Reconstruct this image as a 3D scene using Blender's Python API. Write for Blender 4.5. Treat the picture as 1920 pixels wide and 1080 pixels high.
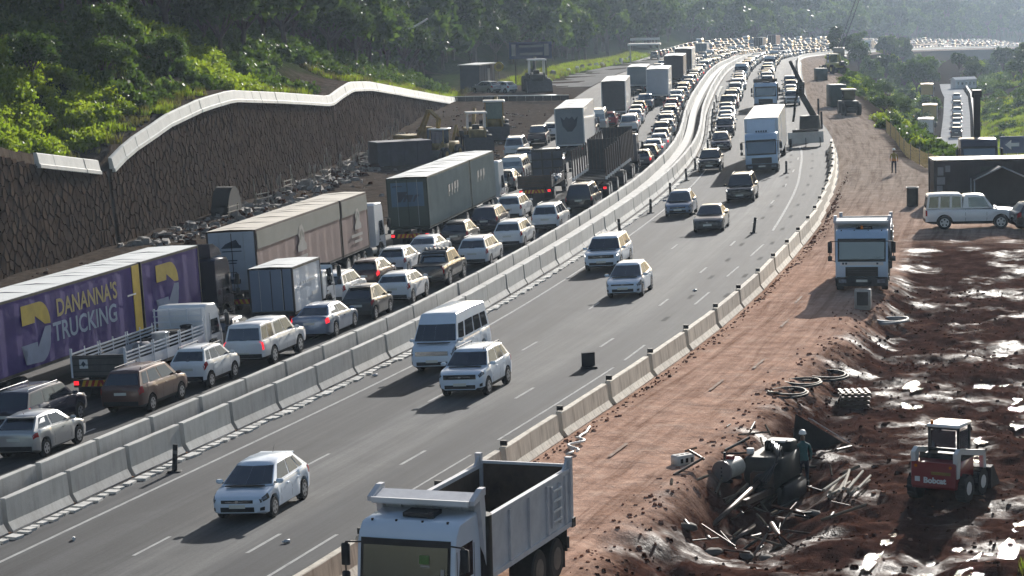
import bpy, bmesh, math, random
from mathutils import Vector, Matrix

for _o in list(bpy.data.objects):
    bpy.data.objects.remove(_o)
SC = bpy.context.scene
COL = SC.collection
rnd = random.Random(7)
PI = math.pi

# ------------------------------------------------------------------ camera, light, exposure
FPX = 4800.0                       # focal length in pixels of a 1920 wide frame
CAMH = 16.13
PITCH = math.atan((540 + 65) / FPX)
ROLL = math.radians(1.4)
cam_d = bpy.data.cameras.new('camera')
cam = bpy.data.objects.new('camera', cam_d)
COL.objects.link(cam)
cam_d.sensor_width = 36.0
cam_d.lens = FPX / 1920 * 36.0
cam_d.clip_start = 1.0
cam_d.clip_end = 12000
cam.matrix_world = (Matrix.Translation((0, 0, CAMH)) @ Matrix.Rotation(PI / 2 - PITCH, 4, 'X')
                    @ Matrix.Rotation(-ROLL, 4, 'Z'))
SC.camera = cam

HAZE_DENSITY = .00010
SUN_EL = math.radians(18.5)
SUN_AZ = math.radians(17)          # measured from +Y towards +X
world = bpy.data.worlds.new('World')
SC.world = world
world.use_nodes = True
wn = world.node_tree
wn.nodes.clear()
w_out = wn.nodes.new('ShaderNodeOutputWorld')
w_bg = wn.nodes.new('ShaderNodeBackground')
w_sky = wn.nodes.new('ShaderNodeTexSky')
w_sky.sky_type = 'NISHITA'
w_sky.sun_disc = False
w_sky.sun_elevation = SUN_EL
w_sky.sun_rotation = SUN_AZ
w_sky.air_density = 1.0
w_sky.dust_density = 1.5
w_bg.inputs['Strength'].default_value = 0.068
wn.links.new(w_sky.outputs[0], w_bg.inputs[0])
wn.links.new(w_bg.outputs[0], w_out.inputs[0])

sun_d = bpy.data.lights.new('sun', 'SUN')
sun_d.energy = 5.0
sun_d.angle = math.radians(0.55)
sun_d.color = (1.0, 0.96, 0.90)
sun = bpy.data.objects.new('sun', sun_d)
COL.objects.link(sun)
sdir = Vector((math.sin(SUN_AZ) * math.cos(SUN_EL), math.cos(SUN_AZ) * math.cos(SUN_EL), math.sin(SUN_EL)))
sun.rotation_euler = (-sdir).to_track_quat('-Z', 'Y').to_euler()
sun.location = (150, 500, 300)

SC.view_settings.view_transform = 'Standard'
SC.view_settings.look = 'None'
SC.view_settings.gamma = 1.0
SC.view_settings.use_curve_mapping = False
SC.view_settings.exposure = 0.82
SC.cycles.max_bounces = 6
SC.cycles.diffuse_bounces = 3
SC.cycles.glossy_bounces = 3
SC.cycles.transmission_bounces = 4
SC.cycles.volume_bounces = 0
SC.cycles.use_denoising = True
SC.cycles.sample_clamp_indirect = 6.0
SC.cycles.caustics_reflective = False
SC.cycles.caustics_refractive = False

# ------------------------------------------------------------------ road alignment
MY = [(-60, -57), (0, -38), (40, -25.4), (74, -14.75), (107, -4.75), (130, 0.9), (160, 7.1), (187, 11.9), (222, 16.6),
      (274, 21.3), (315, 25.5), (383, 32.9), (448, 40.4), (551, 52.3), (646, 66.5), (788, 95), (977, 141), (1217, 207),
      (1427, 280), (2000, 520), (3000, 1000)]


def M(y):
    P = MY
    if y <= P[0][0]:
        return P[0][1] + (y - P[0][0]) * .317
    if y >= P[-1][0]:
        return P[-1][1] + (y - P[-1][0]) * .48
    i = 0
    while y > P[i + 1][0]:
        i += 1

    def sl(k):
        if k <= 0:
            return (P[1][1] - P[0][1]) / (P[1][0] - P[0][0])
        if k >= len(P) - 1:
            return (P[-1][1] - P[-2][1]) / (P[-1][0] - P[-2][0])
        return (P[k + 1][1] - P[k - 1][1]) / (P[k + 1][0] - P[k - 1][0])
    y0, x0 = P[i]
    y1, x1 = P[i + 1]
    h = y1 - y0
    t = (y - y0) / h
    m0, m1 = sl(i) * h, sl(i + 1) * h
    return (2 * t**3 - 3 * t * t + 1) * x0 + (t**3 - 2 * t * t + t) * m0 + (-2 * t**3 + 3 * t * t) * x1 + (t**3 - t * t) * m1


def MS(y):
    return (M(y + 1) - M(y - 1)) / 2


def sm(a, b, t):
    t = max(0., min(1., (t - a) / (b - a)))
    return t * t * (3 - 2 * t)


def pl(pts, t):
    """piecewise linear"""
    if t <= pts[0][0]:
        return pts[0][1]
    for (a, va), (b, vb) in zip(pts, pts[1:]):
        if t <= b:
            return va + (vb - va) * (t - a) / (b - a)
    return pts[-1][1]


def P2(st, o):
    """station and offset (right positive) to plan position"""
    m = MS(st)
    k = 1 / math.sqrt(1 + m * m)
    return M(st) + o * k, st - o * m * k


def heading(st):
    return math.atan2(1.0, MS(st))     # angle of the road's forward direction from +X


def zb(y, sl=.027, y0=310, y1=430):
    if y < y0:
        return 0.
    if y < y1:
        return -sl * (y - y0)**2 / (2 * (y1 - y0))
    return -sl * ((y - y1) + (y1 - y0) / 2)


def roadz(st, o):
    x, y = P2(st, o)
    far = -.03 * max(0, x - 45) * sm(400, 520, y)
    bank = .045 * max(-20, min(13.5, o)) * (1 - sm(170, 330, st))
    far += .13 * max(0, min(28, -o)) * sm(520, 760, st)
    return zb(y) + far + bank


def roadn(st, o):
    """up vector of the road surface"""
    b = .045 * (1 - sm(170, 330, st))
    m = MS(st)
    k = 1 / math.sqrt(1 + m * m)
    g = (roadz(st + 4, o) - roadz(st - 4, o)) / 8
    v = Vector((k, -m * k, b)), Vector((m * k, k, g))
    return v[0].cross(v[1]).normalized()


WALLTOP = [(100, 7.0), (120, 7.3), (136, 7.1), (140.6, 6.2), (151.9, 4.8), (153.5, 4.9), (156.5, 5.7), (165.2, 6.9), (173, 7.5), (181, 7.7),
           (195.5, 6.8), (214.8, 5.5), (219, 5.8), (226.4, 6.2), (238, 5.7), (255.4, 4.4), (294.8, 1.3), (324.7, -0.9), (332, -1.3)]
WO = -30.6                        # offset of the retaining wall's foot


def hsh(ix, iy, s=0):
    n = (ix * 374761393 + iy * 668265263 + s * 974634777) & 0xffffffff
    n = ((n ^ (n >> 13)) * 1274126177) & 0xffffffff
    return ((n ^ (n >> 16)) & 0xffff) / 65535.0


def vn(x, y, s=0):
    """value noise -1..1"""
    ix, iy = math.floor(x), math.floor(y)
    fx, fy = x - ix, y - iy
    fx = fx * fx * (3 - 2 * fx)
    fy = fy * fy * (3 - 2 * fy)
    a, b, c, d = hsh(ix, iy, s), hsh(ix + 1, iy, s), hsh(ix, iy + 1, s), hsh(ix + 1, iy + 1, s)
    return 2 * ((a * (1 - fx) + b * fx) * (1 - fy) + (c * (1 - fx) + d * fx) * fy) - 1


def fbm(x, y, s=0, o=3):
    v, a = 0, 1
    for k in range(o):
        v += a * vn(x, y, s + k)
        x, y, a = x * 2.1, y * 2.1, a * .5
    return v


EDGE = [(-40, 60), (140, 60), (158, 44), (175, 26), (190, 18.0), (230, 15.6), (330, 14.6), (2500, 14.2)]


def floor_z(st):
    return min(-12.0 * sm(150, 260, st), roadz(st, 14) - 9)


def mud_z(st, o):
    """the trampled wet ground right of the haul road, lower than the road"""
    e = 18.1 + .5 * vn(st * .13, 3.3, 5)
    z = -.95 * sm(e, e + 2.2, o) + (.13 * fbm(st * .45, o * .45, 11) + .075 * fbm(st * 1.5, o * 2.0, 13)) * sm(e - .2, e + 2, o)
    z *= 1 - sm(118, 142, st)
    # pit with the drilling gear
    px = (st - 82.5) / 7.5
    po = (o - (20.6 + (82.5 - st) * .06)) / 2.0
    r = math.sqrt(px * px + po * po)
    z += -.5 * (1 - sm(.5, 1.15, r)) * (1 + .3 * fbm(st * .8, o * .8, 14))
    # grassed bank in the near corner
    bk = o - (28.3 + (st - 74) * .33)
    z += 1.5 * sm(0, 5, bk) * (1 - sm(84, 98, st))
    # round hole near the haul road
    d2 = math.hypot((st - 73.1) / 1.6, (o - 19.0) / 1.15)
    z += -.18 * (1 - sm(.6, 1.3, d2))
    return z


def groundz(st, o):
    if o > 12.6:
        z = roadz(st, min(o, 14))
        if st < 145:
            z += mud_z(st, o)
        if o > 14.5:
            z += .05 * fbm(st * .5, o * .8, 2) * sm(14, 16, o)
        e = pl(EDGE, st)
        if o > e:
            f = floor_z(st)
            t = sm(0, 19, o - e)
            z = z * (1 - t) + f * t
            z += .5 * fbm(st * .09, o * .09, 4) * t
            ro = ramp_off(st)
            if o > ro + 4:
                z += min(5.5, .26 * (o - ro - 4)) * sm(240, 300, st)
            if o > ro + 40:
                z += .1 * (o - ro - 40)
            # keep the ramp level
            k = 1 - sm(3.5, 7, abs(o - ro))
            z = z * (1 - k) + ramp_z(st) * k if 270 < st < 720 else z
        return z
    if o >= -17.5:
        return roadz(st, o) - .07
    zb_ = roadz(st, -17) + .08 * fbm(st * .3, o * .3, 6) * sm(-17.5, -19, o)
    if st < 345:
        if o > -20:
            return zb_
        z = zb_ + .25 * sm(-22, -30, o) + .25 * max(0, fbm(st * .2, o * .25, 9)) * sm(-20, -24, o)
        if o <= WO - 1.35:
            k = 1 - sm(326, 345, st)
            d = WO - 1.35 - o
            top = pl(WALLTOP, st) - .1
            sl = .30 + .12 * (1 - sm(130, 200, st))
            up = top + min(16, sl * d) * sm(0, 8, d) + .10 * min(d, 50) + .9 * fbm(st * .06, o * .06, 21) * sm(1, 12, d)
            if d > 45:
                up += .42 * (d - 45)
            z = up * k + (z + hill(st, o)) * (1 - k)
        return z
    return zb_ + hill(st, o)


def hill(st, o):
    s = -27 if st > 380 else -27 - 14 * (1 - sm(345, 400, st))
    d = s - o
    if d <= 0:
        return 0
    return .10 * min(d, 20) + max(0, d - 12) * .38 + 1.5 * fbm(st * .02, o * .03, 31) * sm(0, 25, d)


RAMP = [(270, 24.5), (300, 28), (383, 33.5), (513, 41.5), (690, 46), (760, 49)]


def ramp_off(st):
    return pl(RAMP, st)


def ramp_z(st):
    return pl([(270, -10.5), (320, -11.7), (383, -12), (513, -12), (690, -12.0), (760, -12.8)], st)


def clampz(z):
    return min(z, 95)


# ------------------------------------------------------------------ materials
MATS = {}


def lnk(nt, a, b):
    nt.links.new(a, b)


def mat(name, col, rough=.6, metal=0., var=.15, scale=4., bump=0., bscale=40., spec=.3, coat=0., col2=None, coords='Object', trans=0., emit=0.):
    """principled material with procedural tone variation and optional fine relief"""
    if name in MATS:
        return MATS[name]
    m = bpy.data.materials.new(name)
    m.use_nodes = True
    nt = m.node_tree
    b = nt.nodes['Principled BSDF']
    b.inputs['Roughness'].default_value = rough
    b.inputs['Metallic'].default_value = metal
    b.inputs['Specular IOR Level'].default_value = spec
    b.inputs['Coat Weight'].default_value = coat
    b.inputs['Coat Roughness'].default_value = .06
    tc = nt.nodes.new('ShaderNodeTexCoord')
    n = nt.nodes.new('ShaderNodeTexNoise')
    n.inputs['Scale'].default_value = scale
    n.inputs['Detail'].default_value = 5
    n.inputs['Roughness'].default_value = .65
    lnk(nt, tc.outputs[coords], n.inputs['Vector'])
    r = nt.nodes.new('ShaderNodeValToRGB')
    c2 = col2 or tuple(min(1, c * (1 + var)) for c in col)
    c1 = tuple(c * (1 - var) for c in col) if col2 is None else col
    r.color_ramp.elements[0].position = .32
    r.color_ramp.elements[1].position = .68
    r.color_ramp.elements[0].color = (*c1, 1)
    r.color_ramp.elements[1].color = (*c2, 1)
    lnk(nt, n.outputs['Fac'], r.inputs['Fac'])
    lnk(nt, r.outputs['Color'], b.inputs['Base Color'])
    if bump:
        n2 = nt.nodes.new('ShaderNodeTexNoise')
        n2.inputs['Scale'].default_value = bscale
        n2.inputs['Detail'].default_value = 4
        lnk(nt, tc.outputs[coords], n2.inputs['Vector'])
        bp = nt.nodes.new('ShaderNodeBump')
        bp.inputs['Strength'].default_value = bump
        bp.inputs['Distance'].default_value = .03
        lnk(nt, n2.outputs['Fac'], bp.inputs['Height'])
        lnk(nt, bp.outputs['Normal'], b.inputs['Normal'])
    if emit:
        b.inputs['Emission Color'].default_value = (*col, 1)
        b.inputs['Emission Strength'].default_value = emit
    MATS[name] = m
    return m


def paint(name, col, rough=.28, metal=0.):
    return mat('paint_' + name, col, rough, metal, .04, 1.2, coat=.6, spec=.5)


def glassmat(name, col, k):
    """tinted vehicle glass: a dark body with a steady share of mirror reflection"""
    m = mat(name, col, .6, 0, .2, 2, spec=0)
    nt = m.node_tree
    out = [n for n in nt.nodes if n.type == 'OUTPUT_MATERIAL'][0]
    g = nt.nodes.new('ShaderNodeBsdfGlossy')
    g.inputs['Roughness'].default_value = .06
    g.inputs['Color'].default_value = (.85, .92, 1, 1)
    x = nt.nodes.new('ShaderNodeMixShader')
    x.inputs[0].default_value = k
    lnk(nt, nt.nodes['Principled BSDF'].outputs[0], x.inputs[1])
    lnk(nt, g.outputs[0], x.inputs[2])
    lnk(nt, x.outputs[0], out.inputs[0])
    return m


GLASS = glassmat('dark_glass', (.010, .012, .016), .13)
GLASSB = glassmat('tinted_glass', (.03, .045, .06), .22)
RUBBER = mat('tyre_rubber', (.022, .022, .023), .85, 0, .25, 8)
BLACK = mat('black_plastic', (.018, .018, .019), .55, 0, .25, 6)
UNDER = mat('underbody', (.010, .010, .010), .9, 0, .2, 4)
ALLOY = mat('alloy_rim', (.42, .43, .45), .35, .7, .12, 6)
STEELRIM = mat('steel_rim', (.55, .55, .54), .45, .3, .12, 6)
CHROME = mat('chrome', (.6, .61, .63), .2, .9, .05, 4)
LAMPW = mat('headlight_glass', (.16, .18, .21), .08, 0, .5, 9, spec=.8)
LAMPLIT = mat('headlight_lit', (1.0, .97, .9), .1, 0, .02, 4, emit=1.6)
LAMPR = mat('tail_light', (.35, .012, .014), .12, 0, .1, 9)
LAMPRLIT = mat('brake_light_lit', (.9, .02, .03), .15, 0, .05, 9, emit=.9)
AMBER = mat('amber_lens', (.6, .16, .01), .2, 0, .1, 5)
PLATE = mat('number_plate', (.62, .62, .56), .4, 0, .05, 9)
STEEL = mat('dark_steel', (.05, .05, .052), .5, .5, .25, 5)
GALV = mat('galvanised_steel', (.38, .40, .42), .4, .6, .15, 3)
ORG = mat('orange', (.6, .12, .02), .5)
CHEVY = mat('chevron_yellow', (.62, .36, .02), .4, 0, .15, 4)
CHEVR = mat('chevron_red', (.38, .03, .02), .4, 0, .15, 4)
WHITE = paint('white', (.74, .75, .76))
CONC = mat('concrete', (.38, .37, .35), .8, 0, .16, 1.7, .25, 30)
CONCW = mat('concrete_pale', (.52, .51, .48), .8, 0, .14, 1.3, .2, 25)


# ------------------------------------------------------------------ mesh builder
class MB:
    def __init__(s):
        s.v, s.f, s.m, s.sm = [], [], [], []

    def face(s, pts, m, smooth=False):
        i = len(s.v)
        s.v += [tuple(p) for p in pts]
        s.f.append(tuple(range(i, i + len(pts))))
        s.m.append(m)
        s.sm.append(smooth)

    def mesh(s, verts, faces, m, smooth=False):
        i = len(s.v)
        s.v += [tuple(p) for p in verts]
        for k, f in enumerate(faces):
            s.f.append(tuple(a + i for a in f))
            s.m.append(m[k] if isinstance(m, list) else m)
            s.sm.append(smooth)

    def box(s, c, d, m, rz=0., ry=0., rx=0., tx=1., ty=1.):
        """centre, full sizes; tx, ty scale the top face"""
        hx, hy, hz = d[0] / 2, d[1] / 2, d[2] / 2
        vs = [Vector((sx * hx * (tx if sz > 0 else 1), sy * hy * (ty if sz > 0 else 1), sz * hz)) for sz in (-1, 1) for sx, sy in ((-1, -1), (1, -1), (1, 1), (-1, 1))]
        if rz or ry or rx:
            R = Matrix.Rotation(rz, 3, 'Z') @ Matrix.Rotation(ry, 3, 'Y') @ Matrix.Rotation(rx, 3, 'X')
            vs = [R @ v for v in vs]
        vs = [v + Vector(c) for v in vs]
        s.mesh(vs, [(3, 2, 1, 0), (4, 5, 6, 7), (0, 1, 5, 4), (1, 2, 6, 5), (2, 3, 7, 6), (3, 0, 4, 7)], m)

    def bbox(s, c, d, m, b=.03):
        """box with chamfered vertical and top edges"""
        hx, hy, hz = d[0] / 2, d[1] / 2, d[2] / 2
        rings = []
        for z, k in ((-hz, 0), (hz - b, 0), (hz, b)):
            x, y = hx - k, hy - k
            q = b
            rings.append([Vector((c[0] + px, c[1] + py, c[2] + z)) for px, py in ((-x + q, -y), (x - q, -y), (x, -y + q), (x, y - q), (x - q, y), (-x + q, y), (-x, y - q), (-x, -y + q))])
        s.loft(rings, m, True, True)

    def cyl(s, p0, p1, r0, r1=None, n=12, m=None, caps=True, smooth=True, mcap=None):
        p0, p1 = Vector(p0), Vector(p1)
        r1 = r0 if r1 is None else r1
        ax = (p1 - p0).normalized()
        a = ax.orthogonal().normalized()
        b = ax.cross(a)
        ring = lambda p, r: [p + (a * math.cos(2 * PI * k / n) + b * math.sin(2 * PI * k / n)) * r for k in range(n)]
        s.mesh(ring(p0, r0) + ring(p1, r1), [(k, (k + 1) % n, n + (k + 1) % n, n + k) for k in range(n)], m, smooth)
        if caps:
            s.face(ring(p0, r0)[::-1], mcap or m)
            s.face(ring(p1, r1), mcap or m)

    def tube(s, pts, r, m, n=6):
        for a, b in zip(pts, pts[1:]):
            s.cyl(a, b, r, r, n, m, True)

    def loft(s, rings, m, caps=True, smooth=False, msel=None, closed=True):
        n = len(rings[0])
        vs = [p for r in rings for p in r]
        fs, ms = [], []
        for i in range(len(rings) - 1):
            for k in range(n if closed else n - 1):
                fs.append((i * n + k, i * n + (k + 1) % n, (i + 1) * n + (k + 1) % n, (i + 1) * n + k))
                ms.append(msel(i, k) if msel else m)
        s.mesh(vs, fs, ms, smooth)
        if caps:
            s.face(rings[0][::-1], m)
            s.face(rings[-1], m)

    def prism(s, poly, y0, y1, m, axis='y', smooth=False):
        """polygon in (x, z) swept along y (or in (x, y) swept along z)"""
        if axis == 'y':
            A = [Vector((p[0], y0, p[1])) for p in poly]
            B = [Vector((p[0], y1, p[1])) for p in poly]
        elif axis == 'z':
            A = [Vector((p[0], p[1], y0)) for p in poly]
            B = [Vector((p[0], p[1], y1)) for p in poly]
        else:
            A = [Vector((y0, p[0], p[1])) for p in poly]
            B = [Vector((y1, p[0], p[1])) for p in poly]
        n = len(poly)
        s.mesh(A + B, [(k, (k + 1) % n, n + (k + 1) % n, n + k) for k in range(n)], m, smooth)
        s.face(A[::-1], m)
        s.face(B, m)

    def blob(s, c, r, m, n=8, k=5, jit=.15, sq=(1, 1, 1), seed=0):
        R = random.Random(seed)
        rings = []
        for i in range(1, k):
            a = PI * i / k
            rings.append([Vector((c[0] + sq[0] * r * math.sin(a) * math.cos(2 * PI * q / n) * (1 + R.uniform(-jit, jit)),
                                  c[1] + sq[1] * r * math.sin(a) * math.sin(2 * PI * q / n) * (1 + R.uniform(-jit, jit)),
                                  c[2] - sq[2] * r * math.cos(a) * (1 + R.uniform(-jit, jit)))) for q in range(n)])
        s.loft(rings, m, True, True)

    def add(s, o):
        i = len(s.v)
        s.v += o.v
        s.f += [tuple(a + i for a in f) for f in o.f]
        s.m += o.m
        s.sm += o.sm

    def xf(s, mtx):
        s.v = [tuple(mtx @ Vector(p)) for p in s.v]
        return s

    def data(s, name, ang=None, fix=True):
        me = bpy.data.meshes.new(name)
        me.from_pydata(s.v, [], s.f)
        ms = []
        ix = {}
        for m in s.m:
            if m.name not in ix:
                ix[m.name] = len(ms)
                ms.append(m)
        for m in ms:
            me.materials.append(m)
        me.polygons.foreach_set('material_index', [ix[m.name] for m in s.m])
        me.polygons.foreach_set('use_smooth', s.sm if ang is None else [True] * len(s.f))
        if fix:
            b = bmesh.new()
            b.from_mesh(me)
            bmesh.ops.remove_doubles(b, verts=b.verts, dist=.0004)
            bmesh.ops.recalc_face_normals(b, faces=b.faces)
            b.to_mesh(me)
            b.free()
        if ang is not None:
            me.set_sharp_from_angle(angle=math.radians(ang))
        me.update()
        return me

    def obj(s, name, parent=None, ang=None, fix=True):
        o = bpy.data.objects.new(name, s.data(name, ang, fix))
        COL.objects.link(o)
        if parent is not None:
            o.parent = parent
        return o


def link(name, me, parent=None):
    o = bpy.data.objects.new(name, me)
    COL.objects.link(o)
    if parent is not None:
        o.parent = parent
    return o


def tag(o, label=None, cat=None, group=None, kind=None):
    if label:
        o['label'] = label
    if cat:
        o['category'] = cat
    if group:
        o['group'] = group
    if kind:
        o['kind'] = kind
    return o


def empty(name, label, cat, group=None, mw=None):
    o = bpy.data.objects.new(name, None)
    COL.objects.link(o)
    o.empty_display_size = .3
    tag(o, label, cat, group)
    if mw is not None:
        o.matrix_world = mw
    return o


def dup(root, mw, label=None, group=None):
    r = root.copy()
    COL.objects.link(r)
    r.matrix_world = mw
    if label:
        r['label'] = label
    if group:
        r['group'] = group
    for ch in list(root.children):
        c = ch.copy()
        COL.objects.link(c)
        c.parent = r
        for g in list(ch.children):
            d = g.copy()
            COL.objects.link(d)
            d.parent = c
    return r


def frame_at(st, o, direction=1, zoff=0., yaw=0., onground=False, level=False):
    """matrix of something standing on the road: +X along (or against) the traffic, Z up from the surface"""
    x, y = P2(st, o)
    z = groundz(st, o) if onground else roadz(st, o)
    h = heading(st) + yaw + (PI if direction < 0 else 0)
    up = Vector((0, 0, 1)) if (onground or level) else roadn(st, o)
    f = Vector((math.cos(h), math.sin(h), 0))
    l = up.cross(f).normalized()
    f = l.cross(up).normalized()
    m = Matrix((f, l, up)).transposed().to_4x4()
    m.translation = Vector((x, y, z + zoff))
    return m


def sheet(name, sts, offs, dz, m, uv=True, zf=None, kind='structure', parent=None):
    """a strip of ground in station / offset space"""
    V, F, UV = [], [], []
    for st in sts:
        for o in offs:
            x, y = P2(st, o)
            V.append((x, y, (zf(st, o) if zf else roadz(st, o)) + dz))
            UV.append((o, st))
    n = len(offs)
    for i in range(len(sts) - 1):
        for k in range(n - 1):
            F.append((i * n + k, i * n + k + 1, (i + 1) * n + k + 1, (i + 1) * n + k))
    me = bpy.data.meshes.new(name)
    me.from_pydata(V, [], F)
    me.materials.append(m)
    if uv:
        l = me.uv_layers.new(name='UVMap')
        idx = [0] * len(me.loops)
        me.loops.foreach_get('vertex_index', idx)
        l.data.foreach_set('uv', [c for i in idx for c in UV[i]])
    me.polygons.foreach_set('use_smooth', [True] * len(F))
    o = link(name, me, parent)
    if kind:
        o['kind'] = kind
    return o


def frange(a, b, n):
    return [a + (b - a) * k / n for k in range(n + 1)]
# ------------------------------------------------------------------ ground materials driven by the road's own coordinates
def uvmat(name):
    m = bpy.data.materials.new(name)
    m.use_nodes = True
    nt = m.node_tree
    b = nt.nodes['Principled BSDF']
    uv = nt.nodes.new('ShaderNodeUVMap')
    sx = nt.nodes.new('ShaderNodeSeparateXYZ')
    lnk(nt, uv.outputs[0], sx.inputs[0])
    return m, nt, b, uv, sx


def n_noise(nt, vec, scale, detail=4, rough=.6, stretch=None, dist=0.):
    if stretch:
        mp = nt.nodes.new('ShaderNodeMapping')
        mp.inputs['Scale'].default_value = stretch
        lnk(nt, vec, mp.inputs['Vector'])
        vec = mp.outputs[0]
    n = nt.nodes.new('ShaderNodeTexNoise')
    n.inputs['Scale'].default_value = scale
    n.inputs['Detail'].default_value = detail
    n.inputs['Roughness'].default_value = rough
    n.inputs['Distortion'].default_value = dist
    lnk(nt, vec, n.inputs['Vector'])
    return n.outputs['Fac']


def n_math(nt, op, a, b=None, clamp=False):
    n = nt.nodes.new('ShaderNodeMath')
    n.operation = op
    n.use_clamp = clamp
    for i, x in enumerate((a, b)):
        if x is None:
            continue
        if isinstance(x, (int, float)):
            n.inputs[i].default_value = x
        else:
            lnk(nt, x, n.inputs[i])
    return n.outputs[0]


def n_range(nt, v, a, b, c=0., d=1.):
    n = nt.nodes.new('ShaderNodeMapRange')
    n.interpolation_type = 'SMOOTHSTEP'
    n.inputs[1].default_value = a
    n.inputs[2].default_value = b
    n.inputs[3].default_value = c
    n.inputs[4].default_value = d
    lnk(nt, v, n.inputs[0])
    return n.outputs[0]


def n_mix(nt, f, a, b, blend='MIX'):
    n = nt.nodes.new('ShaderNodeMix')
    n.data_type = 'RGBA'
    n.blend_type = blend
    for i, x in ((0, f), (6, a), (7, b)):
        if isinstance(x, (int, float)):
            n.inputs[i].default_value = x
        elif isinstance(x, tuple):
            n.inputs[i].default_value = (*x, 1)
        else:
            lnk(nt, x, n.inputs[i])
    return n.outputs[2]


def n_ramp(nt, f, stops):
    r = nt.nodes.new('ShaderNodeValToRGB')
    e = r.color_ramp.elements
    while len(e) < len(stops):
        e.new(.5)
    for q, (p, c) in zip(e, stops):
        q.position = p
        q.color = (*c, 1)
    lnk(nt, f, r.inputs['Fac'])
    return r.outputs['Color']


def n_bump(nt, h, b, strength, dist):
    n = nt.nodes.new('ShaderNodeBump')
    n.inputs['Strength'].default_value = strength
    n.inputs['Distance'].default_value = dist
    lnk(nt, h, n.inputs['Height'])
    lnk(nt, n.outputs[0], b.inputs['Normal'])


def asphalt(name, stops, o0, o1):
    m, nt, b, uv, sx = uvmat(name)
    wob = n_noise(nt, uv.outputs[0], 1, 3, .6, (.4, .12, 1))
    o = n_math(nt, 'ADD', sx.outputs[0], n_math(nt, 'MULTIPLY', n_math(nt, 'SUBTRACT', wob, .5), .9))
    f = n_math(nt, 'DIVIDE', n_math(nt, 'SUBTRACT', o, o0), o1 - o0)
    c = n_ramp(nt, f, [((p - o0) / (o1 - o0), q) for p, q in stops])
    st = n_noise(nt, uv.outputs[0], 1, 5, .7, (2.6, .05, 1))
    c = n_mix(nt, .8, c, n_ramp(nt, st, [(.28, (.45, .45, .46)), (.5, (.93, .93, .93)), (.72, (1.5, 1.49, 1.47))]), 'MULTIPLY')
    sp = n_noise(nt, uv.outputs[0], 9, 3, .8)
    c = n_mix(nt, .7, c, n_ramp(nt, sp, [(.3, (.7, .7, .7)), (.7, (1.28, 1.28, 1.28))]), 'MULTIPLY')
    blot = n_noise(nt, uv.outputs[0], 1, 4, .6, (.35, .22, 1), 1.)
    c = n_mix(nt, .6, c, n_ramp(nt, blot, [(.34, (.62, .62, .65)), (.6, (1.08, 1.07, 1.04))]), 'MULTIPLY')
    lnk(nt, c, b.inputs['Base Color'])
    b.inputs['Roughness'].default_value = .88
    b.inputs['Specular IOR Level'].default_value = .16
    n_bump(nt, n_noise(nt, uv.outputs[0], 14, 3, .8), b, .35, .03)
    return m


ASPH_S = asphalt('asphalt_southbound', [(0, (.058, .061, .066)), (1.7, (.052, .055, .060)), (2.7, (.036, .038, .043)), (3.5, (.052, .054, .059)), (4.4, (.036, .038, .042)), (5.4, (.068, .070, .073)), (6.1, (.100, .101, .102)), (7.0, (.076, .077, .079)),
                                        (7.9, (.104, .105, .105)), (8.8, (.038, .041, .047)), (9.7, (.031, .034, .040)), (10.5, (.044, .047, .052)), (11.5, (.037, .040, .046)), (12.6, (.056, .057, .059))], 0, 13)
ASPH_N = asphalt('asphalt_northbound', [(-17, (.07, .064, .058)), (-13, (.052, .051, .052)), (-9, (.055, .055, .057)), (-5, (.06, .06, .062)), (-2, (.075, .075, .075))], -17, 0)

sts_road = frange(30, 360, 165) + frange(364, 1500, 142)[0:] + frange(1520, 2600, 36)
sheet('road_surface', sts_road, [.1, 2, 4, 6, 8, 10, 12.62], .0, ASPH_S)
sheet('road_surface', sts_road, [-16.8, -14, -11, -8, -5, -2.3], .0, ASPH_N)

# worn road paint
RP, nt_, b_, uv_, sx_ = uvmat('road_paint')
c_ = n_noise(nt_, uv_.outputs[0], 1, 5, .75, (9, 1.6, 1))
lnk(nt_, n_ramp(nt_, c_, [(.34, (.16, .16, .16)), (.46, (.34, .34, .33)), (.7, (.46, .46, .445))]), b_.inputs['Base Color'])
b_.inputs['Roughness'].default_value = .9
b_.inputs['Specular IOR Level'].default_value = .1
DARKP, nt_, b_, uv_, sx_ = uvmat('blacked_out_paint')
lnk(nt_, n_ramp(nt_, n_noise(nt_, uv_.outputs[0], 3, 3), [(.3, (.022, .022, .024)), (.7, (.036, .036, .038))]), b_.inputs['Base Color'])
b_.inputs['Roughness'].default_value = .95
b_.inputs['Specular IOR Level'].default_value = .06


def strip(name, st0, st1, o0, o1, w, m, dz=.005, n=None):
    n = n or max(2, int((st1 - st0) / 3))
    V, F, UV = [], [], []
    for k in range(n + 1):
        st = st0 + (st1 - st0) * k / n
        o = o0 + (o1 - o0) * k / n
        for q in (-w / 2, w / 2):
            x, y = P2(st, o + q)
            V.append((x, y, roadz(st, o + q) + dz))
            UV.append((o + q, st))
        if k:
            F.append((2 * k - 2, 2 * k - 1, 2 * k + 1, 2 * k))
    return V, F, UV


def strips(name, L, m, dz=.005):
    V, F, UV = [], [], []
    for a in L:
        v, f, u = strip(name, *a, m, dz)
        F += [tuple(i + len(V) for i in q) for q in f]
        V += v
        UV += u
    me = bpy.data.meshes.new(name)
    me.from_pydata(V, [], F)
    me.materials.append(m)
    l = me.uv_layers.new(name='UVMap')
    for lp in me.loops:
        l.data[lp.index].uv = UV[lp.vertex_index]
    o = link(name, me)
    o['kind'] = 'structure'
    return o


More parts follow.
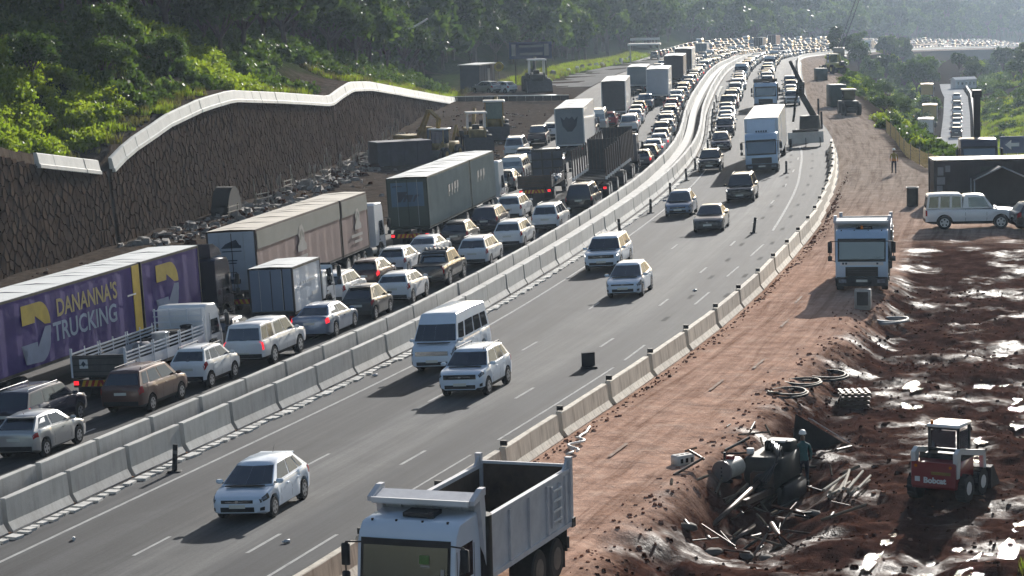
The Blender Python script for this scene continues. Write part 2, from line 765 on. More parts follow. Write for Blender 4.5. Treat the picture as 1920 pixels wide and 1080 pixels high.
strips('edge_line', [(40, 230, 1.72, 1.72, .13), (230, 700, 1.72, 1.5, .14)], RP)
strips('lane_line', [(st, st + 2.3, 5.4, 5.4, .11) for st in [46.7 + 12 * k for k in range(40)]], RP)
strips('lane_line', [(st, st + 2.3, 8.65, 8.65, .12) for st in [47 + 12 * k for k in range(18)]], RP)
strips('edge_line', [(40, 73.2, 10.4, 10.4, .11), (77, 84.5, 10.45, 10.5, .09), (87, 101.6, 10.6, 10.6, .10), (103.3, 107.2, 10.6, 10.5, .11), (119, 123.2, 10.3, 10.3, .11),
                      (129, 133, 10.3, 10.35, .1), (137.5, 143, 10.42, 10.5, .11), (150, 170, 10.3, 9.75, .15), (170, 192, 9.75, 9.15, .15), (192, 214, 9.15, 8.75, .16),
                      (300, 700, 9.6, 9.8, .14)], RP)
strips('lane_line', [(st, st + 2.3, -5.9 + 1.2 * sm(120, 200, st), -5.9 + 1.2 * sm(120, 200, st), .12) for st in [40 + 12 * k for k in range(45)]], RP)
strips('lane_line', [(st, st + 2.3, -10.3 + 1.6 * sm(120, 200, st), -10.3 + 1.6 * sm(120, 200, st), .12) for st in [40 + 12 * k for k in range(45)]], RP)
strips('blacked_out_marking', [(st, st + 1.3, o - (st - 116) * .019, o - (st - 116) * .019, .2) for st in [114 + 7.2 * k for k in range(14)] for o in (9.75, 11.45)], DARKP, .006)

# broken concrete edge beside the median barrier
R = random.Random(3)
kb = MB()
st = 50.
while st < 330:
    w = R.uniform(.22, .42)
    l = R.uniform(.18, .45)
    x, y = P2(st, .36 + w / 2)
    kb.box((x, y, roadz(st, .4) + .03), (w, l, .09 + R.uniform(0, .04)), CONCW, rz=heading(st) - PI / 2 + R.uniform(-.15, .15))
    st += l + R.uniform(.04, .3)
o = kb.obj('kerb', fix=False)
o['kind'] = 'structure'

# ------------------------------------------------------------------ terrain sheets
def earth():
    m, nt, b, uv, sx = uvmat('hillside_earth')
    big = n_noise(nt, uv.outputs[0], .09, 6, .65)
    fine = n_noise(nt, uv.outputs[0], 1.3, 5, .7)
    soil = n_ramp(nt, fine, [(.3, (.045, .036, .030)), (.55, (.085, .068, .055)), (.75, (.14, .115, .095))])
    green = n_ramp(nt, fine, [(.3, (.014, .024, .008)), (.7, (.040, .060, .018))])
    hillm = n_range(nt, n_math(nt, 'ADD', sx.outputs[0], n_math(nt, 'MULTIPLY', n_math(nt, 'SUBTRACT', big, .5), 18)), -38, -32, 1., 0.)
    veg = n_math(nt, 'MULTIPLY', hillm, n_range(nt, big, .34, .5))
    far = n_range(nt, sx.outputs[1], 345, 420)
    veg2 = n_math(nt, 'MULTIPLY', far, n_range(nt, sx.outputs[0], -24, -20, 1., 0.))
    veg = n_math(nt, 'MAXIMUM', veg, n_math(nt, 'MULTIPLY', veg2, .85))
    lnk(nt, n_mix(nt, veg, soil, green), b.inputs['Base Color'])
    b.inputs['Roughness'].default_value = .95
    b.inputs['Specular IOR Level'].default_value = 0
    n_bump(nt, n_noise(nt, uv.outputs[0], 2.2, 6, .7), b, .9, .25)
    return m


def dirt():
    """compacted reddish haul road, dark wet mud beside it, scrub in the valley"""
    m, nt, b, uv, sx = uvmat('site_earth')
    big = n_noise(nt, uv.outputs[0], .12, 5, .6)
    med = n_noise(nt, uv.outputs[0], .9, 6, .7)
    trk = n_noise(nt, uv.outputs[0], 1, 5, .65, (2.4, .10, 1), .6)
    red = n_ramp(nt, med, [(.28, (.31, .19, .138)), (.52, (.45, .295, .225)), (.75, (.55, .40, .315))])
    grey = n_ramp(nt, med, [(.3, (.25, .20, .165)), (.7, (.40, .335, .285))])
    dry = n_mix(nt, n_range(nt, sx.outputs[1], 120, 185), red, grey)
    dry = n_mix(nt, .75, dry, n_ramp(nt, trk, [(.32, (.50, .45, .41)), (.5, (.95, .95, .95)), (.7, (1.28, 1.26, 1.24))]), 'MULTIPLY')
    mud = n_ramp(nt, med, [(.3, (.020, .010, .008)), (.55, (.058, .029, .022)), (.78, (.14, .078, .057))])
    scrub = n_ramp(nt, med, [(.3, (.022, .018, .015)), (.7, (.055, .043, .036))])
    on = n_math(nt, 'ADD', sx.outputs[0], n_math(nt, 'MULTIPLY', n_math(nt, 'SUBTRACT', n_noise(nt, uv.outputs[0], .5, 5, .7), .5), 3.6))
    mudm = n_math(nt, 'MULTIPLY', n_range(nt, on, 17.7, 19.4), n_range(nt, sx.outputs[1], 138, 152, 1., 0.))
    edge = n_range(nt, sx.outputs[1], 150, 205, 60., 15.2)
    valm = n_range(nt, n_math(nt, 'SUBTRACT', on, edge), 0, 2.5)
    c = n_mix(nt, mudm, dry, mud)
    c = n_mix(nt, valm, c, scrub)
    lnk(nt, c, b.inputs['Base Color'])
    wet = n_math(nt, 'MULTIPLY', mudm, n_range(nt, n_noise(nt, uv.outputs[0], .35, 5, .6), .50, .66))
    r = nt.nodes.new('ShaderNodeMapRange')
    lnk(nt, wet, r.inputs[0])
    r.inputs[3].default_value = .92
    r.inputs[4].default_value = .5
    lnk(nt, r.outputs[0], b.inputs['Roughness'])
    s = nt.nodes.new('ShaderNodeMapRange')
    lnk(nt, wet, s.inputs[0])
    s.inputs[3].default_value = .0
    s.inputs[4].default_value = .07
    lnk(nt, s.outputs[0], b.inputs['Specular IOR Level'])
    h = n_math(nt, 'ADD', n_noise(nt, uv.outputs[0], 1, 6, .72, (1.3, .9, 1)), n_math(nt, 'MULTIPLY', trk, .5))
    n_bump(nt, h, b, .85, .16)
    return m


EARTH = earth()
DIRT = dirt()
sheet('hillside', frange(20, 345, 130) + frange(349, 420, 18) + frange(430, 1000, 38) + frange(1030, 3000, 40)[0:],
      [-700, -500, -380, -300, -240, -200, -170, -145, -125, -110, -98, -88, -80, -73, -67, -62, -57, -53, -49, -46, -43, -40, -38, -36, -34.5, -33.2, -32.5, -32.0,
       -30.75, -29.5, -28, -26.5, -25, -23.5, -22, -20.5, -19, -18, -17.4, -16.6], 0, EARTH, zf=lambda s, o: min(110, groundz(s, o)))
near_sts = frange(40, 62, 22) + frange(62.2, 142, 400)[0:]
near_offs = frange(12.55, 17.2, 10) + frange(17.35, 31, 92) + frange(31.4, 46, 30)
sheet('site_ground', near_sts, near_offs, 0, DIRT, zf=groundz)
sheet('site_ground', frange(140, 300, 80) + frange(304, 760, 90) + frange(775, 2200, 60),
      frange(12.55, 17.2, 6) + frange(18, 50, 32) + [53, 57, 62, 68, 76, 86, 100, 120, 150, 190, 240, 320, 420], -.012, DIRT, zf=groundz)
sheet('earth_base', [30, 60, 100, 180, 300, 500, 900, 1500, 2200], [-17, -8, 0, 8, 13.5], -.25, DIRT)

# old lane dashes that still show through the dust on the haul road
DUSTP, nt_, b_, uv_, sx_ = uvmat('dusty_paint')
lnk(nt_, n_ramp(nt_, n_noise(nt_, uv_.outputs[0], 2.5, 4, .7), [(.35, (.22, .135, .10)), (.55, (.30, .22, .17)), (.75, (.42, .37, .32))]), b_.inputs['Base Color'])
b_.inputs['Roughness'].default_value = .95
b_.inputs['Specular IOR Level'].default_value = .06
V = []
L = [(st, st + 2.2, o, o, .12) for st, o in ((78.5, 14.9), (84.2, 15.2), (96.4, 15.6), (101.2, 16.2), (111.5, 15.4), (118.6, 15.0))]
ob = strips('faded_marking', L, DUSTP, .03)

# puddles
PUD = bpy.data.materials.new('muddy_water')
PUD.use_nodes = True
nt_ = PUD.node_tree
b_ = nt_.nodes['Principled BSDF']
b_.inputs['Base Color'].default_value = (.045, .028, .02, 1)
b_.inputs['Roughness'].default_value = .09
b_.inputs['Specular IOR Level'].default_value = .7
tc_ = nt_.nodes.new('ShaderNodeTexCoord')
n_bump(nt_, n_noise(nt_, tc_.outputs['Object'], 2.6, 5, .66), b_, .6, .2)
R = random.Random(11)


def puddle(st, o, a, b, z=.02, seed=0, n=26):
    """a pool with a ragged outline, flat and level, lying in the low ground"""
    x, y = P2(st, o)
    q_ = [groundz(st + dx * a, o + dy * b) for dx in (-.7, -.35, 0, .35, .7) for dy in (-.7, 0, .7)]
    zz = sum(q_) / len(q_)
    pts = []
    for k in range(n):
        t = 2 * PI * k / n
        r = 1 + .34 * vn(math.cos(t) * 2.1 + seed, math.sin(t) * 2.1, seed + 77) + .16 * vn(math.cos(t) * 6, math.sin(t) * 6 + seed, seed + 5)
        h = heading(st)
        u, w = math.cos(t) * a * r, math.sin(t) * b * r
        pts.append(Vector((x + u * math.cos(h) + w * math.sin(h), y + u * math.sin(h) - w * math.cos(h), zz + z)))
    c = Vector((x, y, zz + z))
    m = MB()
    for k in range(n):
        m.face([c, pts[k], pts[(k + 1) % n]], PUD)
    ob = m.obj('puddle', fix=True)
    ob['kind'] = 'structure'
    return ob


for i, (st, o, a, b) in enumerate([(92, 29.4, 3.4, 1.1), (88, 28.8, 2.6, .9), (84.5, 29.4, 2.2, .6), (97, 29.8, 2.6, .8), (101, 29.0, 1.8, .9), (104, 30.5, 1.8, 1.2), (76.4, 24.9, 1.4, .3),
                                   (73.8, 23.9, 1.4, .28), (72, 22.6, 1.0, .25), (78.4, 25.0, .8, .2), (70.6, 25.2, 1.2, .3), (74.5, 27.7, 2.3, .38), (77.6, 28.4, 1.6, .34), (71.4, 27.0, 1.2, .35),
                                   (99.5, 22.4, 1.1, .45), (103.2, 22.2, 1.4, .5), (96.5, 26.7, 1.0, .35), (93.2, 25.8, .8, .26), (107.5, 30.3, 1.2, .6),
                                   (110, 28.0, .9, .35), (90.3, 26.0, .9, .3), (94, 27.6, 1.4, .5), (81, 28.4, .8, .3), (89.8, 24.4, .5, .2), (112, 25.8, .5, .2), (99.4, 27.8, 1.4, .45), (69, 22.4, 1.1, .4)]):
    puddle(st, o, a * 1.1, b * .85, .012, i)

# standing water that shows only where the trampled ground dips below its level
V, F = [], []
ws, wo = frange(63, 112, 24), frange(24.2, 40, 8)
for st in ws:
    for o in wo:
        x, y = P2(st, o)
        V.append((x, y, -.492))
for i in range(len(ws) - 1):
    for k in range(len(wo) - 1):
        n = len(wo)
        F.append((i * n + k, i * n + k + 1, (i + 1) * n + k + 1, (i + 1) * n + k))
me = bpy.data.meshes.new('standing_water')
me.from_pydata(V, [], F)
me.materials.append(PUD)
link('standing_water', me)['kind'] = 'structure'

# clods and stones strewn over the mud and along the barrier: real lumps
CLOD = mat('mud_clod', (.055, .027, .019), .85, 0, .4, 3, .6, 9, spec=0)
CLODR = mat('red_earth_lump', (.24, .125, .088), .9, 0, .3, 3, .6, 9, spec=0)
STONE = mat('rubble_stone', (.22, .20, .18), .9, 0, .3, 3, .4, 9)


def lumps(name, n, f, mats, kind='stuff'):
    m = MB()
    for k in range(n):
        st, o, r = f(k)
        x, y = P2(st, o)
        z = groundz(st, o)
        q = R.choice(mats)
        nn = R.choice((4, 5, 6))
        a0 = R.uniform(0, 6)
        sq = R.uniform(.35, .8)
        el = R.uniform(.6, 1.5)
        lo = [(x + r * el * math.cos(a0 + 2 * PI * t / nn), y + r / el * math.sin(a0 + 2 * PI * t / nn), z - .05) for t in range(nn)]
        hi = [(x + .6 * r * el * math.cos(a0 + .4 + 2 * PI * t / nn), y + .6 * r / el * math.sin(a0 + .4 + 2 * PI * t / nn), z + r * sq * R.uniform(.7, 1.2)) for t in range(nn)]
        m.loft([lo, hi], q, False)
        m.face(hi, q)
    o = m.obj(name, fix=False)
    o['kind'] = kind
    return o


def mud_spot(k):
    while True:
        st, o = R.uniform(64, 128), R.uniform(18.6, 33)
        if math.hypot((st - 82.5) / 7, (o - 20.6) / 2.0) > 1:
            return st, o, R.choice((.03, .04, .05, .06, .07, .10)) * R.uniform(.7, 1.3)


lumps('mud_clods', 2600, mud_spot, [CLOD, CLOD, CLOD, CLODR])
def toe_spot(k):
    st = R.uniform(60, 214)
    return st, pl([(50, 12.55), (152, 12.55), (177, 11.9), (218, 11.1)], st) + .5 + abs(R.gauss(0, .22)), R.uniform(.02, .09)


lumps('earth_crumbs', 900, toe_spot, [CLODR, CLODR, CLOD])
lumps('earth_crumbs', 450, lambda k: (R.uniform(62, 125), R.gauss(18.2, .55), R.uniform(.02, .10)), [CLODR])
lumps('rubble', 1100, lambda k: (R.uniform(150, 250), R.uniform(-29.8, -26.2), R.choice((.1, .15, .2, .3, .45)) * R.uniform(.7, 1.3)), [STONE, CLOD, STONE])
lumps('rubble', 500, lambda k: (R.uniform(110, 290), R.uniform(-29.8, -17.5), R.choice((.08, .12, .2)) * R.uniform(.7, 1.3)), [STONE, CLOD])

# ------------------------------------------------------------------ concrete barriers: each precast unit is a thing
JP = [(-.31, 0), (-.31, .04), (-.165, .25), (-.105, .84), (-.085, .86), (.085, .86), (.105, .84), (.165, .25), (.31, .04), (.31, 0)]


def jersey(length, m, seed, hs=1.):
    mb = MB()
    R = random.Random(seed)
    n = 4
    rings = []
    for k in range(n + 1):
        x = -length / 2 + length * k / n
        rings.append([Vector((x, p[0] + R.uniform(-.006, .006), p[1] * hs + (R.uniform(-.006, .006) if p[1] > .1 else 0))) for p in JP])
    mb.loft(rings, m, True)
    return mb.data('barrier_unit')


def conc_stained(name, amt, col):
    m = mat(name, col, .85, 0, .12, 1.2, .25, 22)
    nt = m.node_tree
    b = nt.nodes['Principled BSDF']
    old = b.inputs['Base Color'].links[0].from_socket
    tc = [n for n in nt.nodes if n.type == 'TEX_COORD'][0]
    streak = n_noise(nt, tc.outputs['Object'], 1, 5, .7, (5, 5, .5))
    c = n_mix(nt, amt, old, n_ramp(nt, streak, [(.34, (.55, .50, .44)), (.5, (.95, .94, .92)), (.7, (1.2, 1.2, 1.18))]), 'MULTIPLY')
    oi = nt.nodes.new('ShaderNodeObjectInfo')
    c = n_mix(nt, 1., c, n_ramp(nt, oi.outputs['Random'], [(0, (.86, .86, .86)), (1, (1.14, 1.14, 1.12))]), 'MULTIPLY')
    lnk(nt, c, b.inputs['Base Color'])
    return m


BARC = conc_stained('barrier_concrete', .35, (.43, .425, .41))
BARS = conc_stained('barrier_concrete_stained', .8, (.50, .455, .39))
J4 = [jersey(3.92, BARC, k, 1.16) for k in range(4)]
J6 = [jersey(5.88, BARS, 10 + k, .95) for k in range(4)]
R = random.Random(5)


def unit(me, st, o, label, group):
    ob = link('concrete_barrier', me)
    ob.matrix_world = frame_at(st, o, 1, -.01, R.uniform(-.006, .006), level=True)
    tag(ob, label, 'barrier', group)
    return ob


st = 55.6
while st < 520:
    unit(R.choice(J4), st, -.3 + R.uniform(-.02, .02), 'grey concrete median barrier unit in the row beside the southbound lanes', 'median barrier units beside the southbound lanes')
    unit(R.choice(J4), st + 1.3, -2.05 + R.uniform(-.02, .02), 'grey concrete median barrier unit in the row beside the queued northbound lanes', 'median barrier units beside the northbound lanes')
    st += 4
# fill between the two rows
mb = MB()
for k in range(0, 120):
    s0 = 54 + k * 4
    a, b, c, d = [Vector((*P2(s, o), roadz(s, o) + .5)) for s, o in ((s0, -1.62), (s0, -.98), (s0 + 3.97, -.98), (s0 + 3.97, -1.62))]
    q = [a, b, c, d]
    lo = [p - Vector((0, 0, .5)) for p in q]
    mb.loft([lo, q], CONC, False)
    mb.face(q, CONC)
o = mb.obj('median_fill', fix=False)
o['kind'] = 'structure'


def roff(st):
    return pl([(50, 12.55), (152, 12.55), (177, 11.9), (218, 11.1), (224, 10.9)], st)


st, k = 54.3, 0
refl = MB()
refl.box((0, 0, .93), (.12, .2, .16), BLACK)
RME = refl.data('reflector')
while st < 214:
    ob = unit(R.choice(J6), st, roff(st), 'weathered concrete barrier unit with black marker between road and red haul road', 'barrier units along the haul road')
    m = MB()
    r = link('marker_block', RME, ob)
    r.location = (-2.75, 0, 0)
    st += 6
st = 300
while st < 520:
    unit(R.choice(J6), st, 10.55 - .0 * st, 'far pale concrete barrier unit on the outer edge of the southbound lanes', 'far outer barrier units')
    st += 6


def barrier_row(o, s0, s1, label=None):
    mb = MB()
    st = s0
    while st < s1:
        f0, f1 = frame_at(st, o, 1, 0, level=True), frame_at(st + 9.9, o, 1, 0, level=True)
        mb.loft([[f @ Vector((0, p[0] * 1.1, p[1])) for p in JP] for f in (f0, f1)], BARC, True)
        st += 10
    ob = mb.obj('distant_barriers', fix=False)
    ob['kind'] = 'stuff'


_e = lambda s: pl([(150, 12.6), (177, 12.15), (218, 11.4), (300, 10.95), (700, 10.95)], s)
V, F, UV = [], [], []
ss = frange(146, 700, 140)
for i, st in enumerate(ss):
    for k in range(4):
        o = _e(st) + .15 + (12.75 - _e(st) - .15) * k / 3 if _e(st) < 12.5 else 12.6 + .05 * k
        x, y = P2(st, o)
        V.append((x, y, roadz(st, o) + .016))
        UV.append((o, st))
    if i:
        for k in range(3):
            F.append((4 * i - 4 + k, 4 * i - 3 + k, 4 * i + 1 + k, 4 * i + k))
me = bpy.data.meshes.new('site_ground')
me.from_pydata(V, [], F)
me.materials.append(DIRT)
l = me.uv_layers.new(name='UVMap')
for lp in me.loops:
    l.data[lp.index].uv = UV[lp.vertex_index]
link('site_ground', me)['kind'] = 'structure'
sheet('road_surface', frange(540, 1500, 96), [-26, -21, -16.8], .0, ASPH_N)
barrier_row(-.3, 520, 1500)
barrier_row(-2.05, 520, 1500)
barrier_row(10.55, 520, 1500)

# ------------------------------------------------------------------ retaining wall with its stones and parapet panels
WST = mat('wall_stone', (.064, .047, .038), .9, 0, .25, .9, .35, 14, spec=0)
_nt = WST.node_tree
_b = _nt.nodes['Principled BSDF']
_oi = _nt.nodes.new('ShaderNodeObjectInfo')
_c = n_mix(_nt, 1., _b.inputs['Base Color'].links[0].from_socket, n_ramp(_nt, _oi.outputs['Random'], [(0, (.8, .8, .8)), (1, (1.2, 1.18, 1.15))]), 'MULTIPLY')
lnk(_nt, _c, _b.inputs['Base Color'])
WJT = mat('wall_joint', (.036, .027, .022), .95, 0, .3, 2)
wall = empty('retaining_wall', 'tall brown stone retaining wall curving along the foot of the slope', 'wall', None, Matrix.Translation((*P2(220, WO), roadz(220, -17))))
WINV = wall.matrix_world.inverted()


def wpt(st, h, d=0.):
    """point on the battered wall face: h metres above the foot, d proud of it"""
    x, y = P2(st, WO - .10 * h + d)
    return Vector((x, y, roadz(st, -17) - .4 + h))


def wtop(st):
    return pl(WALLTOP, st) - roadz(st, -17) + .4 - .75


mb = MB()
ss = frange(108, 331, 223)
for a, b in zip(ss, ss[1:]):
    ta, tb_ = wtop(a), wtop(b)
    if ta < .2 or tb_ < .2:
        continue
    n = 4
    for i in range(n):
        mb.face([wpt(a, ta * i / n, -.12), wpt(b, tb_ * i / n, -.12), wpt(b, tb_ * (i + 1) / n, -.12), wpt(a, ta * (i + 1) / n, -.12)], WJT)
    mb.face([wpt(a, ta, -.12), wpt(b, tb_, -.12), wpt(b, tb_, -1.2), wpt(a, ta, -1.2)], WJT)
mb.v = [tuple(WINV @ Vector(p)) for p in mb.v]
mb.obj('mortar_face', wall, fix=True)

JOINTS = [152.6, 215.6, 296]
R = random.Random(21)
sites = []
du, dv = .54, .86
i = 0
s = 109.
while s < 329:
    t = wtop(s)
    j = 0
    h = .2 + (.5 * dv if i % 2 else 0)
    while h < t + .6:
        sites.append((s + R.uniform(-.2, .2) - .18 * h * 0, h + R.uniform(-.3, .3)))
        h += dv
    s += du * (1 + .15 * (s > 230))
    i += 1
grid = {}
for k, (a, b) in enumerate(sites):
    grid.setdefault((int(a // 1.5), int(b // 1.5)), []).append(k)


def clip(poly, px, py, nx, ny):
    out = []
    for (ax, ay), (bx, by) in zip(poly, poly[1:] + poly[:1]):
        da, db = (ax - px) * nx + (ay - py) * ny, (bx - px) * nx + (by - py) * ny
        if da <= 0:
            out.append((ax, ay))
        if da * db < 0:
            t = da / (da - db)
            out.append((ax + (bx - ax) * t, ay + (by - ay) * t))
    return out


stones = []
for k, (a, b) in enumerate(sites):
    poly = [(a - 1, b - 1.2), (a + 1, b - 1.2), (a + 1, b + 1.2), (a - 1, b + 1.2)]
    gx, gy = int(a // 1.5), int(b // 1.5)
    for q in [t for dx in (-1, 0, 1) for dy in (-1, 0, 1) for t in grid.get((gx + dx, gy + dy), ())]:
        if q != k:
            c, d = sites[q]
            poly = clip(poly, (a + c) / 2, (b + d) / 2, c - a, d - b)
            if len(poly) < 3:
                break
    t = wtop(a)
    poly = clip(poly, 0, t, 0, 1) if len(poly) >= 3 else poly
    poly = clip(poly, 0, 0, 0, -1) if len(poly) >= 3 else poly
    for jt in JOINTS:
        w = .32 if jt < 160 else .25
        if abs(a - jt) < 2 and len(poly) >= 3:
            poly = clip(poly, jt - w, 0, 1, 0) if a < jt else clip(poly, jt + w, 0, -1, 0)
    if len(poly) < 3:
        continue
    cx = sum(p[0] for p in poly) / len(poly)
    cy = sum(p[1] for p in poly) / len(poly)
    h = R.uniform(.0, .045)
    tl = R.uniform(-.12, .03)
    tv = R.uniform(-.05, .05)
    lo = [(cx + (p[0] - cx) * .985, cy + (p[1] - cy) * .985) for p in poly]
    hi = [(cx + (p[0] - cx) * .84, cy + (p[1] - cy) * .88) for p in poly]
    A = [WINV @ wpt(p[0], p[1], -.12) for p in lo]
    B = [WINV @ wpt(p[0], p[1], .0 + h + (p[0] - cx) * tl + (p[1] - cy) * tv) for p in hi]
    stones.append((math.hypot(*P2(cx, WO)), A, B))
stones.sort(key=lambda q: q[0])
vis = [q for q in stones]
rest = MB()
n_ind = 0
for d, A, B in vis:
    mb = MB()
    n = len(A)
    mb.loft([A, B], WST, False)
    mb.face(B, WST)
    if n_ind < 300 and d > 128:
        o = mb.obj('stone', wall, fix=True)
        n_ind += 1
    else:
        rest.add(mb)
o = rest.obj('stone', wall, fix=False)
o['kind'] = 'stuff'

PARA = mat('parapet_concrete', (.60, .59, .55), .75, 0, .1, 1.1, .15, 20)
s = 110.
while s < 327:
    e = s + (2.4 if s < 230 else 3.0)
    mid = (s + e) / 2
    if mid > 140.3 and min(abs(mid - j) for j in JOINTS) > 1.0 and wtop(mid) > .05:
        mb = MB()
        R2 = R.uniform(-.02, .02)
        rings = []
        for q in (s + .02, e - .02):
            t = wtop(q)
            rings.append([WINV @ wpt(q, t + z, d + R2) for d, z in ((-.12, -.18), (.26, -.18), (.26, .02), (.19, .06), (.11, .66), (.02, .70), (-.12, .70))])
        mb.loft(rings, PARA, True)
        mb.obj('parapet_panel', wall)
    s = e
# ------------------------------------------------------------------ vegetation
def leafmat(name, c1, c2, tr=.35):
    m = bpy.data.materials.new(name)
    m.use_nodes = True
    nt = m.node_tree
    nt.nodes.clear()
    out = nt.nodes.new('ShaderNodeOutputMaterial')
    d = nt.nodes.new('ShaderNodeBsdfPrincipled')
    d.inputs['Roughness'].default_value = .5
    d.inputs['Specular IOR Level'].default_value = .1
    t = nt.nodes.new('ShaderNodeBsdfTranslucent')
    mx = nt.nodes.new('ShaderNodeMixShader')
    mx.inputs[0].default_value = tr
    geo = nt.nodes.new('ShaderNodeNewGeometry')
    oi = nt.nodes.new('ShaderNodeObjectInfo')
    f = n_math(nt, 'ADD', n_math(nt, 'MULTIPLY', geo.outputs['Random Per Island'], .55), n_math(nt, 'MULTIPLY', oi.outputs['Random'], .45))
    c = n_ramp(nt, f, [(.1, c1), (.9, c2)])
    lnk(nt, c, d.inputs['Base Color'])
    c3 = n_mix(nt, 1., c, (1.25, 1.35, .6), 'MULTIPLY')
    lnk(nt, c3, t.inputs['Color'])
    lnk(nt, d.outputs[0], mx.inputs[1])
    lnk(nt, t.outputs[0], mx.inputs[2])
    lnk(nt, mx.outputs[0], out.inputs[0])
    return m


LEAFD = leafmat('leaf_dark', (.022, .038, .016), (.055, .085, .028), .3)
LEAFM = leafmat('leaf_mid', (.035, .065, .018), (.085, .125, .034), .4)
LEAFB = leafmat('leaf_bright', (.13, .19, .022), (.24, .28, .045), .5)
LEAFY = leafmat('leaf_dry', (.09, .085, .035), (.16, .14, .07), .35)
BARK = mat('bark', (.075, .060, .048), .9, 0, .3, 3, .6, 12)


def leaves(mb, m, n, clusters, size, R):
    for k in range(n):
        c, r = R.choice(clusters)
        while True:
            p = Vector((R.gauss(0, .5), R.gauss(0, .5), R.gauss(0, .5)))
            if p.length < 1.25:
                break
        p = Vector(c) + p * r
        s = size * R.uniform(.6, 1.4)
        a = Vector((R.gauss(0, 1), R.gauss(0, 1), R.gauss(0, .8))).normalized()
        b = a.orthogonal().normalized()
        b = (Matrix.Rotation(R.uniform(0, 6.3), 3, a) @ b)
        c2 = a.cross(b)
        mb.mesh([p - b * s * .5, p + c2 * s * .34, p + b * s * .6, p - c2 * s * .34], [(0, 1, 2, 3)], m)


def tree_meshes(seed, h, cr, n, size, leaf, flat=.7, trunkh=.4):
    """tapered trunk with limbs, and a crown of leaf clumps with gaps"""
    R = random.Random(seed)
    tk = MB()
    cl = []
    lean = Vector((R.uniform(-.06, .06), R.uniform(-.06, .06), 0)) * h
    tk.cyl((0, 0, -.4), lean * .5 + Vector((0, 0, h * trunkh)), h * .03, h * .02, 7, BARK)
    top = lean * .5 + Vector((0, 0, h * trunkh))
    for k in range(R.randint(9, 13)):
        a = 2 * PI * k * .381 + R.uniform(-.4, .4)
        u = R.uniform(.15, 1)
        e = Vector((math.cos(a) * cr * math.sqrt(u) * .85, math.sin(a) * cr * math.sqrt(u) * .85, h * (trunkh + .1) + (h * (.80 - trunkh)) * (1 - .75 * u) * R.uniform(.75, 1.1)))
        mid = top * .55 + e * .45 + Vector((0, 0, R.uniform(-.03, .05) * h))
        tk.cyl(top * .9, mid, h * .013, h * .009, 5, BARK, False)
        tk.cyl(mid, e, h * .009, h * .003, 5, BARK, False)
        cl.append((e, cr * R.uniform(.26, .46)))
        if R.random() < .7:
            e2 = e + Vector((R.uniform(-1, 1), R.uniform(-1, 1), R.uniform(-.5, .6))) * cr * .4
            cl.append((e2, cr * R.uniform(.18, .3)))
    cb = MB()
    leaves(cb, leaf, n, cl, size, R)
    return tk.data('trunk', fix=False), cb.data('crown', fix=False)


def bush_mesh(seed, r, n, size, leaf, hgt=.8):
    R = random.Random(seed)
    cl = [((R.uniform(-.6, .6) * r, R.uniform(-.6, .6) * r, r * hgt * R.uniform(.2, .75)), r * R.uniform(.3, .55)) for k in range(7)]
    mb = MB()
    leaves(mb, leaf, n, cl, size, R)
    return mb.data('bush', fix=False)


def grass_mesh(seed, leaf, n=40, h=.6, r=.5):
    R = random.Random(seed)
    mb = MB()
    for k in range(n):
        a, q = R.uniform(0, 6.3), r * math.sqrt(R.random())
        x, y = q * math.cos(a), q * math.sin(a)
        b = R.uniform(0, 6.3)
        w = .05
        hh = h * R.uniform(.5, 1.2)
        dx, dy = R.uniform(-.4, .4) * hh, R.uniform(-.4, .4) * hh
        mb.face([(x - w * math.cos(b), y - w * math.sin(b), 0), (x + w * math.cos(b), y + w * math.sin(b), 0), (x + dx, y + dy, hh)], leaf)
    return mb.data('grass_tuft', fix=False)


def proto_collection(name, meshes):
    c = bpy.data.collections.new(name)
    for k, me in enumerate(meshes):
        if isinstance(me, tuple):
            mb = bmesh.new()
            mats = []
            for q in me:
                b2 = len(mb.faces)
                mb.from_mesh(q)
                mb.faces.ensure_lookup_table()
                for f in mb.faces[b2:]:
                    f.material_index = len(mats)
                mats.append(q.materials[0])
            j = bpy.data.meshes.new(name + '_joined')
            mb.to_mesh(j)
            mb.free()
            for q in mats:
                j.materials.append(q)
            me = j
        o = bpy.data.objects.new('%s_source' % name, me)
        c.objects.link(o)
    return c


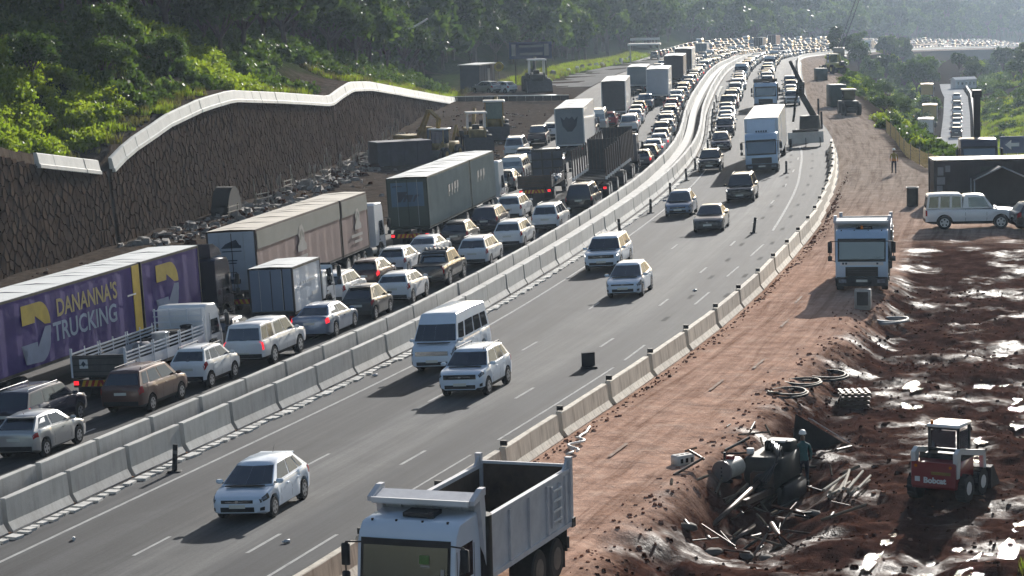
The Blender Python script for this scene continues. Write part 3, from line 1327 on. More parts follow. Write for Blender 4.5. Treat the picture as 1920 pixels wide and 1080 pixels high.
def scatter(name, pts, coll):
    """many plants of one mass as ONE object: a mesh of points with instances on it"""
    me = bpy.data.meshes.new(name)
    me.from_pydata([p[:3] for p in pts], [], [])
    a = me.attributes.new('size', 'FLOAT', 'POINT')
    a.data.foreach_set('value', [p[3] for p in pts])
    a = me.attributes.new('turn', 'FLOAT', 'POINT')
    a.data.foreach_set('value', [p[4] for p in pts])
    a = me.attributes.new('pick', 'INT', 'POINT')
    a.data.foreach_set('value', [int(p[5]) for p in pts])
    o = link(name, me)
    o['kind'] = 'stuff'
    ng = bpy.data.node_groups.new(name, 'GeometryNodeTree')
    ng.interface.new_socket('Geometry', in_out='INPUT', socket_type='NodeSocketGeometry')
    ng.interface.new_socket('Geometry', in_out='OUTPUT', socket_type='NodeSocketGeometry')
    N = ng.nodes.new
    gi, go = N('NodeGroupInput'), N('NodeGroupOutput')
    mp = N('GeometryNodeMeshToPoints')
    ip = N('GeometryNodeInstanceOnPoints')
    ci = N('GeometryNodeCollectionInfo')
    ci.inputs['Collection'].default_value = coll
    ci.inputs['Separate Children'].default_value = True
    ci.inputs['Reset Children'].default_value = True

    def attr(nm, t):
        n = N('GeometryNodeInputNamedAttribute')
        n.data_type = t
        n.inputs['Name'].default_value = nm
        return n.outputs[0]
    cx = N('ShaderNodeCombineXYZ')
    L = ng.links.new
    L(gi.outputs[0], mp.inputs[0])
    L(mp.outputs[0], ip.inputs['Points'])
    L(ci.outputs[0], ip.inputs['Instance'])
    ip.inputs['Pick Instance'].default_value = True
    L(attr('pick', 'INT'), ip.inputs['Instance Index'])
    L(attr('turn', 'FLOAT'), cx.inputs[2])
    L(cx.outputs[0], ip.inputs['Rotation'])
    L(attr('size', 'FLOAT'), ip.inputs['Scale'])
    L(ip.outputs[0], go.inputs[0])
    md = o.modifiers.new('scatter', 'NODES')
    md.node_group = ng
    return o


R = random.Random(77)
T_DARK = [tree_meshes(100 + k, 12, 4.8, 3000, .85, LEAFD if k % 2 else LEAFM, trunkh=.22) for k in range(5)]
T_NEAR = [tree_meshes(140 + k, 9, 3.9, 4600, .44, LEAFM if k % 2 else LEAFD, trunkh=.3) for k in range(4)]
T_TALL = [tree_meshes(160 + k, 17, 3.8, 2600, .75, LEAFD, trunkh=.5) for k in range(3)]
B_BRIGHT = [bush_mesh(200 + k, 1.0, 760, .17, LEAFB) for k in range(4)]
B_MID = [bush_mesh(220 + k, 1.0, 380, .26, LEAFM) for k in range(4)]
B_DRY = [bush_mesh(240 + k, .8, 160, .2, LEAFY, .6) for k in range(2)]
G_T = [grass_mesh(260 + k, LEAFB if k % 2 else LEAFY) for k in range(4)]

forest_c = proto_collection('forest_tree', T_DARK + T_TALL)
bush_c = proto_collection('bush_clump', B_BRIGHT + B_MID + B_DRY)
grass_c = proto_collection('grass_tuft', G_T)


def gp(st, o):
    x, y = P2(st, o)
    return x, y, min(110, groundz(st, o))


# the wooded hillside: a far-off mass
pts = []
for k in range(5200):
    u = R.random()
    st = 95 + 2100 * u ** 1.35
    if st < 345:
        o = -74 - 190 * R.random() ** 1.2
    else:
        o = -40 - 300 * R.random() ** 1.3
    if st > 420:
        o += 8
    if o > -60 and R.random() < .25:
        continue
    x, y, z = gp(st, o)
    sc = R.uniform(.65, 1.25) * (1 + .35 * sm(500, 1200, st))
    if st > 700 and fbm(st * .004, o * .01, 55) > .75:
        continue
    pts.append((x, y, z - .6, sc, R.uniform(0, 6.3), R.choice((0, 1, 2, 3, 4, 0, 1, 2, 3, 4, 5, 6, 7))))
scatter('hillside_forest', pts, forest_c)

# thicket on the slope above the retaining wall
pts = []
for k in range(8500):
    st = R.uniform(112, 335)
    o = -33.2 - 46 * R.random() ** .9
    d = -31.2 - o
    den = fbm(st * .045, o * .07, 61)
    # strip of bare earth just behind the parapet, bare patches further up
    if den < -.15 - sm(3, 9, d) * .9 + .45 * (1 - sm(145, 175, st)) * (1 - sm(8, 16, d)):
        continue
    x, y, z = gp(st, o)
    br = fbm(st * .03 + 9, o * .05, 71)
    pick = R.choice((0, 1, 2, 3)) if br + .9 * (st < 165) > .12 + .9 * sm(150, 220, st) else R.choice((4, 5, 6, 7, 4, 5, 6, 7, 8))
    pts.append((x, y, z - .15, R.uniform(.6, 1.5) * (1 + .5 * sm(8, 30, d)), R.uniform(0, 6.3), pick))
scatter('slope_bushes', pts, bush_c)
pts = []
for k in range(5500):
    st, o = R.uniform(112, 335), -31.6 - 16 * R.random()
    if fbm(st * .08, o * .1, 81) < .0:
        continue
    x, y, z = gp(st, o)
    pts.append((x, y, z - .02, R.uniform(.5, 1.2), R.uniform(0, 6.3), R.randint(0, 3)))
scatter('slope_grass', pts, grass_c)

# scrub on the valley side of the site, the far embankment and the bank beyond the access road
pts = []
for k in range(11000):
    st = 165 + 900 * R.random() ** 1.5
    e = pl(EDGE, st)
    o = e + 1.5 + 90 * R.random() ** 1.3
    ro = ramp_off(st)
    if 250 < st < 730 and abs(o - ro) < 4.6:
        continue
    if st > 430 and o < e + 15 and fbm(st * .02, o * .05, 93) < .2:
        continue
    if o > ro + 4 and o < ro + 17 and st < 420 and R.random() < .93:
        continue
    if fbm(st * .03, o * .06, 91) < -.45:
        continue
    x, y, z = gp(st, o)
    pts.append((x, y, z - .15, R.uniform(.5, 1.5) * (1 + .5 * sm(300, 600, st)), R.uniform(0, 6.3), R.choice((4, 5, 6, 7, 4, 5, 6, 7, 0, 1, 8, 9))))
scatter('valley_scrub', pts, bush_c)
pts = []
for k in range(7000):
    st = R.uniform(240, 480)
    o = ramp_off(st) + 4.2 + 24 * R.random()
    x, y, z = gp(st, o)
    pts.append((x, y, z - .02, R.uniform(.6, 1.3), R.uniform(0, 6.3), R.choice((0, 1, 3, 1, 3))))
for k in range(1500):
    st = R.uniform(66, 96)
    o = 28.6 + (st - 74) * .33 + 9 * R.random()
    x, y, z = gp(st, o)
    pts.append((x, y, z - .02, R.uniform(.25, .6), R.uniform(0, 6.3), R.choice((0, 1, 2, 3))))
for k in range(1600):
    st, o = 345 + 260 * R.random(), -24.5 - 6 * R.random()
    x, y, z = gp(st, o)
    pts.append((x, y, z - .02, R.uniform(.6, 1.4), R.uniform(0, 6.3), R.choice((0, 1, 3))))
scatter('bank_grass', pts, grass_c)


# trees that can be told apart: each one a thing
def tree(tm, st, o, sc, label, group, name='broadleaf_tree'):
    x, y, z = gp(st, o)
    t = empty(name, label, 'tree', group, Matrix.Translation((x, y, z - .2)) @ Matrix.Rotation(R.uniform(0, 6.3), 4, 'Z') @ Matrix.Scale(sc, 4))
    link('trunk', tm[0], t)
    link('crown', tm[1], t)
    return t


for k in range(110):
    st = 116 + 216 * (k + R.uniform(0, .8)) / 110
    o = -68 - 14 * R.random() if st < 196 else -42 - 26 * R.random()
    tree(R.choice(T_NEAR + T_DARK[:2]), st, o, R.uniform(.75, 1.25), 'dark broadleaf tree at the forest edge above the stone wall', 'trees at the forest edge above the wall')
for k in range(40):
    st = 176 + 150 * (k + R.random()) / 40
    tree(R.choice(T_NEAR + T_DARK), st, -38.5 - 7 * R.random() - 3 * (st < 205), R.uniform(.7, 1.05), 'dark leafy tree standing close behind the white parapet', 'trees close behind the parapet')
for k in range(22):
    st = 128 + 60 * (k + R.random()) / 22
    tree(R.choice(T_DARK + T_TALL), st, -66 - 9 * R.random(), R.uniform(.8, 1.15), 'tall dark tree above the bright green bushes', 'tall trees above the bright bushes')
for st, o, s in ((168, -36.5, .42), (173, -38, .5), (159.5, -38.5, .45), (181, -36, .38)):
    tree(T_NEAR[1], st, o, s, 'small dark creeper-covered tree just behind the wall', 'small trees just behind the wall')
for st, o, s in ((292, -43, .9), (305, -41, 1.0), (318, -44, 1.15), (338, -46, 1.1), (350, -45, 1.2), (362, -43, 1.0), (378, -42, 1.1), (395, -40, .9), (410, -38, 1.0)):
    tree(R.choice(T_NEAR), st, o, s, 'rounded green tree behind the equipment yard and blue road signs', 'trees behind the equipment yard')
for k in range(26):
    st = 415 + 420 * (k + R.random()) / 26
    tree(R.choice(T_DARK), st, -35 - 9 * R.random(), R.uniform(.8, 1.2), 'hazy tree along the left verge beyond the queued trucks', 'hazy trees on the left verge')
for st, o, s in ((300, 47, .5), (322, 52, .55), (345, 51, .6), (370, 57, .7), (392, 53, .55), (410, 62, .8), (430, 58, .7), (455, 66, .8), (480, 60, .7), (505, 72, .8), (540, 70, .7), (575, 76, .8), (620, 80, .8)):
    tree(R.choice(T_NEAR), st, o, s, 'green tree on the bank right of the concrete access road', 'trees right of the access road')
for st, o, s in ((330, 22, .32), (345, 24, .4), (362, 27, .42), (380, 23, .4), (402, 30, .45), (425, 27, .4), (450, 33, .5), (470, 30, .45), (300, 20, .3)):
    tree(R.choice(T_NEAR), st, o, s, 'small bushy tree in the valley left of the access road', 'small trees in the valley')
for k in range(12):
    st = 285 + 14 * k
    x, y, z = gp(st, 50 + R.uniform(-3, 9))
    b = link('bush', R.choice(B_MID + B_BRIGHT))
    b.matrix_world = Matrix.Translation((x, y, z - .2)) @ Matrix.Scale(R.uniform(1.3, 2.2), 4)
    tag(b, 'round green bush on the grassy bank beside the access road', 'bush', 'bushes on the grassy bank')
for k in range(60):
    st = 560 + 330 * R.random()
    o = 18 + 24 * R.random() + (26 if R.random() < .5 else 0)
    tree(R.choice(T_DARK), st, o, R.uniform(.4, .75), 'hazy green tree in the valley beyond the access road', 'hazy valley trees')
for st, o, s in ((148.5, -33.2, 1.1), (146, -34.5, 1.3), (155.5, -34, .8)):
    x, y, z = gp(st, o)
    b = link('bush', B_BRIGHT[0])
    b.matrix_world = Matrix.Translation((x, y, z - .2)) @ Matrix.Scale(s, 4)
    tag(b, 'low bright green bush just behind the grey parapet end', 'bush', 'bushes behind the parapet')

# ------------------------------------------------------------------ haze
hz = MB()
hz.box((150, 1450, 35), (2600, 3600, 190), MATS['concrete'])
hm = bpy.data.materials.new('haze_air')
hm.use_nodes = True
nt = hm.node_tree
nt.nodes.clear()
ho = nt.nodes.new('ShaderNodeOutputMaterial')
hv = nt.nodes.new('ShaderNodeVolumePrincipled')
hv.inputs['Color'].default_value = (.64, .80, 1.0, 1)
hv.inputs['Density'].default_value = HAZE_DENSITY
hv.inputs['Anisotropy'].default_value = .45
lnk(nt, hv.outputs[0], ho.inputs['Volume'])
hz.m = [hm] * len(hz.f)
h = hz.obj('haze')
h['kind'] = 'stuff'
# ------------------------------------------------------------------ cars (x forward, y left, z up)
def interp(pts, t):
    return pl(pts, t)


class Car:
    """a lofted body with wheel openings, a glasshouse, wheels and lamps; kept as named pieces"""

    def __init__(s, P, pm, seed=0):
        s.P = P
        s.pm = pm
        s.pieces = []                # (name, MB, parent index or None, smooth angle)
        L, W, H = P['L'], P['W'], P['H']
        s.L, s.W, s.H = L, W, H
        r = P.get('r', .31)
        xf = L / 2 - P['fo']
        xr = xf - P['wb']
        ra = r + .065
        gc = P.get('gc', .2)
        top = P['top']               # [(x from front, z)] hood, belt and tail line
        hw = W / 2
        nose = P.get('nose', [(0, .70), (.03, .79), (.1, .88), (.25, .955), (.5, .99), (.9, 1)])
        tail = P.get('tail', [(0, .84), (.03, .90), (.1, .955), (.3, .99), (.7, 1)])

        def wid(x):
            return hw * min(interp(nose, L / 2 - x), interp(tail, x + L / 2))

        def zt(x):
            return interp(top, L / 2 - x)

        def zbm(x):
            z = gc + .10 * max(0, 1 - (L / 2 - x) / .35) + .12 * max(0, 1 - (x + L / 2) / .4)
            for xw in (xf, xr):
                d = abs(x - xw)
                if d < ra:
                    z = max(z, r + math.sqrt(ra * ra - d * d))
            return z
        s.wid, s.zt = wid, zt
        trim = P.get('trim', 0)

        def sec(x):
            w, t, b = wid(x), zt(x), zbm(x)
            h = max(.05, t - b)
            zz = lambda f: b + f * h
            zl = max(b, gc + .16) if trim else b + .1 * h
            zl = min(zl, t - .1)
            return [(0, b), (.84 * w, b), (.97 * w, zl), (1.0 * w, zz(.5) if zz(.5) > zl else zl + .02), (.985 * w, zz(.80)), (.94 * w, zz(.95)), (.82 * w, t), (.45 * w, t + .012), (0, t + .02)]
        s.sec = sec
        xs = set([-L / 2, L / 2])
        for d in (.03, .08, .16, .28, .45, .7, 1.0, 1.3):
            xs.add(L / 2 - d)
            xs.add(-L / 2 + d)
        for xw in (xf, xr):
            for k in (-1.001, -1, -.93, -.75, -.45, 0, .45, .75, .93, 1, 1.001):
                xs.add(xw + k * ra)
        for a, _ in top:
            xs.add(L / 2 - a)
        for k in range(8):
            xs.add(xr + (xf - xr) * k / 8)
        xs = sorted(x for x in xs if -L / 2 - 1e-6 <= x <= L / 2 + 1e-6)
        rings = []
        for x in xs:
            q = sec(x)
            rings.append([Vector((x, y, z)) for y, z in q] + [Vector((x, -y, z)) for y, z in q[-2:0:-1]])
        n = len(rings[0])
        lower = BLACK if trim else pm
        mb = MB()

        def msel(i, k):
            if k == 0 or k == n - 1:
                return UNDER
            if k == 1 or k == n - 2:
                xm = (xs[i] + xs[i + 1]) / 2
                if trim:
                    return BLACK
                return pm
            return pm
        mb.loft(rings, pm, False, True, msel)
        mb.face(rings[0][::-1], pm)
        mb.face(rings[-1], pm)
        s.body = mb
        s.xf, s.xr, s.r, s.gc = xf, xr, r, gc
        for g in P['gh']:
            s.glasshouse(mb, g)
        if P.get('bed'):
            x0, x1 = P['bed']
            w = hw - .10
            z = zt((x0 + x1) / 2)
            mb.box(((x0 + x1) / 2, 0, z + .005), (x1 - x0, 2 * w, .05), P.get('bedm', BLACK))
        s.pieces.insert(0, ['body', mb, None, 35])
        s.wheels()
        s.lamps()
        s.details()

    def spt(s, x, f, side, off=.007):
        q = s.sec(x)
        i = min(int(f), len(q) - 2)
        t = f - i
        y = q[i][0] * (1 - t) + q[i + 1][0] * t
        z = q[i][1] * (1 - t) + q[i + 1][1] * t
        e = .02
        w0, w1 = s.wid(x - e), s.wid(x + e)
        nx = -(w1 - w0) / (2 * e)
        v = Vector((nx, 1, .25 if z > s.zt(x) - .1 else 0)).normalized() * off
        return Vector((x + v.x, side * (y + v.y), z + v.z))

    def patch(s, mb, x0, x1, f0, f1, side, m, nx=4, nf=3, off=.008):
        g = [[s.spt(x0 + (x1 - x0) * i / nx, f0 + (f1 - f0) * j / nf, side, off) for j in range(nf + 1)] for i in range(nx + 1)]
        for i in range(nx):
            for j in range(nf):
                mb.face([g[i][j], g[i + 1][j], g[i + 1][j + 1], g[i][j + 1]], m)

    def glasshouse(s, mb, g):
        """g: x of screen base, roof front, roof rear, rear base; widths; z; windows"""
        xb, xrf, xrr, xre = g['x']
        zb0, zb1 = g['zb']
        H = g.get('H', s.H)
        wb, wr = g['w']
        bf, br = g.get('bulge', (.10, .06))
        wre = g.get('wre', wb * .96)
        pm = g.get('m', s.pm)

        def ring(xa, xc, w, wrr, za, zc, kf, kr, crown):
            xm = (xa + xc) / 2
            zm = (za + zc) / 2 + crown
            return [Vector((xa + kf, 0, za)), Vector((xa + kf * .55, w * .6, za)), Vector((xa, w, za)), Vector((xm, (w + wrr) / 2 * 1.01, zm)), Vector((xc, wrr, zc)), Vector((xc - kr, 0, zc))]
        B = ring(xb, xre, wb, wre, zb0, zb1, bf, br, 0)
        T = ring(xrf, xrr, wr, wr * .97, H - .075, H - .085, bf * .8, br, .035)
        T2 = ring(xrf - .10, xrr + .09, wr - .075, wr * .97 - .075, H - .02, H - .03, bf * .7, br * .8, .03)

        def full(q):
            return q + [Vector((p.x, -p.y, p.z)) for p in q[-2:0:-1]]
        mb.loft([full(B), full(T), full(T2)], pm, False, True)
        f = full(T2)
        # roof: crowned strip
        n = len(T2)
        c = [Vector((p.x, 0, p.z + .018)) for p in T2]
        rm = g.get('roofm', pm)
        for i in range(n - 1):
            for sd in (1, -1):
                q = [T2[i], T2[i + 1]]
                q = [Vector((p.x, p.y * sd, p.z)) for p in q]
                mb.face([q[0], q[1], c[i + 1], c[i]], rm, True)
        # glazing
        v0, v1 = g.get('v', (.07, .92))

        def wall_pt(A, C, u, v, off):
            k = min(int(u), len(A) - 2)
            t = u - k
            a = A[k].lerp(A[k + 1], t)
            b = C[k].lerp(C[k + 1], t)
            p = a.lerp(b, v)
            d1 = A[k + 1] - A[k]
            d2 = b - a
            nn = d2.cross(d1)
            nn.normalize()
            return p + nn * off
        gm = g.get('glass', GLASS)
        if g.get('front', True):
            m1 = MB()
            BB = [Vector((p.x, -p.y, p.z)) for p in B[2:0:-1]] + B[:3]
            TT = [Vector((p.x, -p.y, p.z)) for p in T[2:0:-1]] + T[:3]
            nn = 4
            us = [.10, 1, 2, 3, 3.90]
            for i in range(4):
                for v, w in ((v0, .5), (.5, v1)):
                    m1.face([wall_pt(BB, TT, us[i], v, -.007), wall_pt(BB, TT, us[i + 1] - 1e-5, v, -.007), wall_pt(BB, TT, us[i + 1] - 1e-5, w, -.007), wall_pt(BB, TT, us[i], w, -.007)], gm, True)
            s.pieces.append(['windscreen', m1, None, None])
        if g.get('rear', True):
            m1 = MB()
            BB = B[4:] + [Vector((p.x, -p.y, p.z)) for p in B[4:5]]
            TT = T[4:] + [Vector((p.x, -p.y, p.z)) for p in T[4:5]]
            rv0, rv1 = g.get('rv', (.08, .9))
            for a, b in ((.1, 1), (1, 1.9)):
                m1.face([wall_pt(BB, TT, a, rv0, -.007), wall_pt(BB, TT, b - 1e-5, rv0, -.007), wall_pt(BB, TT, b - 1e-5, rv1, -.007), wall_pt(BB, TT, a, rv1, -.007)], gm, True)
            s.pieces.append(['rear_window', m1, None, None])
        for a, b in g.get('side', [(.08, .46), (.50, .90)]):
            for sd in (1, -1):
                m1 = MB()
                BB, TT = B[2:5], T[2:5]
                ua, ub = a * 2, b * 2
                cuts = [ua] + ([1.0] if ua < 1 < ub else []) + [ub]
                for p, q in zip(cuts, cuts[1:]):
                    fc = [wall_pt(BB, TT, p + 1e-6, v0 + .02, -.007), wall_pt(BB, TT, q - 1e-6, v0 + .02, -.007), wall_pt(BB, TT, q - 1e-6, v1 - .02, -.007), wall_pt(BB, TT, p + 1e-6, v1 - .02, -.007)]
                    m1.face([Vector((p_.x, p_.y * sd, p_.z)) for p_ in fc], gm, True)
                s.pieces.append(['side_window', m1, None, None])

    def wheels(s):
        P = s.P
        r = s.r
        rimm = P.get('rim', ALLOY)
        tw = P.get('tw', .2)
        for x in (s.xf, s.xr):
            for sd in (1, -1):
                y1 = sd * (s.W / 2 - .012)
                y0 = sd * (s.W / 2 - .012 - tw)
                t = MB()
                t.cyl((x, y0, r), (x, y1 - sd * .03, r), r, r, 20, RUBBER, True)
                t.cyl((x, y1 - sd * .03, r), (x, y1, r), r, r * .93, 20, RUBBER, True)
                k = len(s.pieces)
                s.pieces.append(['wheel', t, None, 40])
                q = MB()
                q.cyl((x, y1 - sd * .02, r), (x, y1 + sd * .004, r), r * .66, r * .64, 16, rimm, True)
                for a in range(5):
                    an = a * 2 * PI / 5 + .3
                    c = Vector((x + math.cos(an) * r * .42, y1 + sd * .006, r + math.sin(an) * r * .42))
                    q.cyl(c, c + Vector((0, sd * .003, 0)), r * .14, r * .14, 6, BLACK, True)
                s.pieces.append(['rim', q, k, None])

    def lamps(s):
        P = s.P
        L = s.L
        hm = LAMPLIT if P.get('lit') else LAMPW
        tm = LAMPRLIT if P.get('brake') else LAMPR
        a0, a1, f0, f1 = P.get('head', (.05, .42, 3.75, 5.1))
        for sd in (1, -1):
            m = MB()
            s.patch(m, L / 2 - a1, L / 2 - a0, f0, f1, sd, LAMPW if P.get('lit') else BLACK, 5, 3)
            s.patch(m, L / 2 - a0 - .22, L / 2 - a0 - .02, f0 + .25, f1 - .25, sd, hm, 3, 2, .014)
            s.patch(m, L / 2 - .16, L / 2 - .035, 2.2, 2.75, sd, BLACK, 3, 2, .010)
            s.pieces.append(['headlight', m, None, None])
            m = MB()
            b0, b1, g0, g1 = P.get('taill', (.015, .24, 3.5, 5.0))
            s.patch(m, -L / 2 + b0, -L / 2 + b1, g0, g1, sd, tm, 4, 3)
            s.pieces.append(['tail_light', m, None, None])

    def details(s):
        P = s.P
        L, W = s.L, s.W
        fw = s.wid(L / 2)
        zt = s.zt(L / 2)
        g = P.get('grille', (.8, .09, .62, BLACK))
        m = MB()
        m.box((L / 2 + .004, 0, g[2]), (.03, fw * 2 * g[0], g[1]), g[3])
        if P.get('slat', True):
            m.box((L / 2 + .02, 0, g[2]), (.012, fw * 1.2, .018), CHROME)
            m.box((L / 2 + .022, 0, g[2]), (.014, .11, .07), CHROME)
        s.pieces.append(['grille', m, None, None])
        m = MB()
        m.box((L / 2 + .002, 0, s.gc + .20), (.03, fw * 1.7, .14), BLACK)
        s.pieces.append(['lower_intake', m, None, None])
        m = MB()
        m.box((L / 2 + .022, 0, s.gc + .29), (.012, .50, .105), PLATE)
        s.pieces.append(['number_plate', m, None, None])
        m = MB()
        zr = P.get('platez', .78)
        m.box((-L / 2 - .012, 0, zr), (.012, .50, .105), PLATE)
        s.pieces.append(['number_plate', m, None, None])
        m = MB()
        m.box((-L / 2 - .004, 0, s.gc + .22), (.03, s.wid(-L / 2) * 1.9, .17), BLACK if P.get('rbump', 1) else s.pm)
        s.pieces.append(['rear_bumper', m, None, None])
        m = MB()
        x0 = P['gh'][0]['x'][0]
        m.box((x0 + .17, 0, P['gh'][0]['zb'][0] + .025), (.12, P['gh'][0]['w'][0] * 1.5, .03), BLACK)
        s.pieces.append(['cowl', m, None, None])
        xm = P['gh'][0]['x'][0] - .22
        zm = P['gh'][0]['zb'][0] + .09
        for sd in (1, -1):
            m = MB()
            m.blob((xm, sd * (W / 2 + .07), zm), .10, P.get('mirm', s.pm), 8, 5, 0, (.7, 1.25, .8))
            m.box((xm, sd * (W / 2 - .03), zm - .04), (.05, .14, .04), BLACK)
            s.pieces.append(['mirror', m, None, 50])
            for xh in P.get('handles', ()):
                m = MB()
                m.box((xh, sd * (W / 2 + .004), P['gh'][0]['zb'][0] - .13), (.17, .03, .035), P.get('hm', s.pm))
                s.pieces.append(['door_handle', m, None, None])
        if P.get('rails'):
            x0, x1 = P['rails']
            wr = P['gh'][0]['w'][1]
            for sd in (1, -1):
                m = MB()
                m.tube([(x0, sd * (wr - .09), s.H - .02), (x0 - .08, sd * (wr - .09), s.H + .045), (x1 + .08, sd * (wr - .09), s.H + .045), (x1, sd * (wr - .09), s.H - .02)], .018, P.get('railm', BLACK), 6)
                s.pieces.append(['roof_rail', m, None, None])
        if P.get('spoiler'):
            m = MB()
            x = P['gh'][0]['x'][2]
            wr = P['gh'][0]['w'][1]
            m.box((x - .06, 0, s.H - .06), (.26, wr * 1.8, .035), s.pm)
            s.pieces.append(['roof_spoiler', m, None, None])
        if P.get('aerial'):
            m = MB()
            m.cyl((P['gh'][0]['x'][2] + .2, 0, s.H), (P['gh'][0]['x'][2] + .02, 0, s.H + .2), .008, .004, 5, BLACK)
            s.pieces.append(['aerial', m, None, None])
        for sd in (1, -1):             # door shut lines: narrow raised dark strips
            for xd in P.get('seams', ()):
                m = s.body
                zt_, zb_ = P['gh'][0]['zb'][0] - .05, s.gc + .17
                n = 4
                for k in range(n):
                    z0, z1 = zb_ + (zt_ - zb_) * k / n, zb_ + (zt_ - zb_) * (k + 1) / n

                    def yy(z):
                        q = s.sec(xd)
                        for (ya, za), (yb, zb2) in zip(q, q[1:]):
                            if za <= z <= zb2 and zb2 > za:
                                return ya + (yb - ya) * (z - za) / (zb2 - za)
                        return W / 2
                    m.face([(xd - .007, sd * (yy(z0) + .002), z0), (xd + .007, sd * (yy(z0) + .002), z0), (xd + .007, sd * (yy(z1) + .002), z1), (xd - .007, sd * (yy(z1) + .002), z1)], UNDER)
        for nm, mb in P.get('extra', lambda c: [])(s):
            s.pieces.append([nm, mb, None, None])


MID = {'windscreen', 'rear_window', 'wheel', 'headlight', 'tail_light', 'side_window', 'canopy', 'roof_rail', 'load_rack'}


def realise(pieces, name, label, cat, group=None, lod=0):
    """link a thing's pieces: every part its own mesh near, fewer parts further off, one mesh far off"""
    if lod == 2:
        mb = MB()
        for p in pieces:
            mb.add(p[1])
        o = mb.obj(name, None, 35, False)
        return tag(o, label, cat, group)
    root = empty(name, label, cat, group)
    if lod == 1:
        keep, rest = [], MB()
        for i, p in enumerate(pieces):
            if p[0] in MID:
                q = MB()
                q.add(p[1])
                for p2 in pieces:
                    if p2[2] == i:
                        q.add(p2[1])
                keep.append([p[0], q, None, p[3]])
            elif p[2] is None:
                rest.add(p[1])
        rest.obj('body', root, 35, False)
        for k in keep:
            k[1].obj(k[0], root, k[3], False)
        return root
    obs = {}
    for i, p in enumerate(pieces):
        par = root if p[2] is None else obs[p[2]]
        obs[i] = p[1].obj(p[0], par, p[3], p[0] == 'body')
    return root


# ---- models
def hatch_P(L=3.99, W=1.745, H=1.5, wb=2.52, **k):
    P = dict(L=L, W=W, H=H, wb=wb, fo=.80, r=.31, gc=.19,
             top=[(0, .58), (.03, .67), (.10, .735), (.35, .82), (.80, .91), (1.12, .95), (1.6, .97), (L - .5, 1.03), (L - .12, 1.02), (L - .03, .95), (L, .86)],
             gh=[dict(x=(L / 2 - .88, L / 2 - 1.72, -L / 2 + .66, -L / 2 + .12), zb=(.93, 1.0), w=(W / 2 * .92, W / 2 * .67), side=[(.12, .46), (.49, .76), (.79, .90)], bulge=(.20, .08))],
             handles=(.02, -.85), seams=(.62, -.28, -1.12), spoiler=1, aerial=1, platez=.72)
    P.update(k)
    return P


def suv_P(L=4.0, W=1.79, H=1.64, wb=2.5, **k):
    P = dict(L=L, W=W, H=H, wb=wb, fo=.80, r=.335, gc=.23, trim=1,
             top=[(0, .72), (.03, .84), (.10, .92), (.3, .985), (.80, 1.04), (1.05, 1.08), (1.6, 1.10), (L - .5, 1.15), (L - .12, 1.13), (L - .03, 1.05), (L, .92)],
             gh=[dict(x=(L / 2 - .95, L / 2 - 1.58, -L / 2 + .50, -L / 2 + .12), zb=(1.05, 1.09), w=(W / 2 * .92, W / 2 * .71), side=[(.08, .42), (.455, .74), (.775, .93)], bulge=(.13, .05))],
             handles=(.05, -.85), seams=(.62, -.28, -1.12), rails=(.55, -1.45), grille=(.9, .17, .80, BLACK), platez=.82,
             nose=[(0, .78), (.03, .85), (.1, .92), (.25, .97), (.5, 1)], head=(.045, .36, 4.1, 5.3))
    P.update(k)
    return P


def sedan_P(L=4.6, W=1.8, H=1.45, wb=2.75, **k):
    P = dict(L=L, W=W, H=H, wb=wb, fo=.83, r=.33, gc=.17,
             top=[(0, .56), (.03, .65), (.10, .72), (.4, .82), (1.0, .92), (1.35, .965), (1.9, .98), (L - 1.1, 1.03), (L - .6, 1.05), (L - .10, 1.03), (L - .02, .97), (L, .86)],
             gh=[dict(x=(L / 2 - 1.25, L / 2 - 1.95, -L / 2 + 1.15, -L / 2 + .55), zb=(.95, 1.02), w=(W / 2 * .88, W / 2 * .66), side=[(.10, .47), (.50, .86)], bulge=(.16, .10))],
             handles=(.1, -.85), seams=(.62, -.28, -1.15), platez=.74, rbump=0)
    P.update(k)
    return P


def van_P(L=5.38, W=1.88, H=2.285, wb=3.11, **k):
    P = dict(L=L, W=W, H=H, wb=wb, fo=1.1, r=.345, gc=.22,
             top=[(0, .62), (.03, .78), (.10, .90), (.30, 1.06), (.62, 1.20), (.9, 1.24), (1.6, 1.24), (L - .3, 1.24), (L - .06, 1.22), (L, 1.1)],
             gh=[dict(x=(L / 2 - .55, L / 2 - 1.28, -L / 2 + .22, -L / 2 + .07), zb=(1.17, 1.20), w=(W / 2 * .965, W / 2 * .79), side=[(.05, .22), (.26, .50), (.53, .74), (.77, .95)], bulge=(.12, .03), v=(.07, .66), rv=(.1, .62), H=H)],
             nose=[(0, .80), (.03, .87), (.1, .93), (.25, .975), (.5, 1)], tail=[(0, .93), (.05, .97), (.2, 1)],
             handles=(1.2, -.1), seams=(1.45, .55, -.6), grille=(.9, .17, .82, CHROME), platez=.8, head=(.05, .42, 3.9, 5.2), rim=STEELRIM, taill=(.01, .12, 3.2, 5.5))
    P.update(k)
    return P


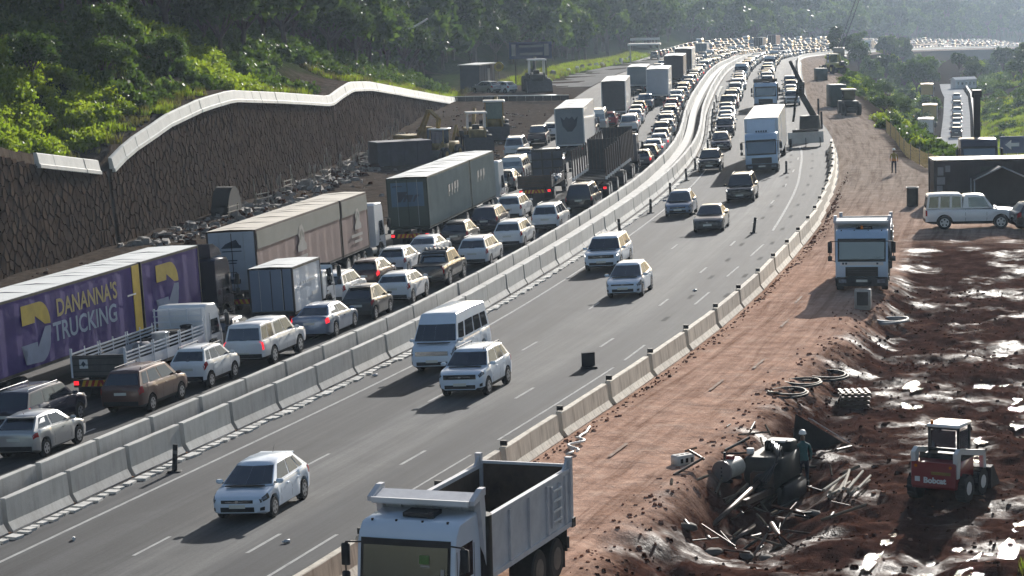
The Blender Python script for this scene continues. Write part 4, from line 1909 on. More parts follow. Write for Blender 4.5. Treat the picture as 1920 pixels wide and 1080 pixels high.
def bakkie_P(L=5.3, W=1.83, H=1.80, wb=3.08, canopy=False, single=False, rollbar=False, **k):
    xc = -L / 2 + 1.62 if not single else -L / 2 + 2.35
    P = dict(L=L, W=W, H=H, wb=wb, fo=.95, r=.385, gc=.30, trim=1,
             top=[(0, .82), (.03, .93), (.10, 1.02), (.35, 1.08), (1.0, 1.13), (1.3, 1.16), (L - 1.7, 1.18), (L - .04, 1.16), (L, 1.10)],
             gh=[dict(x=(L / 2 - 1.25, L / 2 - 1.88, xc + .16, xc), zb=(1.13, 1.15), w=(W / 2 * .90, W / 2 * .74), side=[(.08, .50), (.54, .93)] if not single else [(.10, .90)], bulge=(.13, .03))],
             nose=[(0, .80), (.03, .87), (.1, .93), (.25, .98), (.5, 1)], tail=[(0, .93), (.05, .97), (.2, 1)],
             handles=(.45, -.45) if not single else (.2,), seams=(.95, .1, -.8) if not single else (.85, -.35), grille=(.92, .20, .90, BLACK), platez=.62, head=(.045, .36, 4.1, 5.3), taill=(.005, .10, 3.0, 5.6), tw=.24)
    if canopy:
        P['gh'].append(dict(x=(xc - .03, xc - .06, -L / 2 + .30, -L / 2 + .06), zb=(1.14, 1.13), w=(W / 2 * .93, W / 2 * .80), H=H + .03, side=[(.10, .48), (.54, .92)], front=False, bulge=(.0, .04), rv=(.06, .86)))
    else:
        P['bed'] = (-L / 2 + .08, xc - .05)
        P['bedm'] = BLACK
    if rollbar:
        def ex(c):
            m = MB()
            for dx in (0, .14):
                m.tube([(xc - .25 - dx, -.78, 1.15), (xc - .25 - dx * .5, -.68, 1.68), (xc - .25 - dx * .5, .68, 1.68), (xc - .25 - dx, .78, 1.15)], .035, BLACK, 6)
            m2 = MB()
            for k2 in range(6):
                m2.cyl((xc + .55, -.55 + .22 * k2, c.H + .06), (xc + .62, -.55 + .22 * k2, c.H + .06), .07, .07, 8, LAMPW)
            m2.box((xc + .5, 0, c.H + .01), (.06, 1.3, .05), BLACK)
            return [('roll_bar', m), ('light_bar', m2)]
        P['extra'] = ex
    P.update(k)
    return P


PC = {'white': WHITE, 'skylit_white': paint('white_in_skylight', (.62, .70, .80)), 'silver': paint('silver', (.42, .43, .44), .3, .5), 'grey': paint('grey', (.16, .165, .17), .3, .4),  # second white has the sky's blue on shaded fronts put into its colour
      'dark': paint('charcoal', (.045, .047, .05), .28, .3), 'black': paint('black', (.012, .012, .014), .22), 'navy': paint('navy', (.018, .022, .05), .25, .3), 'blue': paint('steel_blue', (.14, .20, .30), .28, .4),
      'red': paint('red', (.34, .02, .025)), 'maroon': paint('maroon', (.10, .045, .035), .3, .3), 'teal': paint('teal', (.28, .42, .45), .3, .3), 'brown': paint('bronze', (.12, .085, .06), .3, .4),
      'lblue': paint('pale_blue', (.42, .55, .70), .3, .1)}
MODELS = {'hatchback': (hatch_P, 'hatchback'), 'suv': (suv_P, 'suv'), 'sedan': (sedan_P, 'sedan'), 'minibus': (van_P, 'minibus'), 'bakkie': (bakkie_P, 'pickup')}
CACHE = {}
NAMES = {'hatchback': 'hatchback_car', 'suv': 'suv_car', 'sedan': 'sedan_car', 'minibus': 'minibus', 'bakkie': 'pickup_truck'}
CATS = {'hatchback': 'car', 'suv': 'car', 'sedan': 'car', 'minibus': 'minibus', 'bakkie': 'pickup'}


def car(model, colour, st, o, d, label, group, lod=0, yaw=0., onground=False, st_off=0., **k):
    key = (model, colour, lod, str(sorted((a, str(b)) for a, b in k.items())))
    mw = frame_at(st, o, d, 0, yaw, onground)
    if key in CACHE:
        return dup(CACHE[key], mw, label, group)
    c = Car(MODELS[model][0](**k), PC[colour])
    r = realise(c.pieces, NAMES[model], label, CATS[model], group, lod)
    r.matrix_world = mw
    CACHE[key] = r
    return r
# ------------------------------------------------------------------ trucks
def text_piece(txt, x, z, h, y, side, m, width=None, shear=0., bold=.0):
    """flat lettering laid on a side panel (side -1: the right-hand flank)"""
    cu = bpy.data.curves.new('lettering', 'FONT')
    cu.body = txt
    cu.size = h * 1.38
    cu.shear = shear
    cu.offset = bold
    cu.resolution_u = 3
    ob = bpy.data.objects.new('lettering', cu)
    COL.objects.link(ob)
    dg = bpy.context.evaluated_depsgraph_get()
    me = bpy.data.meshes.new_from_object(ob.evaluated_get(dg))
    bpy.data.objects.remove(ob)
    xs = [v.co.x for v in me.vertices]
    w0, w1 = min(xs), max(xs)
    k = (width / (w1 - w0)) if width else 1
    mb = MB()
    fl = 1 if side < 0 else -1
    vs = [((v.co.x - w0) * k, v.co.y) for v in me.vertices]
    fs = [tuple(p.vertices) for p in me.polygons]
    mb.mesh([(x + fl * a, y, z + b) for a, b in vs], fs, m)
    return mb


def text_rear(txt, x, yl, z, h, m, width=None, bold=0.):
    """lettering on a rear face, read from behind: starts at yl (left as seen)"""
    q = text_piece(txt, 0, z, h, 0, -1, m, width, 0, bold)
    q.v = [(x, yl - v[0], v[2]) for v in q.v]
    return q


class Truck:
    def __init__(s):
        s.p = []

    def add(s, name, mb, par=None, ang=None):
        s.p.append([name, mb, par, ang])
        return len(s.p) - 1

    def wheel(s, x, W, r=.5, dual=False, tw=.30, rim=None, off=.05):
        for sd in (1, -1):
            y1 = sd * (W / 2 - off)
            y0 = y1 - sd * (tw * (2.1 if dual else 1))
            t = MB()
            t.cyl((x, y0, r), (x, y1 - sd * .04, r), r, r, 20, RUBBER)
            t.cyl((x, y1 - sd * .04, r), (x, y1, r), r, r * .93, 20, RUBBER)
            k = s.add('wheel', t, None, 40)
            q = MB()
            q.cyl((x, y1 - sd * .02, r), (x, y1 + sd * .006, r), r * .58, r * .56, 14, rim or STEELRIM)
            q.cyl((x, y1, r), (x, y1 + sd * (-.03 if dual else .07), r), r * .24, r * .2, 10, STEEL)
            s.add('rim', q, k)

    def cab(s, xf, W=2.4, H=3.0, pm=WHITE, depth=1.9, lower=BLACK, grille=BLACK, ws=(1.45, 2.42), visor=None, slope=.22, beacon=False, stripe=None, lit=False, mirror=True, decals=()):
        ws0, ws1 = ws
        pr = [(-.06, .62), (0, .80), (0, ws0 - .12), (-.04, ws0), (-slope, ws1), (-slope - .10, H - .26), (-slope - .32, H - .05), (-depth + .15, H), (-depth, H - .12), (-depth, .98), (-1.62, .98), (-1.50, 1.12), (-.72, 1.12), (-.60, .98), (-.52, .62)]
        cx = sum(p[0] for p in pr) / len(pr)
        cz = sum(p[1] for p in pr) / len(pr)
        rings = []
        for y, q in ((-W / 2, .055), (-W / 2 + .07, 0), (0, -.02), (W / 2 - .07, 0), (W / 2, .055)):
            rr = []
            for x, z in pr:
                d = Vector((x - cx, z - cz))
                if x > -.45 or z > H - .3:
                    d = d - d.normalized() * q
                rr.append(Vector((xf + cx + d[0], y, cz + d[1])))
            rings.append(rr)
        m = MB()
        m.loft(rings, pm, False, True)
        m.face(rings[0][::-1], pm)
        m.face(rings[-1], pm)
        s.add('cab', m, None, 38)
        # windscreen with its black surround
        m = MB()
        w = W / 2 - .10

        def wp(y, t, off):
            return Vector((xf - .04 + (-slope + .04) * t + .02 * (1 - (y / w) ** 2) + off, y, ws0 + (ws1 - ws0) * t + off * .25))
        ys = frange(-w, w, 4)
        for a, b in zip(ys, ys[1:]):
            m.face([wp(a, -.06, .022), wp(b, -.06, .022), wp(b, 1.1, .022), wp(a, 1.1, .022)], BLACK, True)
        k = s.add('windscreen_surround', m)
        m = MB()
        ys = frange(-w + .07, w - .07, 4)
        for a, b in zip(ys, ys[1:]):
            m.face([wp(a, .06, .032), wp(b, .06, .032), wp(b, .93, .032), wp(a, .93, .032)], GLASS, True)
        s.add('windscreen', m, k)
        for y in (-.6, .25):
            m = MB()
            m.tube([wp(y, .0, .045), wp(y + .55, .18, .05)], .012, BLACK, 4)
            s.add('wiper', m, k)
        if visor:
            m = MB()
            m.box((xf - slope + .02, 0, ws1 + .16), (.22, W * .92, .04), visor, ry=.35)
            s.add('sun_visor', m)
        # front panel, grille, bumper, lamps
        m = MB()
        m.box((xf + .015, 0, .98), (.05, W * .62, ws0 - 1.02 if ws0 < 1.5 else .46), grille)
        for q in range(4):
            m.box((xf + .045, 0, .82 + q * .11), (.02, W * .56, .025), STEEL)
        s.add('grille', m)
        m = MB()
        m.bbox((xf - .16, 0, .52), (.40, W, .42), lower, .05)
        m.box((xf + .05, 0, .48), (.03, W * .4, .12), BLACK)
        s.add('bumper', m)
        m = MB()
        m.box((xf + .06, 0, .56), (.012, .52, .11), PLATE)
        s.add('number_plate', m)
        for sd in (1, -1):
            m = MB()
            m.box((xf + .042, sd * (W / 2 - .32), .55), (.03, .36, .17), LAMPLIT if lit else LAMPW)
            s.add('headlight', m)
            m = MB()
            y = sd * (W / 2 + .004)
            f = [(xf - .30, ws0 + .02), (xf - 1.25, ws0 + .02), (xf - 1.25, ws1 - .10), (xf - .50, ws1 - .10)]
            m.face([(a, y, b) for a, b in f], GLASS)
            s.add('side_window', m)
            m = MB()
            m.box((xf - 1.2, y, ws0 - .18), (.16, .03, .05), BLACK)
            for xx in (xf - .24, xf - 1.33):
                m.box((xx, y, 1.6), (.016, .008, 1.3), UNDER)
            s.add('door_handle', m)
            m = MB()
            m.box((xf - .42, sd * (W / 2 - .05), .50), (.5, .14, .05), STEEL)
            m.box((xf - .42, sd * (W / 2 - .05), .80), (.4, .12, .04), STEEL)
            s.add('step', m)
            m = MB()
            a = [(xf - 1.11 + .62 * math.cos(t), .5 + .62 * math.sin(t)) for t in frange(0, PI, 8)]
            b = [(xf - 1.11 + .56 * math.cos(t), .5 + .56 * math.sin(t)) for t in frange(0, PI, 8)]
            for i in range(8):
                m.mesh([(a[i][0], sd * (W / 2 + .02), a[i][1]), (a[i + 1][0], sd * (W / 2 + .02), a[i + 1][1]), (a[i + 1][0], sd * (W / 2 - .35), a[i + 1][1]), (a[i][0], sd * (W / 2 - .35), a[i][1]),
                        (b[i][0], sd * (W / 2 + .02), b[i][1]), (b[i + 1][0], sd * (W / 2 + .02), b[i + 1][1])], [(0, 1, 2, 3), (0, 1, 5, 4)], BLACK)
            s.add('mudguard', m)
            if mirror:
                m = MB()
                ym = sd * (W / 2 + .26)
                m.tube([(xf - .16, sd * (W / 2 - .1), ws1 - .02), (xf - .05, ym, ws1 - .02), (xf - .05, ym, ws0 + .02), (xf - .12, sd * (W / 2 - .06), ws0 - .05)], .02, BLACK, 5)
                m.bbox((xf - .06, ym, (ws0 + ws1) / 2 + .16), (.12, .20, .52), BLACK, .03)
                m.bbox((xf - .06, ym, ws0 + .10), (.11, .19, .24), BLACK, .03)
                s.add('mirror', m)
        if beacon:
            m = MB()
            m.cyl((xf - .6, .0, H), (xf - .6, .0, H + .16), .07, .06, 8, AMBER)
            s.add('beacon', m)
        if stripe:
            m = MB()
            m.box((xf - .0, 0, ws0 - .15), (.02, W * .8, .05), stripe)
            s.add('stripe', m)

    def chassis(s, x0, x1, z=.95, w=.9, h=.22):
        m = MB()
        for sd in (1, -1):
            m.box(((x0 + x1) / 2, sd * w / 2, z), (x1 - x0, .10, h), STEEL)
        for k in range(4):
            m.box((x0 + (x1 - x0) * (k + .5) / 4, 0, z), (.1, w, .12), STEEL)
        s.add('chassis', m)

    def tail(s, x, W, z=.75, chev=True, brake=False):
        m = MB()
        m.box((x, 0, z), (.06, W * .94, .30), STEEL)
        k = s.add('underrun_bar', m)
        if chev:
            n = 12
            m = MB()
            w = W * .66 / n
            for i in range(n):
                y0 = -W * .33 + i * w
                sk = .10 * (1 if i < n / 2 else -1)
                m.face([(x - .035, y0, z - .12), (x - .035, y0 + w, z - .12), (x - .035, y0 + w + sk, z + .12), (x - .035, y0 + sk, z + .12)], CHEVY if i % 2 else CHEVR)
            s.add('chevron_board', m, k)
        for sd in (1, -1):
            m = MB()
            m.box((x - .04, sd * W * .42, z + .02), (.03, .20, .15), LAMPRLIT if brake else LAMPR)
            s.add('tail_light', m, k)
            m = MB()
            m.box((x + .35, sd * (W / 2 - .35), .42), (.03, .55, .55), RUBBER)
            s.add('mudflap', m)

    def boxbody(s, x0, x1, W, z0, z1, side, roof, rear, frame, waves=0, band=None, doors=True, name='side_curtain', edge=.09):
        """van body or curtain-sided trailer: roof, sides, rear doors, frame"""
        m = MB()
        n = max(6, int((x1 - x0) * (6 if waves else 2.2)))
        hw = W / 2
        for sd in (1, -1):
            m = MB()
            xs = frange(x0 + .05, x1 - .05, n)
            yy = [hw + (waves * (1 if i % 2 else -1) if waves else .008 * math.sin(i * 2.1) + .004 * math.sin(i * 5.3)) for i in range(n + 1)]
            zs = [z0, z0 + (z1 - z0) * .5, z1 - .10]
            for i in range(n):
                for a, b in zip(zs, zs[1:]):
                    m.face([(xs[i], sd * yy[i], a), (xs[i + 1], sd * yy[i + 1], a), (xs[i + 1], sd * yy[i + 1], b), (xs[i], sd * yy[i], b)], side)
            k = s.add(name, m)
            if band:
                bm, f0, f1 = band
                m = MB()
                m.box(((x0 + x1) / 2, sd * (hw + .042 + waves), z0 + (z1 - z0) * (f0 + f1) / 2), (x1 - x0 - .2, .008, (z1 - z0) * (f1 - f0)), bm)
                s.add('colour_band', m, k)
        m = MB()
        m.box(((x0 + x1) / 2, 0, z0 - .06), (x1 - x0, W - .02, .12), frame)
        for sd in (1, -1):
            m.box(((x0 + x1) / 2, sd * (hw - .02), z1 - .05), (x1 - x0, .07, .10), frame)
            for x in (x0 + .04, x1 - .04):
                m.box((x, sd * (hw - .03), (z0 + z1) / 2), (edge, .09, z1 - z0), frame)
        m.box((x1 - .02, 0, (z0 + z1) / 2), (.04, W - .1, z1 - z0 - .02), frame)
        s.add('frame', m)
        m = MB()
        nn = max(3, int((x1 - x0) / .9))
        for i in range(nn):
            xa, xb = x0 + (x1 - x0) * i / nn, x0 + (x1 - x0) * (i + 1) / nn
            d = .018 * math.sin(i * 1.9)
            for ya, yb in ((-hw + .01, 0), (0, hw - .01)):
                za = z1 + (.03 if ya else .06) - (.0 if ya < 0 else 0)
                pa = lambda y: z1 + .012 + (.05 + d) * (1 - abs(y) / hw)
                m.face([(xa, ya, pa(ya)), (xb, ya, pa(ya)), (xb, yb, pa(yb)), (xa, yb, pa(yb))], roof, True)
        s.add('roof', m)
        if doors:
            m = MB()
            m.box((x0 + .01, 0, (z0 + z1) / 2), (.03, W - .16, z1 - z0 - .12), rear)
            k = s.add('rear_door', m)
            m = MB()
            for y in (-.012, -W * .25, W * .25):
                m.tube([(x0 - .02, y, z0 + .1), (x0 - .02, y, z1 - .12)], .014 if abs(y) > .1 else .02, frame if abs(y) < .1 else GALV, 5)
            s.add('lock_rod', m, k)
        return z1


CUR_P = mat('curtain_purple', (.030, .015, .155), .6, 0, .12, .8, .25, 3, spec=.2)
CUR_G = mat('curtain_grey_rose', (.20, .135, .13), .55, 0, .12, .6, .25, 3)
CUR_T = mat('curtain_grey_top', (.17, .18, .165), .55, 0, .12, .6)
CUR_GR = mat('curtain_pale_grey', (.34, .36, .33), .38, .1, .14, .7, .2, 3)
TARP = mat('roof_tarpaulin', (.60, .61, .60), .6, 0, .1, .7, .2, 4)
TARPB = mat('roof_tarpaulin_beige', (.48, .43, .36), .65, 0, .14, .7, .25, 4)
YEL = mat('yellow_trim', (.42, .29, .02), .5, 0, .12, 2)
LOGOY = mat('logo_yellow', (.36, .27, .03), .5, 0, .15, 1.5)
LOGOB = mat('logo_pale_blue', (.14, .19, .30), .5, 0, .15, 1.5)
LETY = mat('letter_gold', (.30, .25, .11), .5, 0, .1, 1)
LETB = mat('letter_blue', (.19, .26, .38), .5, 0, .1, 1)
LETW = mat('letter_white', (.62, .62, .62), .5, 0, .05, 1)
LETD = mat('letter_dark', (.035, .05, .075), .5, 0, .1, 1)
LETG = mat('letter_pale', (.30, .29, .28), .5, 0, .1, 1)
DOORW = mat('door_pale_blue', (.40, .43, .48), .45, 0, .08, .8)
DOORG = mat('door_grey', (.20, .23, .25), .45, 0, .1, .8)
DOORGR = mat('door_green', (.045, .065, .055), .5, 0, .15, .6)
BLUEP = mat('panel_blue', (.07, .13, .20), .45, 0, .15, .8)
WOODB = mat('brown_board', (.075, .055, .04), .8, 0, .25, 2)
BODYW = paint('body_white', (.66, .67, .68), .4)
DUMPW = mat('tipper_grey', (.44, .44, .47), .5, .0, .18, 1.6, .12, 10, col2=(.60, .60, .62))
RUST = mat('tipper_inside', (.085, .058, .042), .75, .2, .35, 2.2, .4, 6)
BROWN = mat('dark_frame', (.05, .035, .032), .6, 0, .2, 2)
DARKCAB = paint('cab_dark', (.05, .05, .07))
YELM = paint('machine_yellow', (.45, .26, .03), .45)
YELD = mat('machine_yellow_worn', (.24, .165, .05), .7, 0, .35, 2, .2, 8)


def finish(t, name, label, cat, st, o, d=1, group=None, yaw=0., lod=0, onground=False, dz=0.):
    r = realise(t.p, name, label, cat, group, lod)
    r.matrix_world = frame_at(st, o, d, dz, yaw, onground)
    return r


def superlink(st_rear, split, st_front, cabfront, o, label, kw, logo=None, lod=0, yaw=0.):
    """two curtain-sided trailers behind a tractor; origin under the middle"""
    mid = (st_rear + cabfront) / 2
    X = lambda s_: s_ - mid
    t = Truck()
    W = 2.5
    xa, xb, xc, xd = X(st_rear), X(split) - .12, X(split) + .12, X(st_front)
    for a, b in ((xa, xb), (xc, xd)):
        t.boxbody(a, b, W, 1.22, kw.get('H', 4.15), kw['side'], kw['roof'], kw['rear'], kw['frame'], kw.get('waves', 0), kw.get('band'), True, edge=kw.get('edge', .09))
        t.chassis(a + .1, b - .1, 1.0)
        m = MB()
        for sd in (1, -1):
            m.box(((a + b) / 2, sd * (W / 2 - .06), 1.11), (b - a - .1, .05, .07), GALV)
        t.add('load_rail', m)
    for x in (xa + 1.0, xa + 2.35, xb - 1.2, xc + 1.0, xc + 2.3):
        t.wheel(x, W, .5, True)
    t.tail(xa, W, .72, True, kw.get('brake', False))
    cf = X(cabfront)
    t.chassis(xd - 2.4, cf - .4, .9)
    t.cab(cf, 2.45, kw.get('cabH', 3.4), kw['cab'], 2.1)
    if kw.get('fair'):
        m = MB()
        m.prism([(cf - .6, 3.35), (cf - .9, 3.7), (cf - 1.6, 3.98), (cf - 2.0, 4.0), (cf - 2.0, 3.35)], -1.0, 1.0, kw['cab'])
        t.add('wind_deflector', m, None, 35)
    t.wheel(cf - 1.11, 2.45, .5)
    t.wheel(xd - .9, W, .5, True)
    t.wheel(xd - 2.2, W, .5, True)
    for sd in (1, -1):
        m = MB()
        m.cyl((cf - 2.9, sd * .95, .75), (cf - 1.95, sd * .95, .75), .28, .28, 12, GALV)
        t.add('fuel_tank', m, None, 40)
    if logo:
        logo(t, xa, xb, xc, xd, W)
    return finish(t, 'superlink_truck', label, 'truck', mid, o, 1, None, yaw, lod)


def poly_piece(pts, x0, z0, y, m):
    mb = MB()
    vs = [(x0 + a, y, z0 + b) for a, b in pts]
    me = bmesh.new()
    f = me.faces.new([me.verts.new(v) for v in vs])
    bmesh.ops.triangulate(me, faces=[f])
    me.verts.index_update()
    mb.mesh([v.co.copy() for v in me.verts], [tuple(v.index for v in q.verts) for q in me.faces], m)
    me.free()
    return mb


def d_arrow(t, x, z, k, y):
    """curved two-colour arrow emblem"""
    arc = lambda a0, a1, r, cx, cz, n=9: [(cx + r * math.cos(a0 + (a1 - a0) * i / n), cz + r * math.sin(a0 + (a1 - a0) * i / n)) for i in range(n + 1)]
    top = [(0, 1.15), (1.15, 1.15), (1.2, 1.42), (2.05, .98), (2.55, .95)] + arc(0, PI / 2, .95, 1.62, 1.0)[0:] + [(0, 1.95)]
    bot = [(2.57, .86), (2.05, .88), (1.28, .12), (1.24, .35), (-.2, .35), (.35, .02), (.10, -.45)] + arc(-PI / 2, 0, 1.0, 1.5, .48)[0:] + [(2.57, .60)]
    for p, m in ((top, LOGOY), (bot, LOGOB)):
        t.add('emblem', poly_piece([(a * k, b * k) for a, b in p], x, z, y, m))


def purple_logo(t, xa, xb, xc, xd, W):
    y = -W / 2 - .042
    t.add('lettering', text_piece("DANANNA'S", xa + 5.6, 2.95, .72, y, -1, LETY, 5.9, .0, .02))
    t.add('lettering', text_piece("TRUCKING", xa + 5.1, 1.98, .78, y, -1, LETB, 6.2, .0, .02))
    d_arrow(t, xa + 2.4, 1.85, .98, y)
    d_arrow(t, xc + 1.5, 1.95, .95, y)
    m = MB()
    m.box((xb - .40, -W / 2 - .012, 2.66), (.75, .03, 2.86), YEL)
    t.add('yellow_strip', m)
    m = MB()
    m.box((xb - 1.0, y, 2.86), (.9, .008, .07), LETW)
    t.add('underline', m)


superlink(94.2, 108.3, 115.0, 119.0, -13.45, 'purple curtain-sided truck with a yellow strip and gold and blue lettering by the stone wall',
          dict(side=CUR_P, roof=TARP, rear=DOORG, frame=STEEL, cab=PC['navy'], fair=True, cabH=3.3), purple_logo)


def grey_logo(t, xa, xb, xc, xd, W):
    y = -W / 2 - .06
    for x0, k in ((xa + 6.6, 1.), (xc + 2.4, .85)):
        pts = [(0, .0), (1.5, .0), (1.5, .3), (1.2, .5), (1.25, 1.0), (.9, 1.35), (.5, 1.3), (.2, .9), (.35, .5), (0, .3)]
        t.add('emblem', poly_piece([(a * k, b * k) for a, b in pts], x0, 2.35, y, LETG))
        pts = [(.35, .62), (.6, .55), (.75, .95), (1.05, .6), (1.1, .9), (.8, 1.15), (.5, 1.0)]
        t.add('emblem', poly_piece([(a * k, b * k) for a, b in pts], x0, 2.35, y - .005, CUR_T))
        m = MB()
        m.box((x0 + .3, y, 2.05), (2.6 * k, .008, .16), LETG)
        m.box((x0 + .5, y, 1.72), (1.8 * k, .008, .14), LETG)
        t.add('emblem', m)
    m = MB()
    m.box((xb + .12, -W / 2 + .2, 2.7), (.18, .3, 2.9), BROWN)
    t.add('corner_post', m)
    # rear door: faint emblem, notices and a window slot
    x = xa - .012
    m = poly_piece([(-.55, 0), (.5, 0), (.5, .12), (.3, .2), (.25, .42), (0, .34), (-.3, .22)], 0, 3.35, 0, LETD)
    m.v = [(x, -v[0], v[2]) for v in m.v]
    t.add('emblem', m)
    m = MB()
    for z, w in ((3.2, 1.0), (2.75, .5), (2.62, .4)):
        m.box((x, 0, z), (.008, w, .05), LETD)
    m.box((x, -.1, 1.72), (.008, .5, .22), LETD)
    m.box((x, 0, 2.02), (.008, .07, .16), LETD)
    t.add('notice', m)


superlink(121.0, 135.8, 141.2, 144.8, -12.75, 'truck with faded rose-grey curtains, beige roof and pale rear door',
          dict(side=CUR_G, roof=TARPB, rear=DOORW, frame=BROWN, cab=WHITE, band=(CUR_T, .68, .97), H=4.2), grey_logo)


def green_logo(t, xa, xb, xc, xd, W):
    x = xa - .012
    m = MB()
    m.box((x + .002, 0, 3.2), (.01, 2.0, 1.45), BLUEP)
    k = t.add('blue_panel', m)
    for pts in ([(0, 0), (.18, 0), (.42, .5), (.62, .5), (.66, .62), (.02, .62), (-.02, .5), (.24, .5)], [(.32, .0), (.46, 0), (.6, .3), (.78, .3), (.66, 0), (.8, 0), (1.0, .42), (.48, .42)], [(.92, 0), (1.05, 0), (1.2, .3), (1.3, .3), (1.34, .42), (1.1, .42)]):
        q = poly_piece(pts, 0, 2.75, 0, LETD)
        q.v = [(x - .008, .62 - v[0], v[2]) for v in q.v]
        t.add('emblem', q)
    m = MB()
    m.box((x - .006, .6, 3.7), (.008, .6, .06), LETD)
    t.add('emblem', m)
    y = -W / 2 - .045
    for x0, w, z in ((xa + 5.6, .55, 2.5), (xa + 6.5, .5, 2.5), (xa + 7.3, .6, 2.55), (xa + 8.2, .45, 2.55), (xc + 1.9, .6, 2.6), (xc + 2.9, .5, 2.6), (xc + 3.8, .55, 2.6)):
        t.add('faded_mark', poly_piece([(0, 0), (w * .4, 0), (w * .4, .25), (w, .3), (w, .75), (w * .2, .7)], x0, z, y, LETG))


superlink(150.2, 162.8, 170.8, 174.4, -11.45, 'pale ribbed curtain-sided truck with a dark green rear door, white roof and red tail lights',
          dict(side=CUR_GR, roof=TARP, rear=DOORGR, frame=mat('frame_green', (.02, .035, .03), .5), cab=WHITE, waves=.028, brake=True, H=4.2), green_logo)


def boxtruck(st_rear, L, o, d, label, W=2.5, H=4.0, side=BODYW, rear=DOORG, frame=BODYW, cabm=WHITE, cabH=2.9, lod=1, z0=1.1, group=None, two=False, extra=None, name='box_truck', roof=TARP, yaw=0., wr=.48):
    t = Truck()
    xa, xb = -L / 2, L / 2
    cl = 2.2
    xc = xb - cl
    if two:
        xm = xa + (xc - xa) * .62
        t.boxbody(xa, xm - .1, W, z0, H, side, roof, rear, frame, 0, None, True, 'side_panel')
        t.boxbody(xm + .1, xc, W, z0, H, side, roof, rear, frame, 0, None, False, 'side_panel')
    else:
        t.boxbody(xa, xc, W, z0, H, side, roof, rear, frame, 0, None, True, 'side_panel')
    t.chassis(xa + .1, xb - .4, z0 - .2)
    t.cab(xb, W * .96, cabH, cabm, 1.9)
    t.wheel(xb - 1.11, W, wr)
    t.wheel(xa + 1.3, W, wr, True)
    if L > 9:
        t.wheel(xa + 2.5, W, wr, True)
        t.wheel(xc - .6, W, wr, True)
    t.tail(xa, W, .68, lod == 0)
    if extra:
        extra(t, xa, xc, xb, W)
    st = st_rear + L / 2 * (1 if d > 0 else -1)
    return finish(t, name, label, 'truck', st, o, d, group, yaw, lod)


def small_box_marks(t, xa, xc, xb, W):
    y = -W / 2 - .045
    m = MB()
    m.box((xc - 1.2, y, 1.5), (.75, .008, .16), LETW)
    for k in range(5):
        m.box((xa + 1.1 + k * .35, y, 2.15), (.22, .008, .12), LETW)
    m.box((xa + 2.6, y, 2.15), (1.3, .008, .10), LETW)
    t.add('side_print', m)
    m = MB()
    m.box((xa - .01, -.57, 2.0), (.02, .06, 1.9), STEEL)
    t.add('door_seal', m)


boxtruck(114.4, 6.3, -8.45, 1, 'small white box truck with two blue-grey rear doors between queued cars', 2.15, 3.0, paint('body_pale_blue', (.52, .57, .64), .35), mat('door_blue_grey', (.16, .20, .27), .45, 0, .06, 1), STEEL, WHITE, 2.3, 0, .95, extra=small_box_marks, wr=.40)

cg = 'white box trucks queued in the northbound lanes'


def cont1_marks(t, xa, xc, xb, W):
    x = xa - .02
    m = poly_piece([(-.75, 1.0), (-.6, .2), (-.2, -.3), (.2, -.3), (.6, .2), (.75, 1.0), (.45, .7), (.25, 1.0), (.0, .8), (-.25, 1.0), (-.45, .7)], 0, 2.5, 0, LETD)
    m.v = [(x, -v[0], v[2]) for v in m.v]
    t.add('emblem', m)


boxtruck(219, 15.5, -11.0, 1, 'white box truck with a dark tulip emblem on its grey rear doors', side=BODYW, rear=DOORG, lod=1, H=4.2, extra=cont1_marks)
boxtruck(263, 13.5, -9.35, 1, 'white box truck with a charcoal rear door at the left edge of the queue', rear=mat('door_charcoal', (.05, .055, .065), .4), H=4.2)
boxtruck(292, 12, -5.95, 1, 'white box truck with pale blue rear doors among the far queued cars', rear=DOORW, H=4.0)
boxtruck(333, 13, -5.75, 1, 'dark ribbed container truck with a white roof in the far queue', side=mat('container_dark', (.06, .05, .06), .5), rear=mat('container_dark', (.06, .05, .06), .5), frame=BROWN, H=4.0)
boxtruck(364, 16, -5.75, 1, 'tall white truck with a dark rear, farthest of the large trucks in the queue', rear=BROWN, H=4.1)
boxtruck(316, 11, -9.6, 1, 'low white panel truck beside the container truck in the far queue', rear=DOORG, H=3.3, W=2.4)
# oncoming long white box truck
def white_front(t, xa, xc, xb, W):
    m = MB()
    m.prism([(xc + .04, 2.95), (xc + .75, 2.95), (xc + .5, 3.45), (xc + .04, 3.9)], -1.05, 1.05, PC['skylit_white'])
    t.add('wind_deflector', m)
    m = MB()
    for k in range(5):
        m.box((xc + .73, -.36 + .18 * k, 3.06), (.02, .12, .13), LETD)
    t.add('dark_badge', m)


boxtruck(211, 20, 6.35, -1, 'long white box truck coming towards the camera beside the construction barricade', side=BODYW, rear=DOORG, cabm=PC['lblue'], cabH=3.0, two=True, extra=white_front, frame=PC['skylit_white'], roof=mat('roof_white', (.78, .79, .8), .4))


